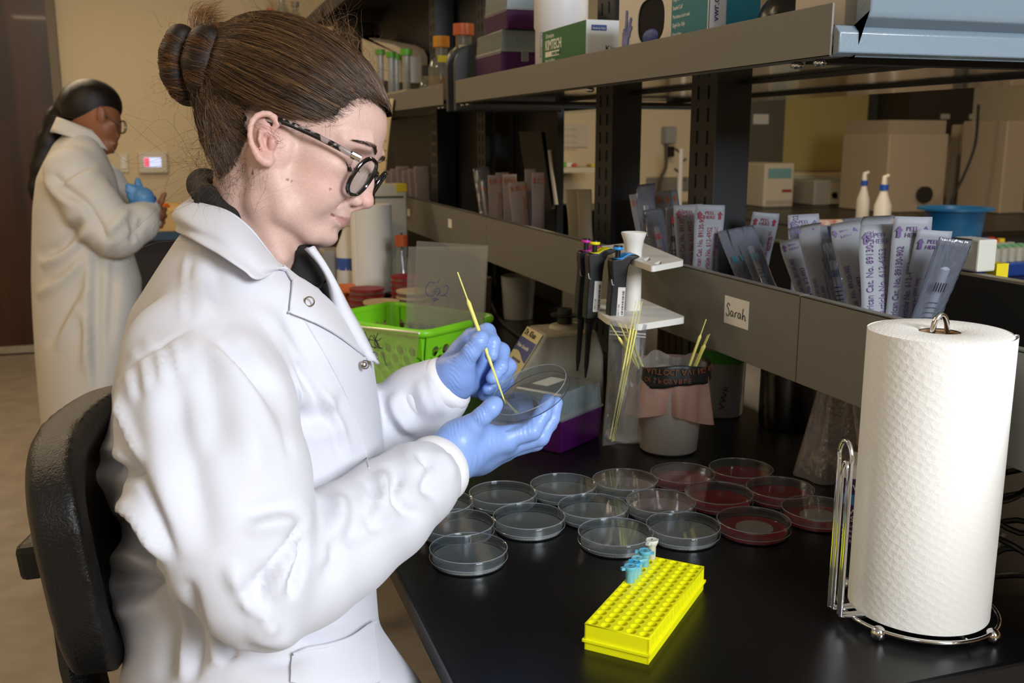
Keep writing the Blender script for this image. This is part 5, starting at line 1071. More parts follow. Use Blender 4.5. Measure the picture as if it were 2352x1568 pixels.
# tub, trays, vials and boxes on the second island
q = onz(2185, 585, TT); t = thing('blue_tub', 'blue plastic tub with a wide rim on the second island', 'tub', (q.x + .20, q.y + .22, TT)); bt = mat('tub_blue', '0f5d92', .4)
part('tub', MB().lathe([(.004, 0), (.11, 0), (.13, .17), (.165, .175), (.165, .185), (.128, .185), (.108, .01), (.004, .01)], 40, cap=True), bt, t, smooth=True)
part('contents', MB().lathe([(.004, .15), (.11, .155)], 24, cap=True), mat('tub_contents', '7f9a7a', .8, vcol='2c5f86', vscale=30), t)
for i, (px, c_, c2) in enumerate(((1955, 'b8301c', 'dcd2c4'), (2090, '163a8c', '2c8c6c'))): pass
q = onz(2265, 640, TT); t = thing('blue_tray', 'blue tray of green and clear vials on the second island', 'tray', (q.x, q.y, TT), .1); part('tray', MB().box((0, 0, 0), (.34, .22, .05)), mat('tray_blue', '173f94', .45), t, bevel=.006)
vi = mat('vial_green', '5f9a78', .4); vc = film('vial_clear', 'cfd0c8', .6, .3); k = 0
for i in range(8):
    for j in range(4):
        o = part('vial', MB().lathe([(.002, 0), (.014, 0), (.014, .05), (.002, .05)], 10, cap=True), vi if (i * 3 + j) % 3 else vc, None, smooth=True); o.location = (q.x + .03 + i * .038, q.y + .03 + j * .048 + i * .004, TT + .052); tag(o, ('green' if (i * 3 + j) % 3 else 'clear') + ' vial standing in the blue tray', 'vial', ('green' if (i * 3 + j) % 3 else 'clear') + ' vials in the blue tray')
q = onz(2180, 580, TT); t = thing('cap_tray', 'white tray of red, orange and yellow screw caps on the second island', 'tray', (q.x - .06, q.y - .10, TT), .05); part('tray', MB().box((0, 0, 0), (.34, .24, .03)), mat('tray_white', 'b9b4a6', .5), t, bevel=.004)
random.seed(9)
for i in range(26):
    cc = random.choice(['c23a2c', 'd98a2a', 'd9c52a', 'd6d2c8', 'b5302c', '4a6fae']); o = part('screw_cap', MB().lathe([(.002, 0), (.016, 0), (.016, .02), (.002, .02)], 12, cap=True), mat('scap_' + cc, cc, .4), None, smooth=True)
    o.location = (q.x + .02 + (i % 9) * .035, q.y + .02 + (i // 9) * .06, TT + .031); nm_ = {'c23a2c': 'red', 'b5302c': 'dark red', 'd98a2a': 'orange', 'd9c52a': 'yellow', 'd6d2c8': 'white', '4a6fae': 'blue'}[cc]; tag(o, nm_ + ' screw cap lying in the white tray behind the packs', 'cap', nm_ + ' screw caps in the white tray')
q = onz(1990, 560, TT); t = thing('tape_rack', 'rack of red and white tape on the second island behind the packs', 'rack', (q.x, q.y, TT), -.1); part('rack', MB().box((-.25, 0, 0), (.35, .2, .09)), mat('rack_navy', '14254e', .5), t, bevel=.004); part('red_top', MB().box((-.25, 0, .091), (.35, .03, .115)), mat('tape_red', 'b5301f', .5, vcol='d9cfc4', vscale=25), t)
# beige cabinets, dark wall units and cords beyond
be = mat('cabinet_beige', 'a8967c', .6)
t, w_, h_ = fbox('beige_cabinet', 'beige equipment cabinet with a round vent above the blue tub', 'cabinet', 2030, 318, 2180, 500, 5.6, .5, be); t.location.z = TT + .001
part('vent', MB().lathe([(.003, 0), (.055, 0), (.055, .03), (.003, .03)], 28, cap=True), mat('vent_dark', '1c1a16', .5), t).location = (w_ * .60, -.02, .12); t.children[-1].rotation_euler = (PI / 2, 0, 0)
part('body_upper', MB().box((.03, .06, h_ + .0005), (w_ + .02, .5, h_ + .09)), mat('cabinet_beige2', '9a8a72', .6), t)
t, w_, h_ = fbox('beige_tower_unit', 'tall narrow beige unit between the two cabinets', 'cabinet', 2195, 306, 2268, 500, 5.75, .12, mat('cabinet_beige3', 'b3a184', .6)); t.location.z = TT + .001; part('knob', MB().sphere((w_ * .75, -.008, h_ * .86), .014, 12, 8), blk, t, smooth='all')
t, w_, h_ = fbox('beige_cabinet', 'beige equipment cabinet at the edge of the view', 'cabinet', 2292, 306, 2420, 520, 5.3, .40, be); t.location.z = TT + .001; part('door_line', MB().box((w_ * .5, -.003, .02), (w_ * .5 + .006, 0, h_ - .02)), mat('vent_dark'), t)
A = ony(2085, 302, 6.75); B = ony(2420, 170, 6.75); t = thing('wall_cabinet', 'dark brown wall cabinets with white labels', 'wall cabinet', (A.x, 6.75, A.z)); part('carcass', MB().box((0, 0, 0), (B.x - A.x, .44, B.z - A.z)), mat('cabinet_dark', '2e271c', .5), t)
for u in (.27, .52, .85): part('door_label', MB().box(((B.x - A.x) * u * .8, -.004, .10), ((B.x - A.x) * u * .8 + .09, 0, .14)), mat('label_pale', 'b5ab94', .7), t)
m = MB().tube([tuple(p) for p in curve_pts([ony(2248, 240, 5.3), ony(2240, 330, 5.3), ony(2215, 400, 5.3), ony(2190, 450, 5.3), ony(2182, 480, 5.3)], 6)], .009, 8); tag(part('hanging_cable', m, cab_m, smooth=True), 'black cable hanging in front of the narrow beige unit', 'cable')
# things seen between the uprights
t, w_, h_ = fbox('wall_dispenser', 'clear hand sanitiser dispenser on the far wall between the uprights', 'dispenser', 1530, 290, 1556, 330, YB - .1, .098, milky); part('nozzle', MB().box((w_ * .4, 0, -.10), (w_ * .8, .05, -.02)), blk, t)
m = MB().tube([tuple(p) for p in curve_pts([ony(1531, 330, YB - .05), ony(1530, 380, YB - .05), ony(1518, 410, YB - .05), ony(1512, 445, YB - .05)], 6)], .012, 8); tag(part('wall_cable', m, mat('cable_grey2', '4a4336', .5), smooth=True), 'dark cable running down the far wall below the dispenser', 'cable')
t, w_, h_ = fbox('splash_panel', 'grey splash panel on the far wall between the uprights', 'panel', 1485, 406, 1590, 440, YB - .02, .019, mat('panel_grey', '7f7a68', .6))
A = ony(1560, 460, 6.5); t = thing('bottle_rack', 'white plastic drying stand with pegs on the counter between the uprights', 'rack', (A.x, 6.5, TT)); part('post', MB().lathe([(.004, 0), (.10, 0), (.10, .012), (.02, .02), (.018, .42), (.004, .42)], 20, cap=True), white, t, smooth=True)
for k in range(4): part('peg', MB().tube([(0, 0, .18 + k * .07), (.045 * (-1) ** k, 0, .21 + k * .07)], .009, 8), mat('peg_dark', '4a463c', .5), t, smooth=True)
t, w_, h_ = fbox('wall_notice', 'curling paper notices on the far wall above the white shelf', 'notice', 1280, 285, 1352, 338, YB - .02, .018, mat('paper_pale', 'c9bfa4', .8), bevel=.001)
for k in range(4): front_text('~ ~ ~~', .04, mat('print_grey'), t, .04, h_ - .05 - .05 * k, name='notice_writing')
A = ony(1255, 397, 6.6); B = ony(1352, 385, 6.6); t = thing('wall_shelf', 'white wall shelf carrying green and red things', 'shelf', (A.x, 6.6, A.z)); part('board', MB().box((-.2, 0, 0), (B.x - A.x + .1, .59, .035)), mat('shelf_white', 'c4b99e', .6), t)
for i, (u, c_) in enumerate(((.06, '6aa81e'), (.12, '6aa81e'), (.17, 'd9d2c4'), (.20, 'b5401f'), (.36, 'c9b52a'))): o = part('small_box', MB().box((0, 0, 0), (.05, .1, .045 - .006 * i)), mat('sb_' + c_, c_, .5), None, bevel=.006); o.location = (A.x + u, 6.65, A.z + .036); tag(o, ['green box at the end of the white wall shelf', 'green box beside the first green one on the white wall shelf', 'white piece on the white wall shelf', 'red piece on the white wall shelf', 'yellow piece on the white wall shelf'][i], 'box')
# ================================================================== desk behind the standing person
A = P(372, 532, 5.35); t = thing('side_bench', 'side bench with a cream edge and blue rail behind the standing person', 'bench', (A.x - .35, A.y, 0)); dc = mat('desk_cream', 'c9a76a', .6)
part('worktop', MB().box((0, 0, A.z), (.52, .6, A.z + .12)), dc, t, bevel=.004); part('blue_rail', MB().box((0, -.01, A.z - .045), (.52, .0, A.z - .001)), mat('rail_blue', '24425a', .5), t); part('cupboard', MB().box((.02, .03, 0), (.50, .58, A.z - .05)), mat('cupboard_dark', '1c1412', .6), t)
tag(part('orange_disc', MB().lathe([(.004, 0), (.07, 0), (.06, .02), (.004, .025)], 24, cap=True), og, loc=(A.x - .02, A.y + .15, A.z + .121), smooth=True), 'orange disc on the side bench behind the brown hand', 'disc')
# ================================================================== the seated person: head
HP, HY = math.radians(22), math.radians(3)
f0_ = Rn * math.cos(HP) - Un * math.sin(HP); HU = Rn * math.sin(HP) + Un * math.cos(HP)
HF = f0_ * math.cos(HY) - Fn * math.sin(HY); HS = -Fn * math.cos(HY) - f0_ * math.sin(HY); HO = Pn(682, 327, 1.09)
HM = np.stack([HF, HS, HU])          # rows: forward, side (towards the camera), up
def hw(p): return HO + np.asarray(p) @ HM / 1000.0     # local millimetres -> world metres
def hp(px, py, s=0.0):
    r = np.array(ray(px, py)); o = HO + HS * s / 1000; t = ((o - CAMn) @ HS) / (r @ HS); q = CAMn + r * t - HO
    return np.array([q @ HF, s / 1.0 / 1.0, q @ HU]) * np.array([1000, 1, 1000])
person = base(thing('person', 'woman in a white lab coat sitting at the bench with a yellow loop', 'person', (-.02, .93, 0)))
V = Vol((-120, -90, -215), (118, 92, 122), 1.5); V.d[:] = 50
def E2(c, r, k=8, op='u', sgn=(1, -1), A=None):
    for s_ in sgn:
        if A is not None and s_ < 0: AA = np.array(A) * np.array([1, -1, 1]); V.ell((c[0], c[1] * s_, c[2]), r, AA, k, op)
        else: V.ell((c[0], c[1] * s_, c[2]), r, A, k, op)
def P2(pts, rs, k=8, op='u'):
    for s_ in (1, -1): V.path([(a, b * s_, c) for a, b, c in pts], rs if hasattr(rs, '__len__') else [rs] * len(pts), k, op)
V.ell((-14, 0, 40), (95, 72, 68), None, 10); V.ell((30, 0, 34), (54, 60, 48), None, 20)
V.ell((32, 0, -18), (54, 54, 62), None, 20)
P2([(12, 50, -52), (30, 44, -74), (56, 18, -86)], [16, 15, 13], 16)
V.ell((66, 0, -82), (15.5, 18, 13), None, 12); V.ell((20, 0, -70), (45, 38, 22), None, 20)
E2((46, 33, -40), (31, 23, 30), 14); E2((48, 46, -12), (26, 14, 13), 14); E2((-2, 62, -20), (20, 9, 22), 14)
V.ell((60, 0, -57), (25, 26, 22), None, 12)
# brow ridge, sockets, lids
P2([(80, 8, 20), (79, 30, 22), (62, 50, 16)], [7, 7, 6], 10)
E2((84, 31, 0), (20, 15.5, 12.5), 7, 's')
E2((59.5, 31, 0), (13.5, 15.5, 14), 4)
P2([(71, 19, 6), (72, 30, 8), (65, 43, 5)], [1.3, 1.3, 1.0], 2.5, 's')
P2([(71, 19, -6), (72.5, 30, -8), (64, 44, -4)], [.8, .9, .7], 1.5, 's')
# nose
V.path([(80, 0, 16), (84, 0, 2), (89, 0, -14), (93, 0, -27)], [6, 5.6, 6, 7], 9)
P2([(76, 8, 2), (80, 10, -18), (82, 12, -30)], [5, 6, 7], 9)
V.ell((95.5, 0, -32), (8.6, 8.5, 8), None, 5); E2((86, 11.5, -36), (9.5, 5.8, 6.5), 3)
V.path([(92, 0, -40), (84, 0, -45)], [3, 3.5], 4); E2((90, 6.5, -43.5), (5.5, 3.1, 3.6), 1.5, 's')
P2([(76, 18.5, -31), (74, 19, -40)], [1.2, 1.2], 3, 's')
# mouth
V.ell((77.5, 0, -56.5), (7.5, 16, 4), None, 4); E2((76, 8, -56.5), (7, 11, 3.4), 4); V.ell((76, 0, -65.5), (7.2, 14, 4.3), None, 4); E2((71, 13, -63.5), (7, 10, 4), 4)
V.path([(86, -6, -47), (87, 0, -50)], [1.0, 1.2], 2, 's')
P2([(88, 0, -60.8), (85, 9, -61.2), (80, 17, -60.8), (74, 24, -60.4)], [1.1, 1.0, .9, .6], 1.6, 's')
P2([(84.5, 0, -74.5), (81, 12, -74)], [3, 3], 6, 's')
P2([(78, 19, -40), (73, 27, -50)], [1.2, .8], 6, 's')
# ear
EA = 74.0
def ep(px, py, s=0.0): q = hp(px, py, EA + s); return (q[0], EA + s, q[2])
rim = [ep(626, 300, 0), ep(636, 284, 1), ep(630, 270, 3), ep(618, 262, 5), ep(605, 261, 6), ep(591, 266, 7), ep(580, 278, 8), ep(575, 294, 9), ep(575, 312, 9), ep(578, 330, 8), ep(586, 347, 6), ep(594, 361, 4), ep(606, 371, 2), ep(617, 374, 0), ep(623, 366, -2)]
c_ = ep(602, 315, -3); ax1 = np.array(ep(614, 374)) - np.array(ep(603, 260)); ax1 = ax1 / np.linalg.norm(ax1); ax3 = np.array([0, 1, 0]) * .93 + np.array([-1, 0, 0]) * .36; ax3 = ax3 - ax1 * (ax3 @ ax1); ax3 /= np.linalg.norm(ax3); ax2 = np.cross(ax3, ax1)
V.ell(c_, (24, 5.5, 12.5), (ax1, ax3, ax2), 3); V.ell(ep(612, 362, -2), (9, 4.5, 7.5), (ax1, ax3, ax2), 4)
V.path(rim, [3.0, 3.4, 3.4, 3.2, 3.1, 3.0, 2.9, 2.9, 3.0, 3.2, 3.6, 4.2, 4.6, 4.4, 3.6], 2)
V.path([ep(622, 279, 7), ep(606, 277, 8), ep(594, 283, 8), ep(587, 296, 9), ep(585, 312, 9), ep(588, 328, 8)], [2.6, 2.2, 1.8, 1.8, 1.9, 1.7], 1.5, 's')
V.path([ep(617, 306, 5), ep(614, 318, 5), ep(617, 334, 4), ep(621, 344, 3)], [3.0, 5.2, 5.2, 3.0], 2.5, 's')
V.path([ep(622, 292, 6), ep(626, 287, 6)], [3.4, 3.0], 2, 's')
V.path([ep(623, 316, 0), ep(626, 326, 1), ep(624, 338, 0)], [3, 4.2, 3.5], 3)
V.path([ep(612, 303, 3), ep(598, 300, 5), ep(596, 320, 5), ep(602, 340, 3)], [1.8, 2.0, 2.0, 2.2], 2)
# the far ear, simpler
V.ell((-6, -75, -15), (13, 5, 25), None, 3)
# neck
def hl(px, py, d): return (Pn(px, py, d) - HO) @ HM.T * 1000
V.path([(-42, 0, -10), hl(600, 470, 1.095), hl(592, 560, 1.095), hl(580, 660, 1.10)], [50, 47, 49, 60], 18)
P2([(-8, 50, -38), tuple(hl(632, 560, 1.06))], [10, 9], 12) if False else V.path([(-14, 52, -34), hl(600, 470, 1.045), hl(640, 590, 1.055)], [11, 10, 9], 16)
Vv, Fq = V.mesh(2)
C = np.tile(np.array([.71, .47, .395]), (len(Vv), 1))
def blend(c, m): 
    global C; m = np.clip(m, 0, 1)[:, None]; C = C * (1 - m) + np.array(c) * m
def gs(c, r): return np.exp(-(((Vv - np.array(c)) / np.array(r)) ** 2).sum(1))
asym = np.abs(Vv[:, 1]); VA = Vv.copy(); VA[:, 1] = asym
def gsm(c, r): return np.exp(-(((VA - np.array(c)) / np.array(r)) ** 2).sum(1))
blend((.72, .33, .29), .62 * gsm((52, 40, -32), (20, 22, 20))); blend((.70, .30, .27), .60 * gs((96, 0, -32), (13, 14, 12))); blend((.66, .28, .24), .55 * gsm((-4, 80, -15), (24, 14, 30)))
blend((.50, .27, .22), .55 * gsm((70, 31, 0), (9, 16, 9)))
lipm = ((VA[:, 2] < -54.5 - .20 * VA[:, 1]) & (VA[:, 2] > -69.5 + .33 * VA[:, 1]) & (VA[:, 1] < 24.5) & (VA[:, 0] > 71)).astype(float)
blend((.50, .19, .19), .62 * lipm)
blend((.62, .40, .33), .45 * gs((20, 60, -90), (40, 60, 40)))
for q in ((hp(757, 489, 40), 1.6), (hp(759, 435, 48), 1.2), (hp(660, 412, 60), 1.6), (hp(669, 416, 60), 1.2), (hp(583, 398, 58), 1.8)):
    dd = np.hypot(Vv[:, 0] - q[0][0], Vv[:, 2] - q[0][2]); blend((.28, .09, .06), ((dd < q[1]) & (Vv[:, 1] > 10)) * .8)
C = C * .90 * (1 + .035 * np.random.default_rng(2).normal(size=(len(Vv), 1)))
Wv = hw(Vv)
# torso under the clothes, simple but whole, so that the body is one surface down to the hips
T = Vol((-.42, .70, .55), (.30, 1.45, 1.30), .012)
tor = [Pn(572, 640, 1.10), Pn(575, 800, 1.10), Pn(560, 1100, 1.08), Pn(560, 1400, 1.04), Pn(580, 1560, 1.02)]
T.path(tor, [.05, .08, .075, .07, .07], .05); T.path([Pn(470, 800, .97), Pn(575, 740, 1.1), Pn(640, 820, 1.20)], [.045, .055, .04], .04)
T.path([Pn(470, 830, .96), Pn(600, 1380, .87), Pn(985, 1085, 1.045)], [.034, .020, .018], .02); T.path([Pn(660, 830, 1.22), Pn(760, 1200, 1.22), Pn(1010, 900, 1.20)], [.034, .022, .018], .02)
Tv, Tq = T.mesh(2)
BV = np.concatenate([Wv, Tv]); BF = np.concatenate([Fq, Tq + len(Wv)])
skin = mat('skin', 'd8b0a2', .48, sss=.12, spec=.35, bump=.08, bscale=900); attr_color(skin)
body = mesh_obj('body', BV, BF, skin, person, smooth='all', world=True); set_colors(body, np.concatenate([C, np.tile(np.array([.64, .42, .36]), (len(Tv), 1))]))

# ---- hair: a shaped mass plus strands
def strands_mesh(name, paths, rad, cols, m, parent, taper=True, sides=3):
    """many thin tapering hairs in one mesh; paths: (n, k, 3) world"""
    P_ = np.asarray(paths, float); n, k = P_.shape[:2]; T_ = np.gradient(P_, axis=1); T_ /= np.maximum(np.linalg.norm(T_, axis=2, keepdims=True), 1e-9)
    ref = np.array([.31, .42, .85]); N_ = ref - T_ * (T_ @ ref)[..., None]; N_ /= np.maximum(np.linalg.norm(N_, axis=2, keepdims=True), 1e-9); B_ = np.cross(T_, N_)
    tt = np.linspace(0, 1, k); rr = (rad if np.ndim(rad) else np.full(n, rad))[:, None] * ((1 - tt ** 3 * .85)[None] if taper else 1)
    R = [P_ + (N_ * math.cos(a) + B_ * math.sin(a)) * rr[..., None] for a in (2 * PI * q / sides for q in range(sides))]
    VV = np.stack(R, 2).reshape(-1, 3); i = np.arange(n)[:, None, None] * k * sides + np.arange(k - 1)[None, :, None] * sides; q = np.arange(sides)[None, None]
    a = i + q; b = i + (q + 1) % sides; FF = np.stack([a, b, b + sides, a + sides], -1).reshape(-1, 4)
    o = mesh_obj(name, VV, FF, m, parent, smooth='all', world=True)
    set_colors(o, np.repeat(cols, k * sides, axis=0)); return o
hairb = mat('hair_mass', '1c0f08', .5, spec=.35, bump=.35, bscale=60, stretch=(4, 4, 30))
hairs = mat('hair_strand', '4a2c16', .33, spec=.55); attr_color(hairs); hairs.node_tree.nodes['Principled BSDF'].inputs['Anisotropic'].default_value = .5
BUN = hp(528, 165, 4.0)                                   # where the hair gathers
hair_line = np.array([hp(x, y, 40)[[0, 2]] for x, y in ((892, 236), (886, 242), (858, 228), (827, 232), (801, 258), (778, 280), (740, 290), (690, 290), (655, 272), (636, 262), (606, 256), (586, 262), (579, 290), (577, 330), (580, 368), (552, 400), (520, 425), (500, 415), (488, 372), (472, 330))])
SCc = np.array([-16., 0, 40]); SCr = np.array([101., 77, 76])
def scalp(d, lift=0.0): d = d / np.linalg.norm(d, axis=-1, keepdims=True); return SCc + d * (SCr + lift)
def inside_hair(x, z):
    pol = np.concatenate([hair_line, [[-200, -30], [-200, 200], [200, 200], [110, 75]]]); ins = np.zeros(len(x), bool); j = len(pol) - 1
    for i in range(len(pol)):
        xi, zi = pol[i]; xj, zj = pol[j]; cnd = ((zi > z) != (zj > z)) & (x < (xj - xi) * (z - zi) / (zj - zi + 1e-9) + xi); ins ^= cnd; j = i
    return ins
Hh = Vol((-150, -95, -75), (110, 95, 132), 1.8); Hh.d[:] = 50
Hh.ell(SCc, SCr + np.array([1, 0, 1]), None, 5); Hh.ell((36, 0, 46), (54, 62, 47), None, 10); Hh.ell((-60, 0, 62), (62, 62, 58), None, 16)
Hh.path([(-70, 0, 24), (-104, 4, 54), BUN], [56, 30, 20], 14); Hh.path([(-52, 0, 0), hp(566, 350, 0), hp(566, 420, 0)], [54, 44, 38], 16)
Hv, Hq = Hh.mesh(2)
def push_out(p, m_=1.0, it=3):
    p = p.copy(); sh_ = p.shape[:-1]
    for _ in range(it):
        g_ = ((p - Hh.lo) / Hh.h).reshape(-1, 3); i_ = np.clip(np.round(g_).astype(int), 1, Hh.n - 2); a_, b_, c__ = i_.T; D_ = Hh.d
        gr = np.stack([D_[a_ + 1, b_, c__] - D_[a_ - 1, b_, c__], D_[a_, b_ + 1, c__] - D_[a_, b_ - 1, c__], D_[a_, b_, c__ + 1] - D_[a_, b_, c__ - 1]], 1); gr /= np.maximum(np.linalg.norm(gr, axis=1, keepdims=True), 1e-6)
        d_ = D_[a_, b_, c__]; p = p + (gr * np.clip(m_ - d_, 0, 12)[:, None]).reshape(sh_ + (3,))
    return p
Hkeep = Hh.mesh(0)[0]
keep = inside_hair(Hv[:, 0] + 1.5 * np.sin(Hv[:, 2] * .5), Hv[:, 2])
Hv, Hq = cut(Hv, Hq, keep)
hair = mesh_obj('hair', hw(Hv), Hq, hairb, person, smooth='all', world=True)
# bun: two thick coils side by side with a tuft between
def coil(cpts, rs, nm, tw=5):
    b_ = Vol(np.min([np.array(q) - 45 for q in cpts], 0), np.max([np.array(q) + 45 for q in cpts], 0), 1.8); b_.d[:] = 50
    b_.path(cpts, rs, 8); return b_.mesh(2)
def bl(px, py, s): return hp(px, py, s)
lobes = [([bl(416, 90, 12), bl(403, 125, 16), bl(406, 170, 16), bl(424, 210, 8), bl(442, 200, -20), bl(424, 140, -30), bl(418, 100, -20), bl(416, 90, 12)], [14, 16, 16, 12, 15, 18, 16, 14]),
         ([bl(512, 92, 12), bl(480, 108, 26), bl(471, 148, 30), bl(474, 188, 26), bl(488, 222, 8), bl(514, 190, -20), bl(508, 130, -30), bl(508, 95, -10)], [19, 22, 23, 20, 13, 18, 20, 18])]
for pts_, rs_ in lobes:
    bv, bq = coil(pts_, rs_, ''); mesh_obj('bun_coil', hw(bv), bq, hairb, hair, smooth='all', world=True)
rg = np.random.default_rng(5); S_ = []; CC = []; RR = []
def hcol(n, lo=0.0, hi=1.0):
    t_ = rg.uniform(lo, hi, (n, 1)); t_ = t_ ** 1.6; return np.array([.012, .006, .003]) * (1 - t_) + np.array([.235, .115, .042]) * t_
# scalp strands follow the head from root to bun
n = 15000; d = rg.normal(size=(n * 4, 3)); d[:, 1] = np.where(rg.random(n * 4) < .85, np.abs(d[:, 1]), d[:, 1]); d /= np.linalg.norm(d, axis=1, keepdims=True)
rt = scalp(d); ok = (inside_hair(rt[:, 0], rt[:, 2]) | (inside_hair(rt[:, 0] - rg.uniform(1, 6, len(rt)), rt[:, 2] + rg.uniform(0, 4, len(rt))) & (rg.random(len(rt)) < .55) & (rt[:, 0] > 0))) & (rt[:, 2] > -72); d = d[ok][:n]; n = len(d)
e = (BUN - SCc) / SCr; e /= np.linalg.norm(e); k = 14; tt = np.linspace(0, 1, k)
dd = d / 1.0; cosw = np.clip(dd @ e, -1, 1); om = np.arccos(cosw); 
W0 = np.sin((1 - tt)[None] * om[:, None]) / np.sin(om)[:, None]; W1 = np.sin(tt[None] * om[:, None]) / np.sin(om)[:, None]
dirs = W0[..., None] * dd[:, None] + W1[..., None] * e; nz = rg.normal(size=(n, 1, 3)) * .035 * np.sin(tt * PI)[None, :, None]; ph = rg.uniform(0, 6, (n, 1)); amp = rg.uniform(0, .02, (n, 1))
dirs = dirs + nz + (np.sin(tt[None] * 9 + ph) * amp)[..., None] * np.array([.3, .3, 1]); dirs /= np.linalg.norm(dirs, axis=2, keepdims=True)
lift = rg.uniform(1.5, 7.5, (n, 1)) * np.minimum(1, .35 + tt[None] * 3); far_ = np.linalg.norm(BUN - SCc) / np.linalg.norm(scalp(e[None])[0] - SCc)
gx = np.clip((tt[None] - .72) / .28, 0, 1) ** 2
rt = SCc + dirs * (SCr + lift[..., None]); bund = BUN + rg.normal(size=(n, 1, 3)) * 6; rt = rt * (1 - gx[..., None]) + bund * gx[..., None]
# keep the strands outside the mass at the back of the crown
back = np.exp(-(((rt - np.array([-75, 0, 85])) / 60) ** 2).sum(2)); rt = rt + np.array([-.45, 0, 1])[None, None] * (back * 13)[..., None]
rt = push_out(rt, .8) + rg.normal(size=(n, 1, 3)) * .5
# nape and side hair sweeping up to the bun
nv_ = Hkeep[inside_hair(Hkeep[:, 0], Hkeep[:, 2]) & (Hkeep[:, 2] < 34) & (Hkeep[:, 1] > -30)]; n2 = 6500; r0 = nv_[rg.integers(0, len(nv_), n2)]
e2 = BUN + rg.normal(size=(n2, 3)) * 8; pp = r0[:, None] * (1 - tt[None, :, None]) + e2[:, None] * tt[None, :, None]
pp = pp + (rg.normal(size=(n2, 1, 3)) * 5 + np.array([-4, 9, -3])) * np.sin(tt * PI)[None, :, None] + np.sin(tt[None, :, None] * rg.uniform(4, 12, (n2, 1, 1)) + rg.uniform(0, 6, (n2, 1, 1))) * rg.normal(size=(n2, 1, 3)) * 1.2
pp = push_out(pp, 1.0) + rg.normal(size=(n2, 1, 3)) * .7; S_.append(pp); CC.append(hcol(n2)); RR.append(rg.uniform(.00009, .00024, n2))
clump = (np.sin(d[:, 2] * 23 + d[:, 1] * 9) + np.sin(d[:, 0] * 31 + d[:, 2] * 13)) * .22
c0 = hcol(n); c0 *= (1 + clump[:, None]); S_.append(rt); CC.append(np.clip(c0, .004, 1)); RR.append(rg.uniform(.00010, .00030, n))
strands_mesh('scalp_strands', hw(np.concatenate(S_).reshape(-1, 3)).reshape(-1, k, 3), np.concatenate(RR), np.concatenate(CC), hairs, hair)
# bun strands wrap round the coils
S_ = []; CC = []
for (pts_, rs_), npp in zip(lobes, (2400, 2400)):
    cp2 = curve_pts(pts_, 6); rr2 = np.interp(np.linspace(0, 1, len(cp2)), np.linspace(0, 1, len(rs_)), rs_); Tn = np.gradient(cp2, axis=0); Tn /= np.linalg.norm(Tn, axis=1, keepdims=True)
    rf = np.array([0, 1, 0.1]); N2 = rf - Tn * (Tn @ rf)[:, None]; N2 /= np.linalg.norm(N2, axis=1, keepdims=True); B2 = np.cross(Tn, N2)
    u0 = rg.uniform(0, 1, npp); a0 = rg.uniform(0, 2 * PI, npp); L_ = rg.uniform(.03, .10, npp); aw = rg.uniform(1.6, 2.8, npp)
    uu = np.clip(u0[:, None] + L_[:, None] * tt[None], 0, 1) * (len(cp2) - 1); aa = a0[:, None] + aw[:, None] * tt[None] + rg.normal(size=(npp, 1)) * .1
    i0 = np.minimum(uu.astype(int), len(cp2) - 2); fr = (uu - i0)[..., None]; lerp = lambda A_: A_[i0] * (1 - fr) + A_[i0 + 1] * fr
    r2 = rr2[i0] * (1 - fr[..., 0]) + rr2[i0 + 1] * fr[..., 0]; r2 = r2 + .8 + rg.uniform(0, 1.8, (npp, 1)) * np.sin(tt * PI)[None]
    S_.append(lerp(cp2) + (lerp(N2) * np.cos(aa)[..., None] + lerp(B2) * np.sin(aa)[..., None]) * r2[..., None]); CC.append(hcol(npp, .1, 1.0) * np.array([1.25, 1.05, .8]))
nt_ = 500; st = bl(462, 78, 0)[None, None] + rg.normal(size=(nt_, 1, 3)) * np.array([4, 9, 3]); dr_ = (bl(505, 25, 0) - bl(462, 78, 0))[None, None] + rg.normal(size=(nt_, 1, 3)) * np.array([7, 9, 5])
S_.append(st + dr_ * (tt ** .9 * 1.0)[None, :, None] * rg.uniform(.5, 1.1, (nt_, 1, 1)) + np.array([-9, 0, 5])[None, None] * np.sin(tt * PI)[None, :, None]); CC.append(hcol(nt_, .6, 1.5))
SS = np.concatenate(S_); strands_mesh('bun_strands', hw(SS.reshape(-1, 3)).reshape(-1, k, 3), rg.uniform(.0001, .00028, len(SS)), np.concatenate(CC), hairs, hair)
# loose flyaway hairs over the crown, round the bun and down the nape
S_ = []; CC = []
def wisps(n_, p0, sp, dr, ds, curl, L0, L1, lo=.3, hi=1.1):
    a = np.asarray(p0)[None, None] + rg.normal(size=(n_, 1, 3)) * np.asarray(sp); v_ = np.asarray(dr, float)[None, None] + rg.normal(size=(n_, 1, 3)) * ds; v_ /= np.linalg.norm(v_, axis=2, keepdims=True)
    w_ = rg.normal(size=(n_, 1, 3)); L_ = rg.uniform(L0, L1, (n_, 1, 1)); t_ = tt[None, :, None]; f_ = rg.uniform(2, 5, (n_, 1, 1))
    S_.append(a + v_ * L_ * t_ + w_ * curl * t_ ** 2 * L_ * .5 + w_[..., ::-1] * curl * .16 * L_ * np.sin(f_ * t_ * 2)); CC.append(hcol(n_, lo, hi))
for t0 in np.linspace(0, 1, 9):       # crown
    x = 620 + 240 * t0; y = 62 - 20 * math.sin(t0 * 2.2) + 105 * t0 ** 2.2
    wisps(20, hp(x, y, 8), (12, 26, 3), (-.6, 0, .42), .5, .9, 18, 46, .4, 1.3)
wisps(30, bl(395, 150, 0), (6, 14, 26), (-.6, 0, .1), .8, 1.0, 8, 20, .6, 1.5); wisps(26, bl(440, 80, 0), (20, 14, 8), (0, 0, 1), .6, .9, 12, 34, .4, 1.4)
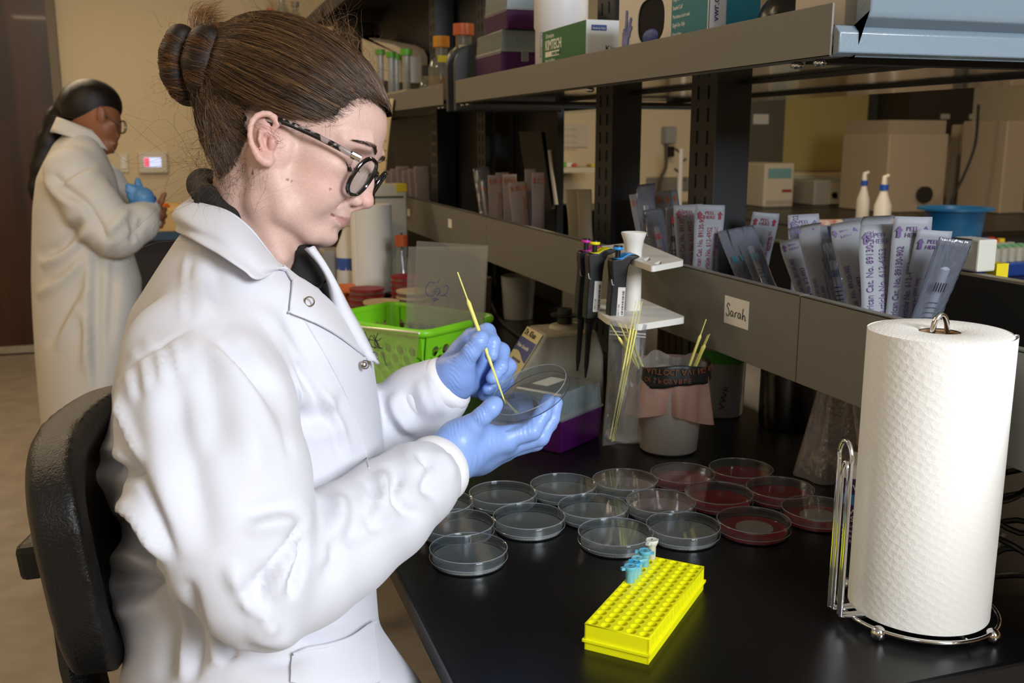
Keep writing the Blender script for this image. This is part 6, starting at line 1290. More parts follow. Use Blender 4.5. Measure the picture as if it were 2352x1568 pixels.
wisps(26, bl(415, 225, 0), (12, 14, 5), (-.1, 0, -1), .5, 1.0, 12, 32, .4, 1.3); wisps(60, hp(515, 330, 40), (10, 20, 22), (-.35, .1, -1), .45, 1.1, 40, 95, .1, 1.0)
wisps(110, hp(525, 390, 48), (12, 12, 12), (-.2, .2, -1), .4, .9, 20, 62, .1, .8); wisps(36, hp(560, 385, 64), (10, 3, 8), (.35, .1, -1), .4, .8, 14, 40, .0, .5)
wisps(14, hp(476, 320, 10), (4, 26, 18), (-.6, 0, -.8), .5, 1.0, 20, 52, .6, 1.4)
wisps(7, hp(640, 318, 80), (4, 1, 3), (-1, .05, .15), .12, .5, 22, 42, .0, .4); wisps(6, hp(655, 312, 74), (6, 1, 6), (-.3, .05, -1), .5, .7, 8, 22, .0, .4)
for x, y in ((885, 245), (840, 228), (800, 255), (770, 283), (730, 293), (690, 290)): wisps(14, hp(x, y, 10 if x > 870 else 44 if x > 820 else 60), (4, 2, 3), (-.9, .25, -.25), .25, .9, 14, 30, .0, .3)
SS = np.concatenate(S_); strands_mesh('loose_hairs', hw(SS.reshape(-1, 3)).reshape(-1, k, 3), rg.uniform(.00007, .00015, len(SS)), np.concatenate(CC), hairs, hair)
# surface finder for brows and lashes
def on_face(f, s, u):
    m = (np.abs(Vv[:, 1] - s) < 1.6) & (np.abs(Vv[:, 2] - u) < 1.6) & (Vv[:, 0] > 20)
    return Vv[m, 0].max() if m.any() else f
for s_ in (1, -1):
    bs = []
    for j in range(300):
        t_ = rg.uniform(0, 1); wd = 3.3 * math.sin(min(1, t_ * 1.6 + .18) * PI / 2) * (1 - t_ * .72)
        s0 = 12 + 36 * t_; u0_ = 17.5 + 6.5 * math.sin(t_ * PI * .62) - 4 * t_ ** 2 + rg.normal() * wd * .62; f0 = on_face(80, s0 * s_, u0_)
        L_ = rg.uniform(4, 8); s1 = s0 + L_ * (.35 + .6 * t_); u1 = u0_ + L_ * (.75 - 1.1 * t_); f1 = on_face(80, s1 * s_, u1)
        a = np.array([f0 + .2, s0 * s_, u0_]); b_ = np.array([f1 + .9, s1 * s_, u1]); bs.append([a * (1 - q) + b_ * q + np.array([.5 * math.sin(q * PI), 0, 0]) for q in np.linspace(0, 1, 5)])
    strands_mesh('eyebrow', hw(np.array(bs).reshape(-1, 3)).reshape(-1, 5, 3), .00012, np.tile([.03, .015, .008], (len(bs), 1)), hairs, person)
for s_ in (1, -1):
    ls = []
    for j in range(190):
        t_ = rg.uniform(0, 1); s0 = 19 + 24 * t_; u0_ = -4.0 - 3.2 * math.sin(t_ * PI); f0 = on_face(69, s0 * s_, u0_ + 1); L_ = rg.uniform(5, 9)
        a = np.array([f0 - .3, s0 * s_, u0_]); ls.append([a + np.array([L_ * .55 * q, s_ * (t_ - .35) * L_ * .6 * q, -L_ * .7 * q + L_ * .28 * q * q]) for q in np.linspace(0, 1, 5)])
    strands_mesh('eyelashes', hw(np.array(ls).reshape(-1, 3)).reshape(-1, 5, 3), .00024, np.tile([.008, .005, .004], (len(ls), 1)), hairs, person)
# ---- glasses
GB = base(thing('eyeglasses', 'black glasses with tortoiseshell temples worn by the sitting woman', 'glasses', hw((92, 0, -8))))
gb = mat('acetate_black', '070708', .12, spec=.6, coat=.5)
tort = mat('tortoiseshell', '16110f', .2, coat=.5); nt = tort.node_tree; tc_ = nt.nodes.new('ShaderNodeTexCoord'); nz_ = nt.nodes.new('ShaderNodeTexNoise'); nz_.inputs['Scale'].default_value = 130; nz_.inputs['Detail'].default_value = 1
rp_ = nt.nodes.new('ShaderNodeValToRGB'); rp_.color_ramp.elements[0].position = .50; rp_.color_ramp.elements[1].position = .56; rp_.color_ramp.elements[0].color = lin('120d0c'); rp_.color_ramp.elements[1].color = lin('8f7f7a')
nt.links.new(tc_.outputs['Object'], nz_.inputs['Vector']); nt.links.new(nz_.outputs[0], rp_.inputs[0]); nt.links.new(rp_.outputs[0], nt.nodes['Principled BSDF'].inputs['Base Color'])
ptilt = math.radians(12)
def lens_pt(t_, k_=1.0, s_=1, off=0.0):
    """rounded lens outline in the tilted front plane"""
    a = t_; ca, sa = math.cos(a), math.sin(a); x = 20.5 * k_ * np.sign(ca) * abs(ca) ** .82; y = 22.0 * k_ * np.sign(sa) * abs(sa) ** .84 - (2.0 * ca * (sa < 0))
    if sa > 0: y *= .96 + .05 * ca
    sd = 35.0 + x; f_ = 94.5 - .0026 * sd * sd + off; return np.array([f_ + (y) * math.sin(ptilt), s_ * sd, -12.0 + y * math.cos(ptilt)])
for s_ in (1, -1):
    ring = [hw(lens_pt(t_, 1.0, s_)) for t_ in np.linspace(0, 2 * PI, 49)[:-1]]
    part('lens_rim', MB().tube(ring, .0021, 8, closed=True, flat=1.15), gb, GB, smooth=True, world=True)
    L = [hw(lens_pt(t_, .97, s_)) for t_ in np.linspace(0, 2 * PI, 49)[:-1]]; cc_ = np.mean(L, 0) + HF * .001
    m = MB(); m.add([cc_] + L, [(0, i + 1, (i + 1) % 48 + 1) for i in range(48)]); part('lens', m, film('lens_glass', 'e4ecee', .03, .02) if 'lens_glass' not in MATS else MATS['lens_glass'], GB, smooth='all', world=True)
    tp0 = hw((85, s_ * 62, 2)); tips = [tp0, hw((62, s_ * 69, 4)), hw((32, s_ * 75, 6)), hw((2, s_ * 77, 6)), hw((-14, s_ * 74, 0)), hw((-24, s_ * 70, -14))]
    part('temple', MB().tube(curve_pts(tips, 5), .0031, 8, flat=.45, up=HS), tort, GB, smooth=True, world=True)
    part('hinge', MB().tube([hw((88, s_ * 60.5, 2)), hw((79, s_ * 65.0, 2.4))], .0038, 8, flat=.6, up=HS), chrome, GB, smooth=True, world=True)
part('bridge', MB().tube([hw((92, -11, -5)), hw((94.5, -5, 0)), hw((95, 0, 1)), hw((94.5, 5, 0)), hw((92, 11, -5))], .0024, 8), gb, GB, smooth=True, world=True)
# ================================================================== the lab coat, shirt and trousers of the seated person
cloth = mat('coat_cotton', 'd3d3da', .85, bump=.12, bscale=1800, sheen=.15)
shirt_m = mat('black_knit', '111113', .8, bump=.4, bscale=1500)
rows = np.array([  # y, left x, right x, near depth, far depth
    [500, 452, 520, 1.05, 1.17], [545, 412, 585, 1.0, 1.21], [600, 372, 668, .975, 1.24], [652, 338, 742, .96, 1.26], [715, 300, 797, .95, 1.28], [822, 270, 858, .955, 1.30], [920, 250, 868, .965, 1.30],
    [1000, 236, 878, .965, 1.29], [1050, 208, 886, .965, 1.28], [1090, 214, 888, .965, 1.27], [1140, 236, 880, .96, 1.26], [1190, 266, 872, .955, 1.25], [1235, 284, 864, .95, 1.24], [1280, 256, 860, .94, 1.24],
    [1340, 236, 862, .93, 1.24], [1434, 268, 872, .915, 1.24], [1500, 286, 915, .90, 1.22], [1568, 270, 966, .885, 1.20], [1660, 262, 985, .87, 1.22], [1800, 262, 975, .86, 1.26], [1980, 270, 985, .86, 1.26]])
def loft(X):
    px, py, dep = to_px(X.reshape(-1, 3).astype(float)); f = lambda c: np.interp(py, rows[:, 0], rows[:, c])
    xl, xr, dn, df = f(1), f(2), f(3), f(4); cx = (xl + xr) / 2; hwx = (xr - xl) / 2; cdp = (dn + df) / 2; hd = (df - dn) / 2
    e = 2.25; r = (np.abs((px - cx) / hwx) ** e + np.abs((dep - cdp) / hd) ** e) ** (1 / e)
    d = (r - 1) * np.minimum(hwx * dep / FPX, hd) * .9
    d = np.maximum(d, (500 - py) / FPX); d = np.maximum(d, (py - 1960) / FPX)
    return d.reshape(X.shape[:-1])
W_ = Vol((-.64, .50, .60), (.42, 1.52, 1.32), .0048)
W_.fn(W_.lo, W_.lo + W_.n * W_.h, loft)
W_.ell(Pn(478, 800, .985), (.055, .065, .060), None, .04)          # shoulder
nearA = [Pn(462, 842, .955), Pn(476, 960, .905), Pn(508, 1110, .870), Pn(548, 1240, .855), Pn(590, 1340, .855), Pn(618, 1392, .862)]
W_.path(nearA, [.074, .078, .076, .066, .054, .036], .014)
W_.path([Pn(618, 1385, .862), Pn(690, 1315, .892), Pn(780, 1245, .93), Pn(880, 1172, .975), Pn(960, 1110, 1.015), Pn(988, 1090, 1.030)], [.038, .052, .054, .049, .043, .036], .008)
farA = [Pn(700, 820, 1.22), Pn(780, 1040, 1.235), Pn(840, 1060, 1.23), Pn(905, 985, 1.205), Pn(965, 930, 1.19), Pn(1008, 897, 1.18)]
W_.path(farA, [.075, .07, .060, .050, .047, .040], .014)
# neck opening and V opening
W_.path([Pn(585, 380, 1.095), Pn(592, 500, 1.095), Pn(592, 590, 1.085)], [.060, .058, .052], .006, 's')
W_.path([Pn(640, 560, 1.06), Pn(690, 620, 1.06), Pn(735, 690, 1.075), Pn(785, 765, 1.10)], [.030, .026, .020, .008], .004, 's')
# hollow sleeve ends
W_.cap(Pn(975, 1098, 1.022), Pn(1050, 1042, 1.065), .028, .032, .003, 's'); W_.cap(Pn(975, 920, 1.188), Pn(1060, 860, 1.168), .028, .031, .003, 's')
Cv, Cq = W_.mesh(3)
px_, py_, dp_ = to_px(Cv); Cn = vnormals(Cv, Cq); facing = np.clip(-(Cn @ Fn) * 1.7 - .08, 0, 1)
def stroke(pts, kind, amp, w_, d0=None, d1=None, fade=.25):
    """raise or press a fold along a line drawn on the near side of the coat"""
    global disp
    c = curve_pts([(a, b) for a, b in pts], 6); lo = c.min(0) - 4 * w_; hi = c.max(0) + 4 * w_
    m = (px_ > lo[0]) & (px_ < hi[0]) & (py_ > lo[1]) & (py_ < hi[1]) & (facing > .02)
    if d1 is not None: m &= dp_ < d1
    if d0 is not None: m &= dp_ > d0
    if not m.any(): return
    sd, t_ = seg_dist(px_[m], py_[m], c); env = np.clip(np.minimum(t_, 1 - t_) / fade, 0, 1) ** .7; x = sd / w_
    if kind == 'r': v_ = np.exp(-x * x)
    elif kind == 'g': v_ = -np.exp(-x * x)
    elif kind == 's': v_ = x * np.exp(-.5 * x * x) * 1.6          # high on one side, low on the other
    disp[m] += 1.5 * amp * .001 * v_ * env * facing[m]
disp = np.zeros(len(Cv))
# shoulder yoke seam and gathers
stroke([(438, 752), (400, 772), (345, 806), (312, 828), (262, 872)], 'g', 2.4, 5); stroke([(436, 748), (432, 690), (436, 620), (447, 560)], 'g', 1.6, 5); stroke([(425, 748), (420, 690), (424, 620), (436, 570)], 'r', 2, 9)
for x, y in ((300, 838), (335, 815), (372, 795), (405, 775)): stroke([(x, y), (x + 12, y + 45), (x + 20, y + 90)], 's', 1.8, 11)
stroke([(330, 770), (345, 800), (352, 812)], 'r', 1.5, 14); stroke([(300, 800), (318, 830)], 'r', 1.5, 12)
stroke([(439, 752), (500, 790), (545, 840), (590, 900), (624, 955), (650, 1010)], 's', 6, 20); stroke([(512, 764), (560, 800), (605, 850), (645, 890), (652, 915)], 's', -5, 15); stroke([(560, 770), (600, 800), (640, 850), (660, 880)], 's', -4, 12)
stroke([(440, 760), (455, 850), (470, 950), (480, 1050)], 's', 4, 30); stroke([(400, 800), (390, 900), (395, 1000), (420, 1150), (450, 1280)], 's', 5, 34); stroke([(470, 800), (530, 900), (570, 1000), (590, 1120)], 'r', 4, 34)
stroke([(652, 905), (650, 950), (655, 1000), (668, 1060)], 'g', 4, 9)
# back edge of the sleeve
stroke([(250, 900), (262, 950), (288, 1010), (318, 1075), (370, 1168), (405, 1290)], 'g', 6, 12, fade=.2); stroke([(262, 905), (280, 960), (305, 1010), (335, 1070)], 'r', 6, 13)
# back of the coat between chair and sleeve
stroke([(205, 1062), (250, 1075), (300, 1062)], 's', 7, 20, d0=.9); stroke([(215, 1040), (260, 1040), (310, 1058)], 'r', 5, 18); stroke([(235, 1090), (280, 1085), (325, 1075)], 'g', 9, 20)
stroke([(258, 1172), (290, 1158), (330, 1180), (365, 1240), (385, 1290)], 'r', 10, 16); stroke([(262, 1200), (300, 1200), (335, 1250), (350, 1300)], 'g', 9, 20)
stroke([(240, 1320), (300, 1315), (350, 1330), (380, 1340)], 'g', 9, 18); stroke([(250, 1290), (300, 1285), (345, 1290)], 'r', 7, 18); stroke([(255, 1380), (310, 1375), (360, 1365)], 's', 6, 18)
stroke([(402, 1312), (398, 1360), (424, 1400), (432, 1470), (418, 1568)], 'r', 5, 11, d0=.905); stroke([(430, 1330), (440, 1400), (455, 1480), (440, 1568)], 'g', 7, 16); stroke([(500, 1395), (505, 1440), (515, 1500), (525, 1568)], 's', 6, 14, d0=.90)
stroke([(560, 1470), (640, 1490), (700, 1480)], 's', -5, 26); stroke([(380, 1400), (385, 1480), (375, 1568)], 'g', 6, 22)
# elbow and forearm
stroke([(697, 1195), (668, 1250), (628, 1300), (600, 1350), (585, 1390)], 'g', 8, 8, fade=.12); stroke([(700, 1230), (690, 1290), (678, 1340), (672, 1375)], 'g', 9, 7, fade=.12); stroke([(682, 1240), (655, 1300), (640, 1340), (632, 1380)], 'r', 6, 10)
stroke([(560, 1200), (600, 1190), (650, 1180), (690, 1185)], 's', 5, 18); stroke([(530, 1290), (545, 1340), (575, 1390), (600, 1400)], 'r', 6, 16); stroke([(540, 1370), (580, 1350), (620, 1310)], 'g', 5, 16); stroke([(600, 1400), (620, 1430), (640, 1440)], 'r', 5, 12)
stroke([(700, 1160), (715, 1180), (712, 1215)], 'r', 5, 10)
stroke([(770, 1120), (800, 1150), (800, 1200), (780, 1250)], 's', 6, 18); stroke([(720, 1170), (750, 1200), (740, 1260), (725, 1310)], 'r', 4, 16); stroke([(830, 1090), (860, 1130), (850, 1180), (870, 1220)], 'g', 6, 12)
stroke([(890, 1060), (915, 1090), (905, 1130), (930, 1165), (965, 1180)], 'g', 8, 11); stroke([(930, 1020), (945, 1060), (965, 1080), (1000, 1085)], 'r', 6, 13); stroke([(960, 1040), (985, 1075), (980, 1120), (1010, 1140)], 'g', 7, 11); stroke([(1000, 1030), (1030, 1060), (1045, 1100)], 'r', 4, 10)
stroke([(870, 1080), (885, 1120), (880, 1160)], 'r', 6, 12); stroke([(820, 1250), (870, 1210), (930, 1190), (990, 1180)], 'g', 4, 16)
stroke([(740, 1330), (770, 1290), (760, 1240)], 'g', 4, 16)
# chest and placket
stroke([(600, 690), (640, 730), (665, 790), (690, 880), (720, 980)], 's', 4, 24, d0=.94); stroke([(645, 765), (700, 860), (760, 960), (800, 1060)], 's', -4, 9, d0=.94); stroke([(660, 960), (700, 935), (760, 960)], 's', -6, 26, d0=.9); stroke([(700, 1010), (740, 990), (790, 1000)], 'r', 3, 20, d0=.9)
stroke([(470, 600), (480, 660), (500, 720)], 's', 3, 20)
# far sleeve
stroke([(915, 900), (930, 950), (960, 985)], 's', 6, 14, d0=1.05); stroke([(960, 870), (975, 920), (1000, 960)], 'r', 4, 12, d0=1.05); stroke([(900, 960), (925, 1000), (960, 1020)], 'g', 4, 12, d0=1.05); stroke([(1000, 850), (1005, 900), (1030, 950)], 's', 4, 10, d0=1.05)
fn_ = lambda a, b, c, p: np.sin(Cv @ np.array([a, b, c]) + p)
disp += .0010 * fn_(31, 17, 12, .3) * fn_(9, 22, 41, 1.1) + .0007 * fn_(47, -20, 33, 2.0)
Cv2 = Cv + Cn * disp[:, None]
for _ in range(1): Cv2 = lap(Cv2, Cq, .4)
coat = mesh_obj('lab_coat', Cv2, Cq, cloth, person, smooth='all', world=True); coat['label'] = 'white cotton lab coat'
from mathutils.bvhtree import BVHTree
bvh = BVHTree.FromPolygons([tuple(p) for p in Cv2], [tuple(q) for q in Cq.tolist()])
def hit(px, py, off=0.0):
    r = ray(px, py); q, n_, i_, d_ = bvh.ray_cast(CAM, r.normalized())
    if q is None: q = P(px, py, 1.0); n_ = -F_
    return q + n_ * off
def patch(name, outline, off, th, m, parent, nu=14, nv=14):
    """cloth patch that follows the coat; outline: two matching px curves"""
    a = curve_pts(outline[0], 6); b_ = curve_pts(outline[1], 6)
    ia = np.linspace(0, len(a) - 1, nu + 1); ib = np.linspace(0, len(b_) - 1, nu + 1)
    A_ = np.stack([np.interp(ia, range(len(a)), a[:, k_]) for k_ in (0, 1)], 1); B_ = np.stack([np.interp(ib, range(len(b_)), b_[:, k_]) for k_ in (0, 1)], 1)
    def f(u, v):
        i_ = int(round(u * nu)); q = A_[i_] * (1 - v) + B_[i_] * v; o_ = off(u, v) if callable(off) else off; return hit(q[0], q[1], o_)
    return part(name, MB().grid(f, nu, nv, th), m, parent, smooth=True, world=True)
# collar: a folded band round the neck
def collar_pt(t_, v):
    top = curve_pts([Pn(700, 520, 1.20), Pn(600, 452, 1.215), Pn(500, 440, 1.19), Pn(436, 452, 1.12), Pn(452, 463, 1.055), Pn(520, 482, 1.015), Pn(575, 524, 1.0), Pn(618, 575, 1.005), Pn(650, 616, 1.02)], 6)
    bot = curve_pts([Pn(735, 600, 1.25), Pn(620, 540, 1.27), Pn(480, 520, 1.24), Pn(408, 528, 1.13), Pn(428, 543, 1.0), Pn(500, 582, .948), Pn(560, 618, .940), Pn(596, 640, .952), Pn(650, 616, 1.015)], 6)
    i_ = t_ * (len(top) - 1); a = int(min(i_, len(top) - 2)); f = i_ - a; T_ = top[a] * (1 - f) + top[a + 1] * f; B_ = bot[a] * (1 - f) + bot[a + 1] * f
    c_ = Pn(580, 560, 1.09); q = T_ * (1 - v) + B_ * v; o_ = (q - c_); o_[2] = 0; o_ /= np.linalg.norm(o_)
    return q + o_ * (.012 * math.sin(PI * min(1, v * 1.25)) + .002 * math.sin(13 * t_ + 3 * v))
part('collar', MB().grid(collar_pt, 64, 12, .0028), cloth, coat, smooth='all', world=True, sub=1)
part('collar_stand', MB().grid(lambda u, v: collar_pt(u, 0) * (1 - v) + (Pn(585, 600, 1.09) + (collar_pt(u, 0) - Pn(585, 560, 1.09)) * .95) * v, 50, 5, .002), cloth, coat, smooth='all', world=True)
# lapel with its free lower edge
patch('lapel', ([(648, 613), (666, 646), (667, 650), (661, 716), (661, 720), (666, 722), (695, 733), (740, 755), (785, 782), (836, 820)], [(650, 612), (672, 630), (690, 645), (708, 662), (730, 690), (755, 722), (790, 765), (838, 818)]), lambda u, v: .0006 + .0035 * math.sin(PI * u) * (1 - v), .0018, cloth, coat, 26, 8)
patch('far_lapel', ([(700, 572), (722, 612), (742, 650), (764, 700), (790, 748), (840, 815)], [(716, 568), (738, 606), (760, 644), (794, 706), (824, 756), (866, 836)]), .003, .002, cloth, coat, 16, 4) if False else None
patch('front_edge', ([(838, 820), (850, 860), (858, 920), (868, 1000), (874, 1060)], [(866, 840), (869, 880), (870, 930), (880, 1000), (886, 1050)]), .003, .002, cloth, coat, 14, 4) if False else None
part('seam', MB().tube([hit(x, y, .0004) for x, y in curve_pts([(700, 735), (755, 830), (800, 920), (835, 1020), (848, 1075)], 6)], .0007, 5), cloth, coat, smooth=True, world=True)
snap = mat('snap_metal', 'b9b4a6', .25, 1.0)
for x, y, r_ in ((702, 701, .0046), (844, 822, .0045), (824, 838, .0042)):
    c_ = Vector(hit(x, y, .0065)); n_ = -Vector(ray(x, y)).normalized(); n_ = (n_ + Vector((R_ * .5))).normalized() if x > 800 else n_
    M = Matrix.Translation(c_) @ n_.to_track_quat('Z', 'Y').to_matrix().to_4x4(); mb = MB(); mb.M = M
    mb.tube([(r_ * math.cos(q), r_ * math.sin(q), .0008) for q in np.linspace(0, 2 * PI, 25)[:-1]], .0009, 6, closed=True)
    if (x, y) == (824, 838): mb.lathe([(.0003, .002), (.0018, .0018), (.0030, 0)], 16, cap=False)
    part('snap_button', mb, snap, coat, smooth=True, world=True)
fl_a = curve_pts([(704, 568), (736, 604), (755, 642), (766, 700), (785, 748), (836, 817)], 6); fl_b = curve_pts([(718, 568), (748, 614), (776, 664), (801, 712), (827, 757), (867, 838)], 6)
def flf(u, v):
    i_ = int(round(u * (len(fl_a) - 1))); q = fl_a[i_] * (1 - v) + fl_b[i_] * v; return P(q[0], q[1], 1.050 + .022 * u - .012 * math.sin(PI * v))
part('far_lapel', MB().grid(flf, len(fl_a) - 1, 6, .003), cloth, coat, smooth='all', world=True)
# pocket
patch('pocket', ([(672, 1498), (740, 1490), (800, 1470), (852, 1430)], [(668, 1568), (740, 1580), (810, 1580), (870, 1568)]), .0035, .002, cloth, coat, 12, 8)
part('pocket_hem', MB().tube([hit(x, y, .0062) for x, y in curve_pts([(674, 1498), (740, 1491), (800, 1471), (850, 1432)], 6)], .0016, 6), cloth, coat, smooth=True, world=True)
# knit cuff of the far sleeve
knit = mat('knit_cuff', 'e6e4e6', .9)
nt = knit.node_tree; tc2 = nt.nodes.new('ShaderNodeTexCoord'); wv = nt.nodes.new('ShaderNodeTexWave'); wv.inputs['Scale'].default_value = 60; mp2 = nt.nodes.new('ShaderNodeMapping'); nt.links.new(tc2.outputs['UV'], mp2.inputs[0]); nt.links.new(mp2.outputs[0], wv.inputs[0]); bp2 = nt.nodes.new('ShaderNodeBump'); bp2.inputs['Strength'].default_value = .8; bp2.inputs['Distance'].default_value = .0008; nt.links.new(wv.outputs[1], bp2.inputs['Height']); nt.links.new(bp2.outputs[0], nt.nodes['Principled BSDF'].inputs['Normal'])
def cuff(a, b_, rads, nm='knit_cuff'):
    a = Vector(a); b_ = Vector(b_); n = 96; k_ = len(rads); ax = (b_ - a).normalized(); N_ = (U_ - ax * U_.dot(ax)).normalized(); B_ = ax.cross(N_); V2 = []; F2 = []; UVs = []
    for i in range(k_):
        for q in range(n + 1): an = 2 * PI * q / n; rb = rads[i] * (1 + .004 * (q % 2)); V2.append(a + (b_ - a) * (i / (k_ - 1)) + (N_ * math.cos(an) + B_ * math.sin(an)) * rb)
    for i in range(k_ - 1):
        for q in range(n): F2.append((i * (n + 1) + q, i * (n + 1) + q + 1, (i + 1) * (n + 1) + q + 1, (i + 1) * (n + 1) + q))
    mb = MB(); mb.add(V2, F2); return part(nm, mb, knit, coat, smooth='all', world=True)
cuff(Pn(975, 921, 1.187), Pn(1042, 870, 1.170), [.0400, .0425, .0425, .0415, .0395, .0370, .0345, .0335, .0350, .0345, .0335, .028])
cuff(Pn(990, 1088, 1.033), Pn(1024, 1062, 1.052), [.034, .037, .037, .035, .030])
# ---- black shirt with a zip
B_v = Vol((-.18, .90, 1.02), (.20, 1.34, 1.40), .0032)
B_v.path([Pn(468, 425, 1.125), Pn(478, 455, 1.06), Pn(528, 497, 1.04), Pn(585, 580, 1.05), Pn(640, 640, 1.055), Pn(672, 650, 1.065)], [.017, .013, .008, .006, .008, .012], .01)
B_v.path([Pn(468, 425, 1.125), Pn(520, 420, 1.165), Pn(600, 470, 1.17), Pn(680, 560, 1.13), Pn(686, 590, 1.09)], [.017, .014, .012, .012, .013], .01)
B_v.path([Pn(684, 598, 1.085), Pn(706, 640, 1.092), Pn(734, 706, 1.10), Pn(756, 758, 1.11)], [.022, .021, .016, .010], .02)
B_v.path([Pn(590, 680, 1.09), Pn(640, 720, 1.09)], [.040, .045], .02)
B_v.path([Pn(590, 420, 1.095), Pn(598, 520, 1.095), Pn(600, 600, 1.085)], [.050, .048, .046], .002, 's')
Sv, Sq = B_v.mesh(2); shirt = mesh_obj('black_shirt', Sv, Sq, shirt_m, person, smooth='all', world=True); shirt['label'] = 'black zip collar pullover'
part('zip', MB().tube([P(722, 668, 1.052), P(738, 655, 1.055), P(752, 640, 1.062)], .0017, 6), mat('zip_dark', '2a2a2e', .3, .8), shirt, smooth=True, world=True)
# ---- trousers and shoes, below the frame
L_v = Vol((-.30, .74, .12), (.62, 1.26, .95), .009)
hipc = np.array([-.07, .98, .72]); R3 = np.array([math.cos(.25), -math.sin(.25), 0])
for sd_ in (-1, 1):
    h_ = hipc + np.array([R3[1], -R3[0], 0]) * -.09 * sd_; kn = h_ + R3 * .40 + np.array([0, 0, -.02]); an = kn + R3 * -.04 + np.array([0, 0, -.40])
    L_v.path([h_, kn], [.088, .062], .03); L_v.path([kn, an], [.060, .042], .02)
L_v.ell(hipc, (.15, .17, .11), None, .04)
Lv, Lq = L_v.mesh(2); mesh_obj('trousers', Lv, Lq, mat('dark_trousers', '1a1c22', .8, bump=.3, bscale=700), person, smooth='all', world=True)
for sd_ in (-1, 1):
    h_ = hipc + np.array([R3[1], -R3[0], 0]) * -.09 * sd_; an = h_ + R3 * .36 + np.array([0, 0, -.46]); m = MB(); m.M = Matrix.Translation(an) @ basis(R3, (0.247, .969, 0)).to_4x4()
    m.sphere((.05, 0, -.01), .05, 20, 12, (2.3, .85, .8)); part('shoe', m, mat('shoe_black', '0f0f10', .5), person, smooth='all', world=True)
# ================================================================== gloved hands, the held dish and the loop
glove = mat('nitrile_glove', '86a4e0', .40, spec=.45, sss=.08)
nt = glove.node_tree; tcg = nt.nodes.new('ShaderNodeTexCoord'); ng = nt.nodes.new('ShaderNodeTexNoise'); ng.inputs['Scale'].default_value = 120; ng.inputs['Detail'].default_value = 3; mg = nt.nodes.new('ShaderNodeMapping'); mg.inputs['Scale'].default_value = (1, 1, .35); nt.links.new(tcg.outputs['Object'], mg.inputs[0]); nt.links.new(mg.outputs[0], ng.inputs['Vector'])
bg_ = nt.nodes.new('ShaderNodeBump'); bg_.inputs['Strength'].default_value = .35; bg_.inputs['Distance'].default_value = .0015; nt.links.new(ng.outputs[0], bg_.inputs['Height']); nt.links.new(bg_.outputs[0], nt.nodes['Principled BSDF'].inputs['Normal'])
def hand(name, lo, hi, palm, fingers, wrinkles, h=.0013):
    G = Vol(lo, hi, h)
    for pts, rs, k in palm: G.path(pts, rs, k)
    for pts, rs in fingers:
        F_l = Vol.__new__(Vol); F_l.lo = G.lo; F_l.h = h; F_l.n = G.n; F_l.d = np.full(G.n, .05, np.float32)
        F_l.path(pts, rs, .0035)
        o = G.d; d = F_l.d; k = .0022; hh = np.clip(.5 + .5 * (o - d) / k, 0, 1); G.d = o * (1 - hh) + d * hh - k * hh * (1 - hh)
    v_, q_ = G.mesh(2); n_ = vnormals(v_, q_); x, y, dd = to_px(v_); f_ = np.clip(-(n_ @ Fn) * 1.6 + .2, 0, 1); ds = np.zeros(len(v_))
    for (ax, ay), (bx, by), amp, wl, wd in wrinkles:     # families of fine creases across a line from a to b
        L_ = math.hypot(bx - ax, by - ay); ux, uy = (bx - ax) / L_, (by - ay) / L_; s1 = (x - ax) * ux + (y - ay) * uy; s2 = -(x - ax) * uy + (y - ay) * ux
        env = np.exp(-((s1 - L_ / 2) / (L_ * .45)) ** 4) * np.exp(-(s2 / wd) ** 2); ph_ = (s1 + 2.6 * np.sin(s2 / 9) + 3.0 * np.sin(s1 / 13 + s2 / 21) + .25 * s2) / wl; ds += 1.7 * amp * .001 * env * f_ * (.45 + .55 * np.sin(s2 / 11 + s1 / 17)) * (1 - np.abs(np.sin(PI * ph_)) ** .5 * 1.4)
    v_ = v_ + n_ * ds[:, None]; return v_, q_
A_ = Pn
# hand nearer the camera: palm up, fingers curled round the dishes
RW0, RW1 = A_(975, 1098, 1.022), A_(1030, 1055, 1.055)
palm = [([RW0, RW1], [.0245, .0235], .01),
        ([RW1, A_(1100, 1015, 1.075), A_(1160, 1010, 1.085)], [.022, .0185, .0145], .014), ([RW1, A_(1105, 1040, 1.095), A_(1170, 1022, 1.105)], [.021, .0165, .0135], .014),
        ([RW1, A_(1100, 1052, 1.11), A_(1160, 1035, 1.125)], [.019, .015, .0125], .014), ([RW1, A_(1085, 1050, 1.12), A_(1150, 1035, 1.145)], [.018, .014, .012], .014),
        ([RW1, A_(1052, 1005, 1.06), A_(1085, 978, 1.052)], [.021, .0175, .0135], .012)]
fing = [([A_(1080, 982, 1.053), A_(1108, 955, 1.046), A_(1128, 937, 1.046), A_(1137, 928, 1.048)], [.0125, .0098, .0098, .0088]),
        ([A_(1155, 1005, 1.085), A_(1222, 990, 1.088), A_(1247, 950, 1.096), A_(1258, 920, 1.102)], [.0135, .0102, .0092, .0080]),
        ([A_(1165, 1020, 1.105), A_(1240, 1003, 1.108), A_(1266, 960, 1.115), A_(1277, 925, 1.120)], [.0128, .0104, .0092, .0078]),
        ([A_(1158, 1032, 1.125), A_(1230, 1015, 1.135), A_(1262, 972, 1.145), A_(1268, 940, 1.150)], [.0120, .0098, .0088, .0078]),
        ([A_(1148, 1030, 1.145), A_(1200, 1000, 1.165), A_(1220, 960, 1.172), A_(1227, 930, 1.175)], [.0112, .0090, .0080, .0070])]
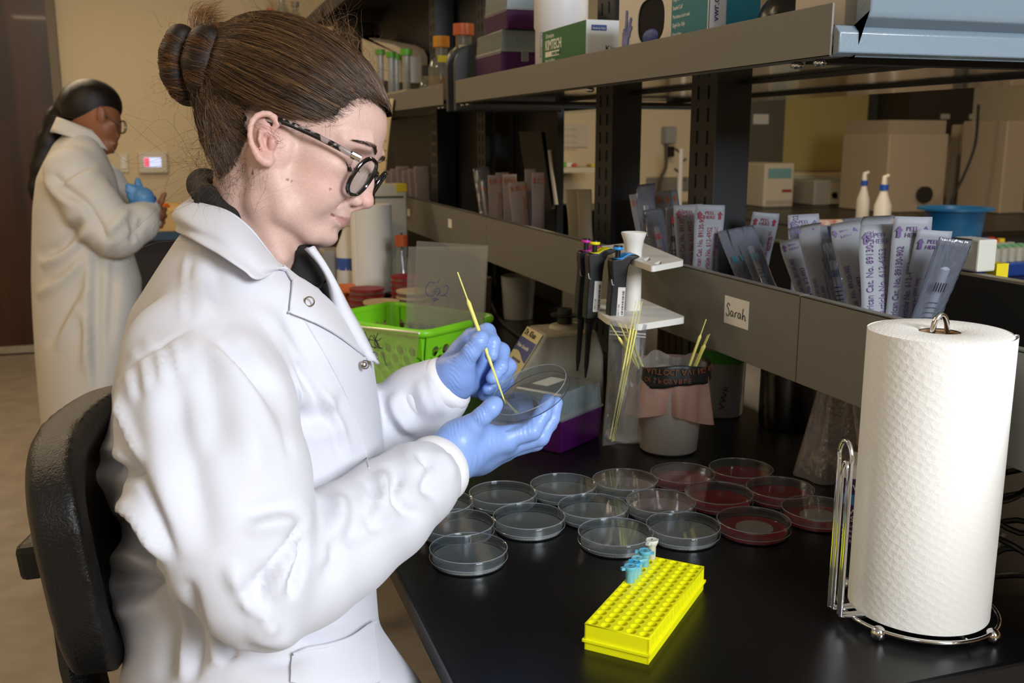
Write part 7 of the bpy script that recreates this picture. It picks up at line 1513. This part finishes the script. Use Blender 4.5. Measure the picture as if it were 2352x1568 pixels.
wr = [((1075, 985), (1140, 935), .55, 6.5, 26), ((1020, 1000), (1080, 960), .45, 8, 40), ((1110, 1010), (1200, 975), .35, 11, 26), ((1180, 1000), (1250, 960), .45, 10, 26), ((1060, 1075), (1180, 1035), .40, 12, 22), ((1230, 970), (1270, 915), .35, 9, 22), ((1010, 1030), (1060, 1075), .5, 9, 30)]
gv, gq = hand('glove', np.minimum(RW0, A_(1140, 900, 1.02)) - .06, np.maximum(A_(1290, 900, 1.2), A_(1180, 1040, 1.19)) + .055, palm, fing, wr)
gl = mesh_obj('glove', gv, gq, glove, person, smooth='all', world=True); gl['label'] = 'blue nitrile glove on the hand cradling the dishes'
# other hand: pinching the loop between thumb and index finger
LW0, LW1 = A_(985, 912, 1.186), A_(1040, 868, 1.172)
palm = [([LW0, LW1], [.0250, .0235], .01), ([LW1, A_(1065, 815, 1.185), A_(1085, 775, 1.19)], [.0215, .0165, .0125], .014), ([LW1, A_(1085, 825, 1.205), A_(1115, 785, 1.21)], [.0215, .0170, .0125], .014),
        ([LW1, A_(1095, 850, 1.215), A_(1140, 815, 1.225)], [.020, .0155, .0120], .014), ([LW1, A_(1095, 880, 1.215), A_(1145, 850, 1.235)], [.019, .014, .0110], .014), ([LW1, A_(1050, 855, 1.155), A_(1066, 832, 1.145)], [.0205, .0165, .0130], .012)]
fing = [([A_(1063, 838, 1.145), A_(1082, 808, 1.136), A_(1100, 785, 1.135), A_(1106, 776, 1.136)], [.0125, .0100, .0102, .0090]),
        ([A_(1085, 778, 1.188), A_(1118, 762, 1.168), A_(1131, 787, 1.150), A_(1129, 815, 1.144)], [.0120, .0102, .0092, .0080]),
        ([A_(1115, 788, 1.21), A_(1152, 806, 1.195), A_(1150, 842, 1.178), A_(1131, 868, 1.166)], [.0118, .0098, .0090, .0078]),
        ([A_(1140, 815, 1.225), A_(1168, 842, 1.210), A_(1154, 876, 1.192), A_(1122, 894, 1.180)], [.0112, .0096, .0088, .0078]),
        ([A_(1145, 850, 1.235), A_(1164, 875, 1.222), A_(1145, 898, 1.206), A_(1112, 908, 1.196)], [.0105, .0086, .0080, .0072])]
wr = [((1060, 845), (1105, 780), .45, 7, 26), ((1030, 905), (1075, 820), .45, 8, 34), ((1100, 760), (1130, 815), .35, 8, 20), ((1145, 800), (1140, 880), .40, 8, 26), ((1165, 850), (1110, 905), .35, 8, 22)]
gv2, gq2 = hand('glove', np.minimum(LW0, A_(1040, 930, 1.12)) - .06, np.maximum(A_(1190, 740, 1.26), LW1) + .03, palm, fing, wr)
gl2 = mesh_obj('glove', gv2, gq2, glove, person, smooth='all', world=True); gl2['label'] = 'blue nitrile glove on the hand pinching the loop'
# held loop
a = P(1051, 625, 1.16); b_ = P(1164, 935, 1.125)
loop_obj('yellow inoculation loop held in the gloved fingers over the open dish', a, b_, ring=False, thick=.0022, thin=.0009)
# held dishes
def oriented(t, n, up_):
    n = Vector(n).normalized(); x = Vector(up_) - n * n.dot(Vector(up_)); x.normalize(); y = n.cross(x); t.rotation_euler = Matrix((x, y, n)).transposed().to_euler()
c_ = P(1160, 972, 1.118); n_ = (U_ * .80 - F_ * .36 - R_ * .34)
t = dish('open agar dish base cradled in the gloved palm', c_, lid=False); oriented(t, n_, R_)
c_ = P(1221, 909, 1.126); n_ = (U_ * .80 - F_ * .42 - R_ * .40)
t = thing('petri_cover', 'clear dish lid propped between the thumb and curled fingers', 'dish lid', c_); oriented(t, n_, R_)
part('lid_wall', MB().lathe([(.0455, -.0005), (.0460, -.0005), (.0460, .0095), (.0452, .0102), (.0005, .0098), (.0005, .0090), (.0452, .0092)], 96, cap=False), clear, t, smooth=True)
part('lid_rim_highlight', MB().tube([(.0460 * math.cos(q), .0460 * math.sin(q), .0098) for q in np.linspace(0, 2 * PI, 65)[:-1]], .0006, 6, closed=True), rim_hl, t, smooth=True)  # added pale ring, a modelled highlight on the upper lid edge
part('rim_line', MB().tube([(.0460 * math.cos(q), .0460 * math.sin(q), .0) for q in np.linspace(0, 2 * PI, 65)[:-1]], .0004, 5, closed=True), film('rim_blue', '2a3560', .7, .2), t, smooth=True)
# ================================================================== chair of the seated person
cn = P(78, 1250, .90); chr_ = base(thing('lab_chair', 'black moulded lab chair with a slotted backrest behind the seated woman', 'chair', (-.12, .98, 0)))
pu = mat('black_polyurethane', '0c0c0c', .42, bump=.5, bscale=420, spec=.45)
axW = np.array((R_ * -.07 + F_ * .95 + U_ * 0)); axW[2] = 0; axW /= np.linalg.norm(axW); axN = np.array([-axW[1], axW[0], 0.]); 
if axN @ Rn < 0: axN = -axN                                      # towards the sitter
lean = math.radians(6); axH = np.array([0, 0, 1.]) * math.cos(lean) - axN * math.sin(lean); axT = np.cross(axW, axH); axT = axT if axT @ axN > 0 else -axT
cc = Pn(72, 1381, .915) + axW * .20 - axT * .0
BV_ = Vol(cc - .36, cc + .36, .005)
def backf(X):
    q = X - cc; w = q @ axW; h = q @ axH; n = q @ axT; n = n - .9 * w * w          # curved round the sitter
    taper = np.interp(h, [-.13, .13], [.175, .210]); d2 = (np.abs(w / taper) ** 3.2 + np.abs(h / .134) ** 3.2) ** (1 / 3.2); dd = (d2 - 1) * .15
    rim_ = np.abs(dd + .022) - .0; front = np.where(dd < -.040, .010, 0)
    th = .019 + .009 * np.exp(-(rim_ / .018) ** 2); k = np.maximum(dd, np.abs(n) - th)
    slot = (np.abs((np.abs(w) - .128) / .030) ** 3 + np.abs((h - .050) / .030) ** 3) ** (1 / 3) - 1
    return np.maximum(k, -slot * .03)
BV_.fn(cc - .35, cc + .35, backf)
bv_, bq_ = BV_.mesh(3); mesh_obj('backrest', bv_, bq_, pu, chr_, smooth='all', world=True)
sb = MB(); 
for a, b_, w_ in (((0, -.20), (0, -.42), .035),): sb.tube([cc - axT * .045 + axH * -.02, cc - axT * .055 + axH * -.16, cc - axT * .05 + axH * -.30 , cc + axN * .02 + axH * -.36], .022, 10, flat=1.6, up=axW)
part('back_post', sb, pu, chr_, smooth=True, world=True)
mb = MB(); mb.M = Matrix.Translation(cc - axT * .046 + axH * -.012) @ Matrix((axW, axT, axH)).transposed().to_4x4(); mb.box((-.075, -.022, -.020), (.13, .022, .020)); part('back_bracket', mb, pu, chr_, world=True, bevel=.008)
sc_ = np.array([-.06, .975, .575]); S2 = Vol(sc_ - .30, sc_ + np.array([.30, .30, .15]), .008)
S2.fn(sc_ - .29, sc_ + np.array([.29, .29, .12]), lambda X: np.maximum((((np.abs((X - sc_) @ axN) / .22) ** 3 + (np.abs((X - sc_) @ axW) / .225) ** 3) ** (1 / 3) - 1) * .2, np.abs((X - sc_)[..., 2]) - .026))
sv, sq = S2.mesh(3); mesh_obj('seat', sv, sq, pu, chr_, smooth='all', world=True)
part('gas_column', MB().lathe([(.004, .09), (.035, .09), (.030, .30), (.022, .31), (.022, .55), (.004, .55)], 24, (sc_[0] + .12, sc_[1] - .98, 0), cap=True), mat('column_black', '141414', .3, .5), chr_, smooth=True)
foot_r = MB().tube([(sc_[0] + .12 + .21 * math.cos(a), sc_[1] - .98 + .21 * math.sin(a), .24) for a in np.linspace(0, 2 * PI, 49)[:-1]], .011, 10, closed=True); part('foot_ring', foot_r, chrome, chr_, smooth=True)
for k in range(3): a = k * 2 * PI / 3; part('ring_spoke', MB().tube([(sc_[0] + .12, sc_[1] - .98, .24), (sc_[0] + .12 + .21 * math.cos(a), sc_[1] - .98 + .21 * math.sin(a), .24)], .008, 8), chrome, chr_, smooth=True)
for k in range(5):
    a = k * 2 * PI / 5 + .3; x, y = sc_[0] + .12 + .28 * math.cos(a), sc_[1] - .98 + .28 * math.sin(a)
    lg = part('base_leg', MB().tube([(sc_[0] + .12, sc_[1] - .98, .105), (x, y, .075)], [.026, .016], 10), pu, chr_, smooth=True); part('caster', MB().tube([(x - .02 * math.sin(a), y + .02 * math.cos(a), .026), (x + .02 * math.sin(a), y - .02 * math.cos(a), .026)], .026, 18), mat('caster_black', '0e0e0e', .4), lg, smooth=True)
part('glide', MB().box((-.001, -.001, 0), (.001, .001, .001)), pu, chr_) if False else None
# ================================================================== the person standing beyond
D2 = 3.28; p2 = base(thing('person', 'woman with a long dark ponytail in a white lab coat standing at the side bench', 'person', (P(200, 900, D2).x, P(200, 900, D2).y, 0)))
def Q(px, py, dd=0.0): return Pn(px, py, D2 + dd)
hd2 = Vol(Q(120, 420, -.2).clip(-9, 9) - .12, Q(340, 180, .2) + .12, .005)
hd2.ell(Q(212, 250), (.085, .072, .082), None, .02); hd2.ell(Q(240, 292, -.005), (.052, .058, .062), None, .03); hd2.ell(Q(243, 335, -.004), (.034, .034, .028), None, .02)
hd2.path([Q(262, 290, -.008), Q(270, 312, -.010)], [.012, .010], .008); hd2.ell(Q(262, 330, -.008), (.013, .020, .008), None, .006); hd2.path([Q(262, 283, -.035), Q(268, 285, .01)], [.010, .010], .01)
hd2.path([Q(205, 285), Q(190, 350)], [.052, .056], .03); hd2.ell(Q(233, 262, -.068), (.016, .008, .028), None, .005)
v2_, q2_ = hd2.mesh(2)
b2 = Vol(Q(60, 1100, -.35).min() * 0 + np.array([-1.45, 2.4, .30]), np.array([-.2, 3.95, 1.45]), .014)
b2.path([Q(185, 350), Q(190, 470), Q(190, 700), Q(190, 900)], [.06, .12, .11, .12], .05); b2.path([Q(200, 900, -.09), Q(200, 1150, -.09)], [.05, .03], .04); b2.path([Q(200, 900, .09), Q(200, 1150, .09)], [.05, .03], .04)
v3_, q3_ = b2.mesh(2); skin2 = mat('skin_brown', '8a5638', .5, sss=.08)
mesh_obj('body', np.concatenate([v2_, v3_]), np.concatenate([q2_, q3_ + len(v2_)]), skin2, p2, smooth='all', world=True)
# brown bare hand with fingers
hb2 = Vol(Q(330, 540, -.05) - .03, Q(395, 430, .2) + .04, .003)
hb2.path([Q(352, 505, .10), Q(360, 490, .10)], [.024, .030], .02)
for pts_ in ([Q(362, 480, .08), Q(370, 462, .08), Q(377, 446, .08)], [Q(368, 490, .10), Q(378, 480, .12)], [Q(366, 500, .11), Q(378, 496, .13)], [Q(362, 510, .11), Q(374, 510, .13)], [Q(358, 516, .11), Q(369, 519, .12)]): hb2.path(pts_, [.011, .010, .009][:len(pts_)], .006)
v4_, q4_ = hb2.mesh(2); mesh_obj('hand', v4_, q4_, skin2, p2, smooth='all', world=True)
h2 = Vol(Q(60, 480, -.2) - .1, Q(320, 180, .2) + .1, .006)
h2.ell(Q(207, 243), (.100, .080, .088), None, .01); h2.fn(h2.lo, h2.lo + h2.n * h2.h, lambda X: (lambda a: np.maximum(0, 0 * a) + np.where(a > 0, -a, -a))(((X - Q(228, 268)) @ (Rn * .80 - Un * .60))), 0, 's') if False else None
h2.ell(Q(270, 305), (.058, .10, .062), None, .008, 's')
h2.path([Q(165, 235), Q(148, 240), Q(132, 270, .02), Q(112, 325, .03), Q(92, 385, .03), Q(78, 430, .03), Q(74, 455, .03)], [.035, .026, .038, .042, .034, .022, .008], .012)
v5_, q5_ = h2.mesh(2); hair2 = mesh_obj('hair', v5_, q5_, mat('dark_hair', '120b08', .4, bump=.5, bscale=40, stretch=(3, 3, 20), spec=.4), p2, smooth='all', world=True)
part('hair_tie', MB().tube([(hw_ := Vector(Q(154, 231))) + R_ * .012 * math.cos(a) + U_ * .020 * math.sin(a) - F_ * .02 for a in np.linspace(0, 2 * PI, 17)[:-1]], .008, 8, closed=True), mat('tie_white', 'd9d4d0', .6), hair2, smooth=True, world=True)
gp2 = thing('eyeglasses', 'thin dark wire glasses on the standing woman', 'glasses', (0, 0, 0)); mwg = mat('wire_grey', '5c554c', .3, .7)
for cx_, dd_ in ((279, -.035), (283, .03)): part('lens_rim', MB().tube([Vector(Q(cx_, 292, dd_)) + R_ * .013 * math.cos(a) + U_ * .021 * math.sin(a) - F_ * .004 * math.cos(a) for a in np.linspace(0, 2 * PI, 21)[:-1]], .0018, 6, closed=True), mwg, gp2, smooth=True)
part('temple', MB().tube([Q(276, 287, -.045), Q(240, 262, -.078)], .0018, 6), mwg, gp2, smooth=True)
rows2 = np.array([[296, 158, 200, -.06, .06], [330, 122, 232, -.13, .13], [370, 100, 252, -.17, .17], [410, 82, 268, -.19, .19], [480, 74, 282, -.19, .19], [560, 72, 300, -.18, .18], [640, 71, 326, -.18, .18], [720, 74, 324, -.19, .19], [820, 80, 312, -.2, .2], [915, 88, 300, -.2, .2], [1040, 100, 300, -.2, .2]])
c2v = Vol(np.array([-1.75, 2.35, .32]), np.array([.20, 4.0, 1.48]), .010)
def loft2(X):
    px, py, dep = to_px(X.reshape(-1, 3).astype(float)); f = lambda c: np.interp(py, rows2[:, 0], rows2[:, c]); xl, xr, dn, df = f(1), f(2), f(3), f(4); cx = (xl + xr) / 2; hx = (xr - xl) / 2
    r = (np.abs((px - cx) / hx) ** 2.3 + np.abs((dep - D2 - (dn + df) / 2) / ((df - dn) / 2)) ** 2.3) ** (1 / 2.3); d = (r - 1) * np.minimum(hx * dep / FPX, (df - dn) / 2)
    return np.maximum(np.maximum(d, (296 - py) / FPX * D2), (py - 1035) / FPX * D2).reshape(X.shape[:-1])
c2v.fn(c2v.lo, c2v.lo + c2v.n * c2v.h, loft2)
c2v.path([Q(165, 400, -.15), Q(215, 480, -.20), Q(262, 532, -.20), Q(285, 540, -.19)], [.085, .082, .075, .060], .02); c2v.path([Q(270, 540, -.20), Q(318, 512, -.14), Q(340, 482, -.08)], [.070, .062, .040], .015); c2v.path([Q(240, 420, .15), Q(300, 520, .15), Q(345, 505, .10)], [.07, .06, .04], .02)
c2v.path([Q(200, 290), Q(190, 340)], [.052, .055], .004, 's')
v6_, q6_ = c2v.mesh(2); px_, py_, dp_ = to_px(v6_); Cn = vnormals(v6_, q6_); facing = np.clip(-(Cn @ Fn) * 1.6 + .15, 0, 1); disp = np.zeros(len(v6_))
for pts_, k_, a_, w_ in ((((145, 425), (200, 470), (250, 560)), 'g', 12, 7), (((110, 400), (140, 440), (175, 470)), 's', 9, 9), (((90, 600), (150, 570), (200, 510)), 's', 14, 12), (((85, 680), (150, 640), (205, 580)), 'r', 12, 12), (((215, 560), (212, 700), (215, 900)), 's', 10, 9), (((120, 800), (160, 720), (200, 650)), 's', 9, 12), (((300, 560), (310, 530), (300, 500)), 'g', 12, 7), (((330, 560), (320, 530), (330, 500)), 'g', 9, 6), (((240, 540), (280, 500), (300, 470)), 'r', 8, 9), (((130, 430), (180, 400), (230, 380)), 's', 6, 8), (((180, 700), (200, 760), (190, 860)), 'r', 8, 10), (((260, 560), (262, 640), (250, 800)), 'g', 8, 9)): stroke(pts_, k_, a_, w_)
v6_ = v6_ + Cn * disp[:, None]; cloth2 = mat('coat_cotton_dim', 'cdc9c2', .85); ct2 = mesh_obj('lab_coat', v6_, q6_, cloth2, p2, smooth='all', world=True)
part('collar', MB().grid(lambda u, v: Q(190, 318) + (Rn * (.075 + .02 * v) * math.cos(2 * PI * u) * 1.0 - Fn * (.075 + .02 * v) * math.sin(2 * PI * u)) + Un * (.035 - .05 * v - .03 * math.cos(2 * PI * u)), 32, 4, .004), cloth2, ct2, smooth='all', world=True)
g3 = Vol(Q(280, 490, -.25) - .03, Q(360, 400, .0) + .03, .003); g3.path([Q(340, 484, -.085), Q(328, 455, -.10)], [.030, .036], .02)
for pts_ in ([Q(322, 440, -.10), Q(318, 425, -.10), Q(316, 414, -.10)], [Q(318, 442, -.11), Q(305, 432, -.12), Q(294, 427, -.13)], [Q(316, 450, -.11), Q(303, 444, -.12), Q(294, 438, -.13)], [Q(316, 458, -.11), Q(304, 455, -.12), Q(297, 450, -.12)], [Q(318, 466, -.11), Q(308, 467, -.11), Q(302, 464, -.11)]): g3.path(pts_, [.013, .011, .009], .006)
v7_, q7_ = g3.mesh(2); o = mesh_obj('glove', v7_, q7_, mat('glove_dim_blue', '4f86b8', .45), p2, smooth='all', world=True); o['label'] = 'blue glove on the raised hand'
L3 = Vol(np.array([-1.75, 2.35, .02]), np.array([-.25, 3.95, .70]), .014)
for sd_ in (-.09, .09):
    a = Q(200, 950, sd_); L3.path([a, [a[0], a[1], .08]], [.09, .055], .02); L3.path([[a[0], a[1], .04], [a[0] + .14, a[1] - .02, .035]], [.045, .035], .02)
v8_, q8_ = L3.mesh(2); mesh_obj('trousers', v8_, q8_, MATS['dark_trousers'], p2, smooth='all', world=True)
tag(part('blue_tube_cap', MB().tube([Q(338, 456, .02), Q(352, 458, .05)], .014, 10), mat('cap_cobalt', '2a3fae', .4), smooth=True), 'small blue capped tube held by the standing woman', 'tube')
# dark chair standing by the side bench
q = P(345, 650, 4.4); t = thing('stool', 'dark stool with a dark red cushion beneath the side bench', 'stool', (q.x, q.y, 0)); part('cushion', MB().lathe([(.004, .55), (.19, .55), (.20, .58), (.18, .62), (.004, .63)], 32, cap=True), mat('cushion_red', '3a0c18', .6), t, smooth=True); part('pillar', MB().lathe([(.004, 0), (.22, 0), (.22, .03), (.03, .05), (.03, .55), (.004, .55)], 24, cap=True), mat('column_black'), t, smooth=True)
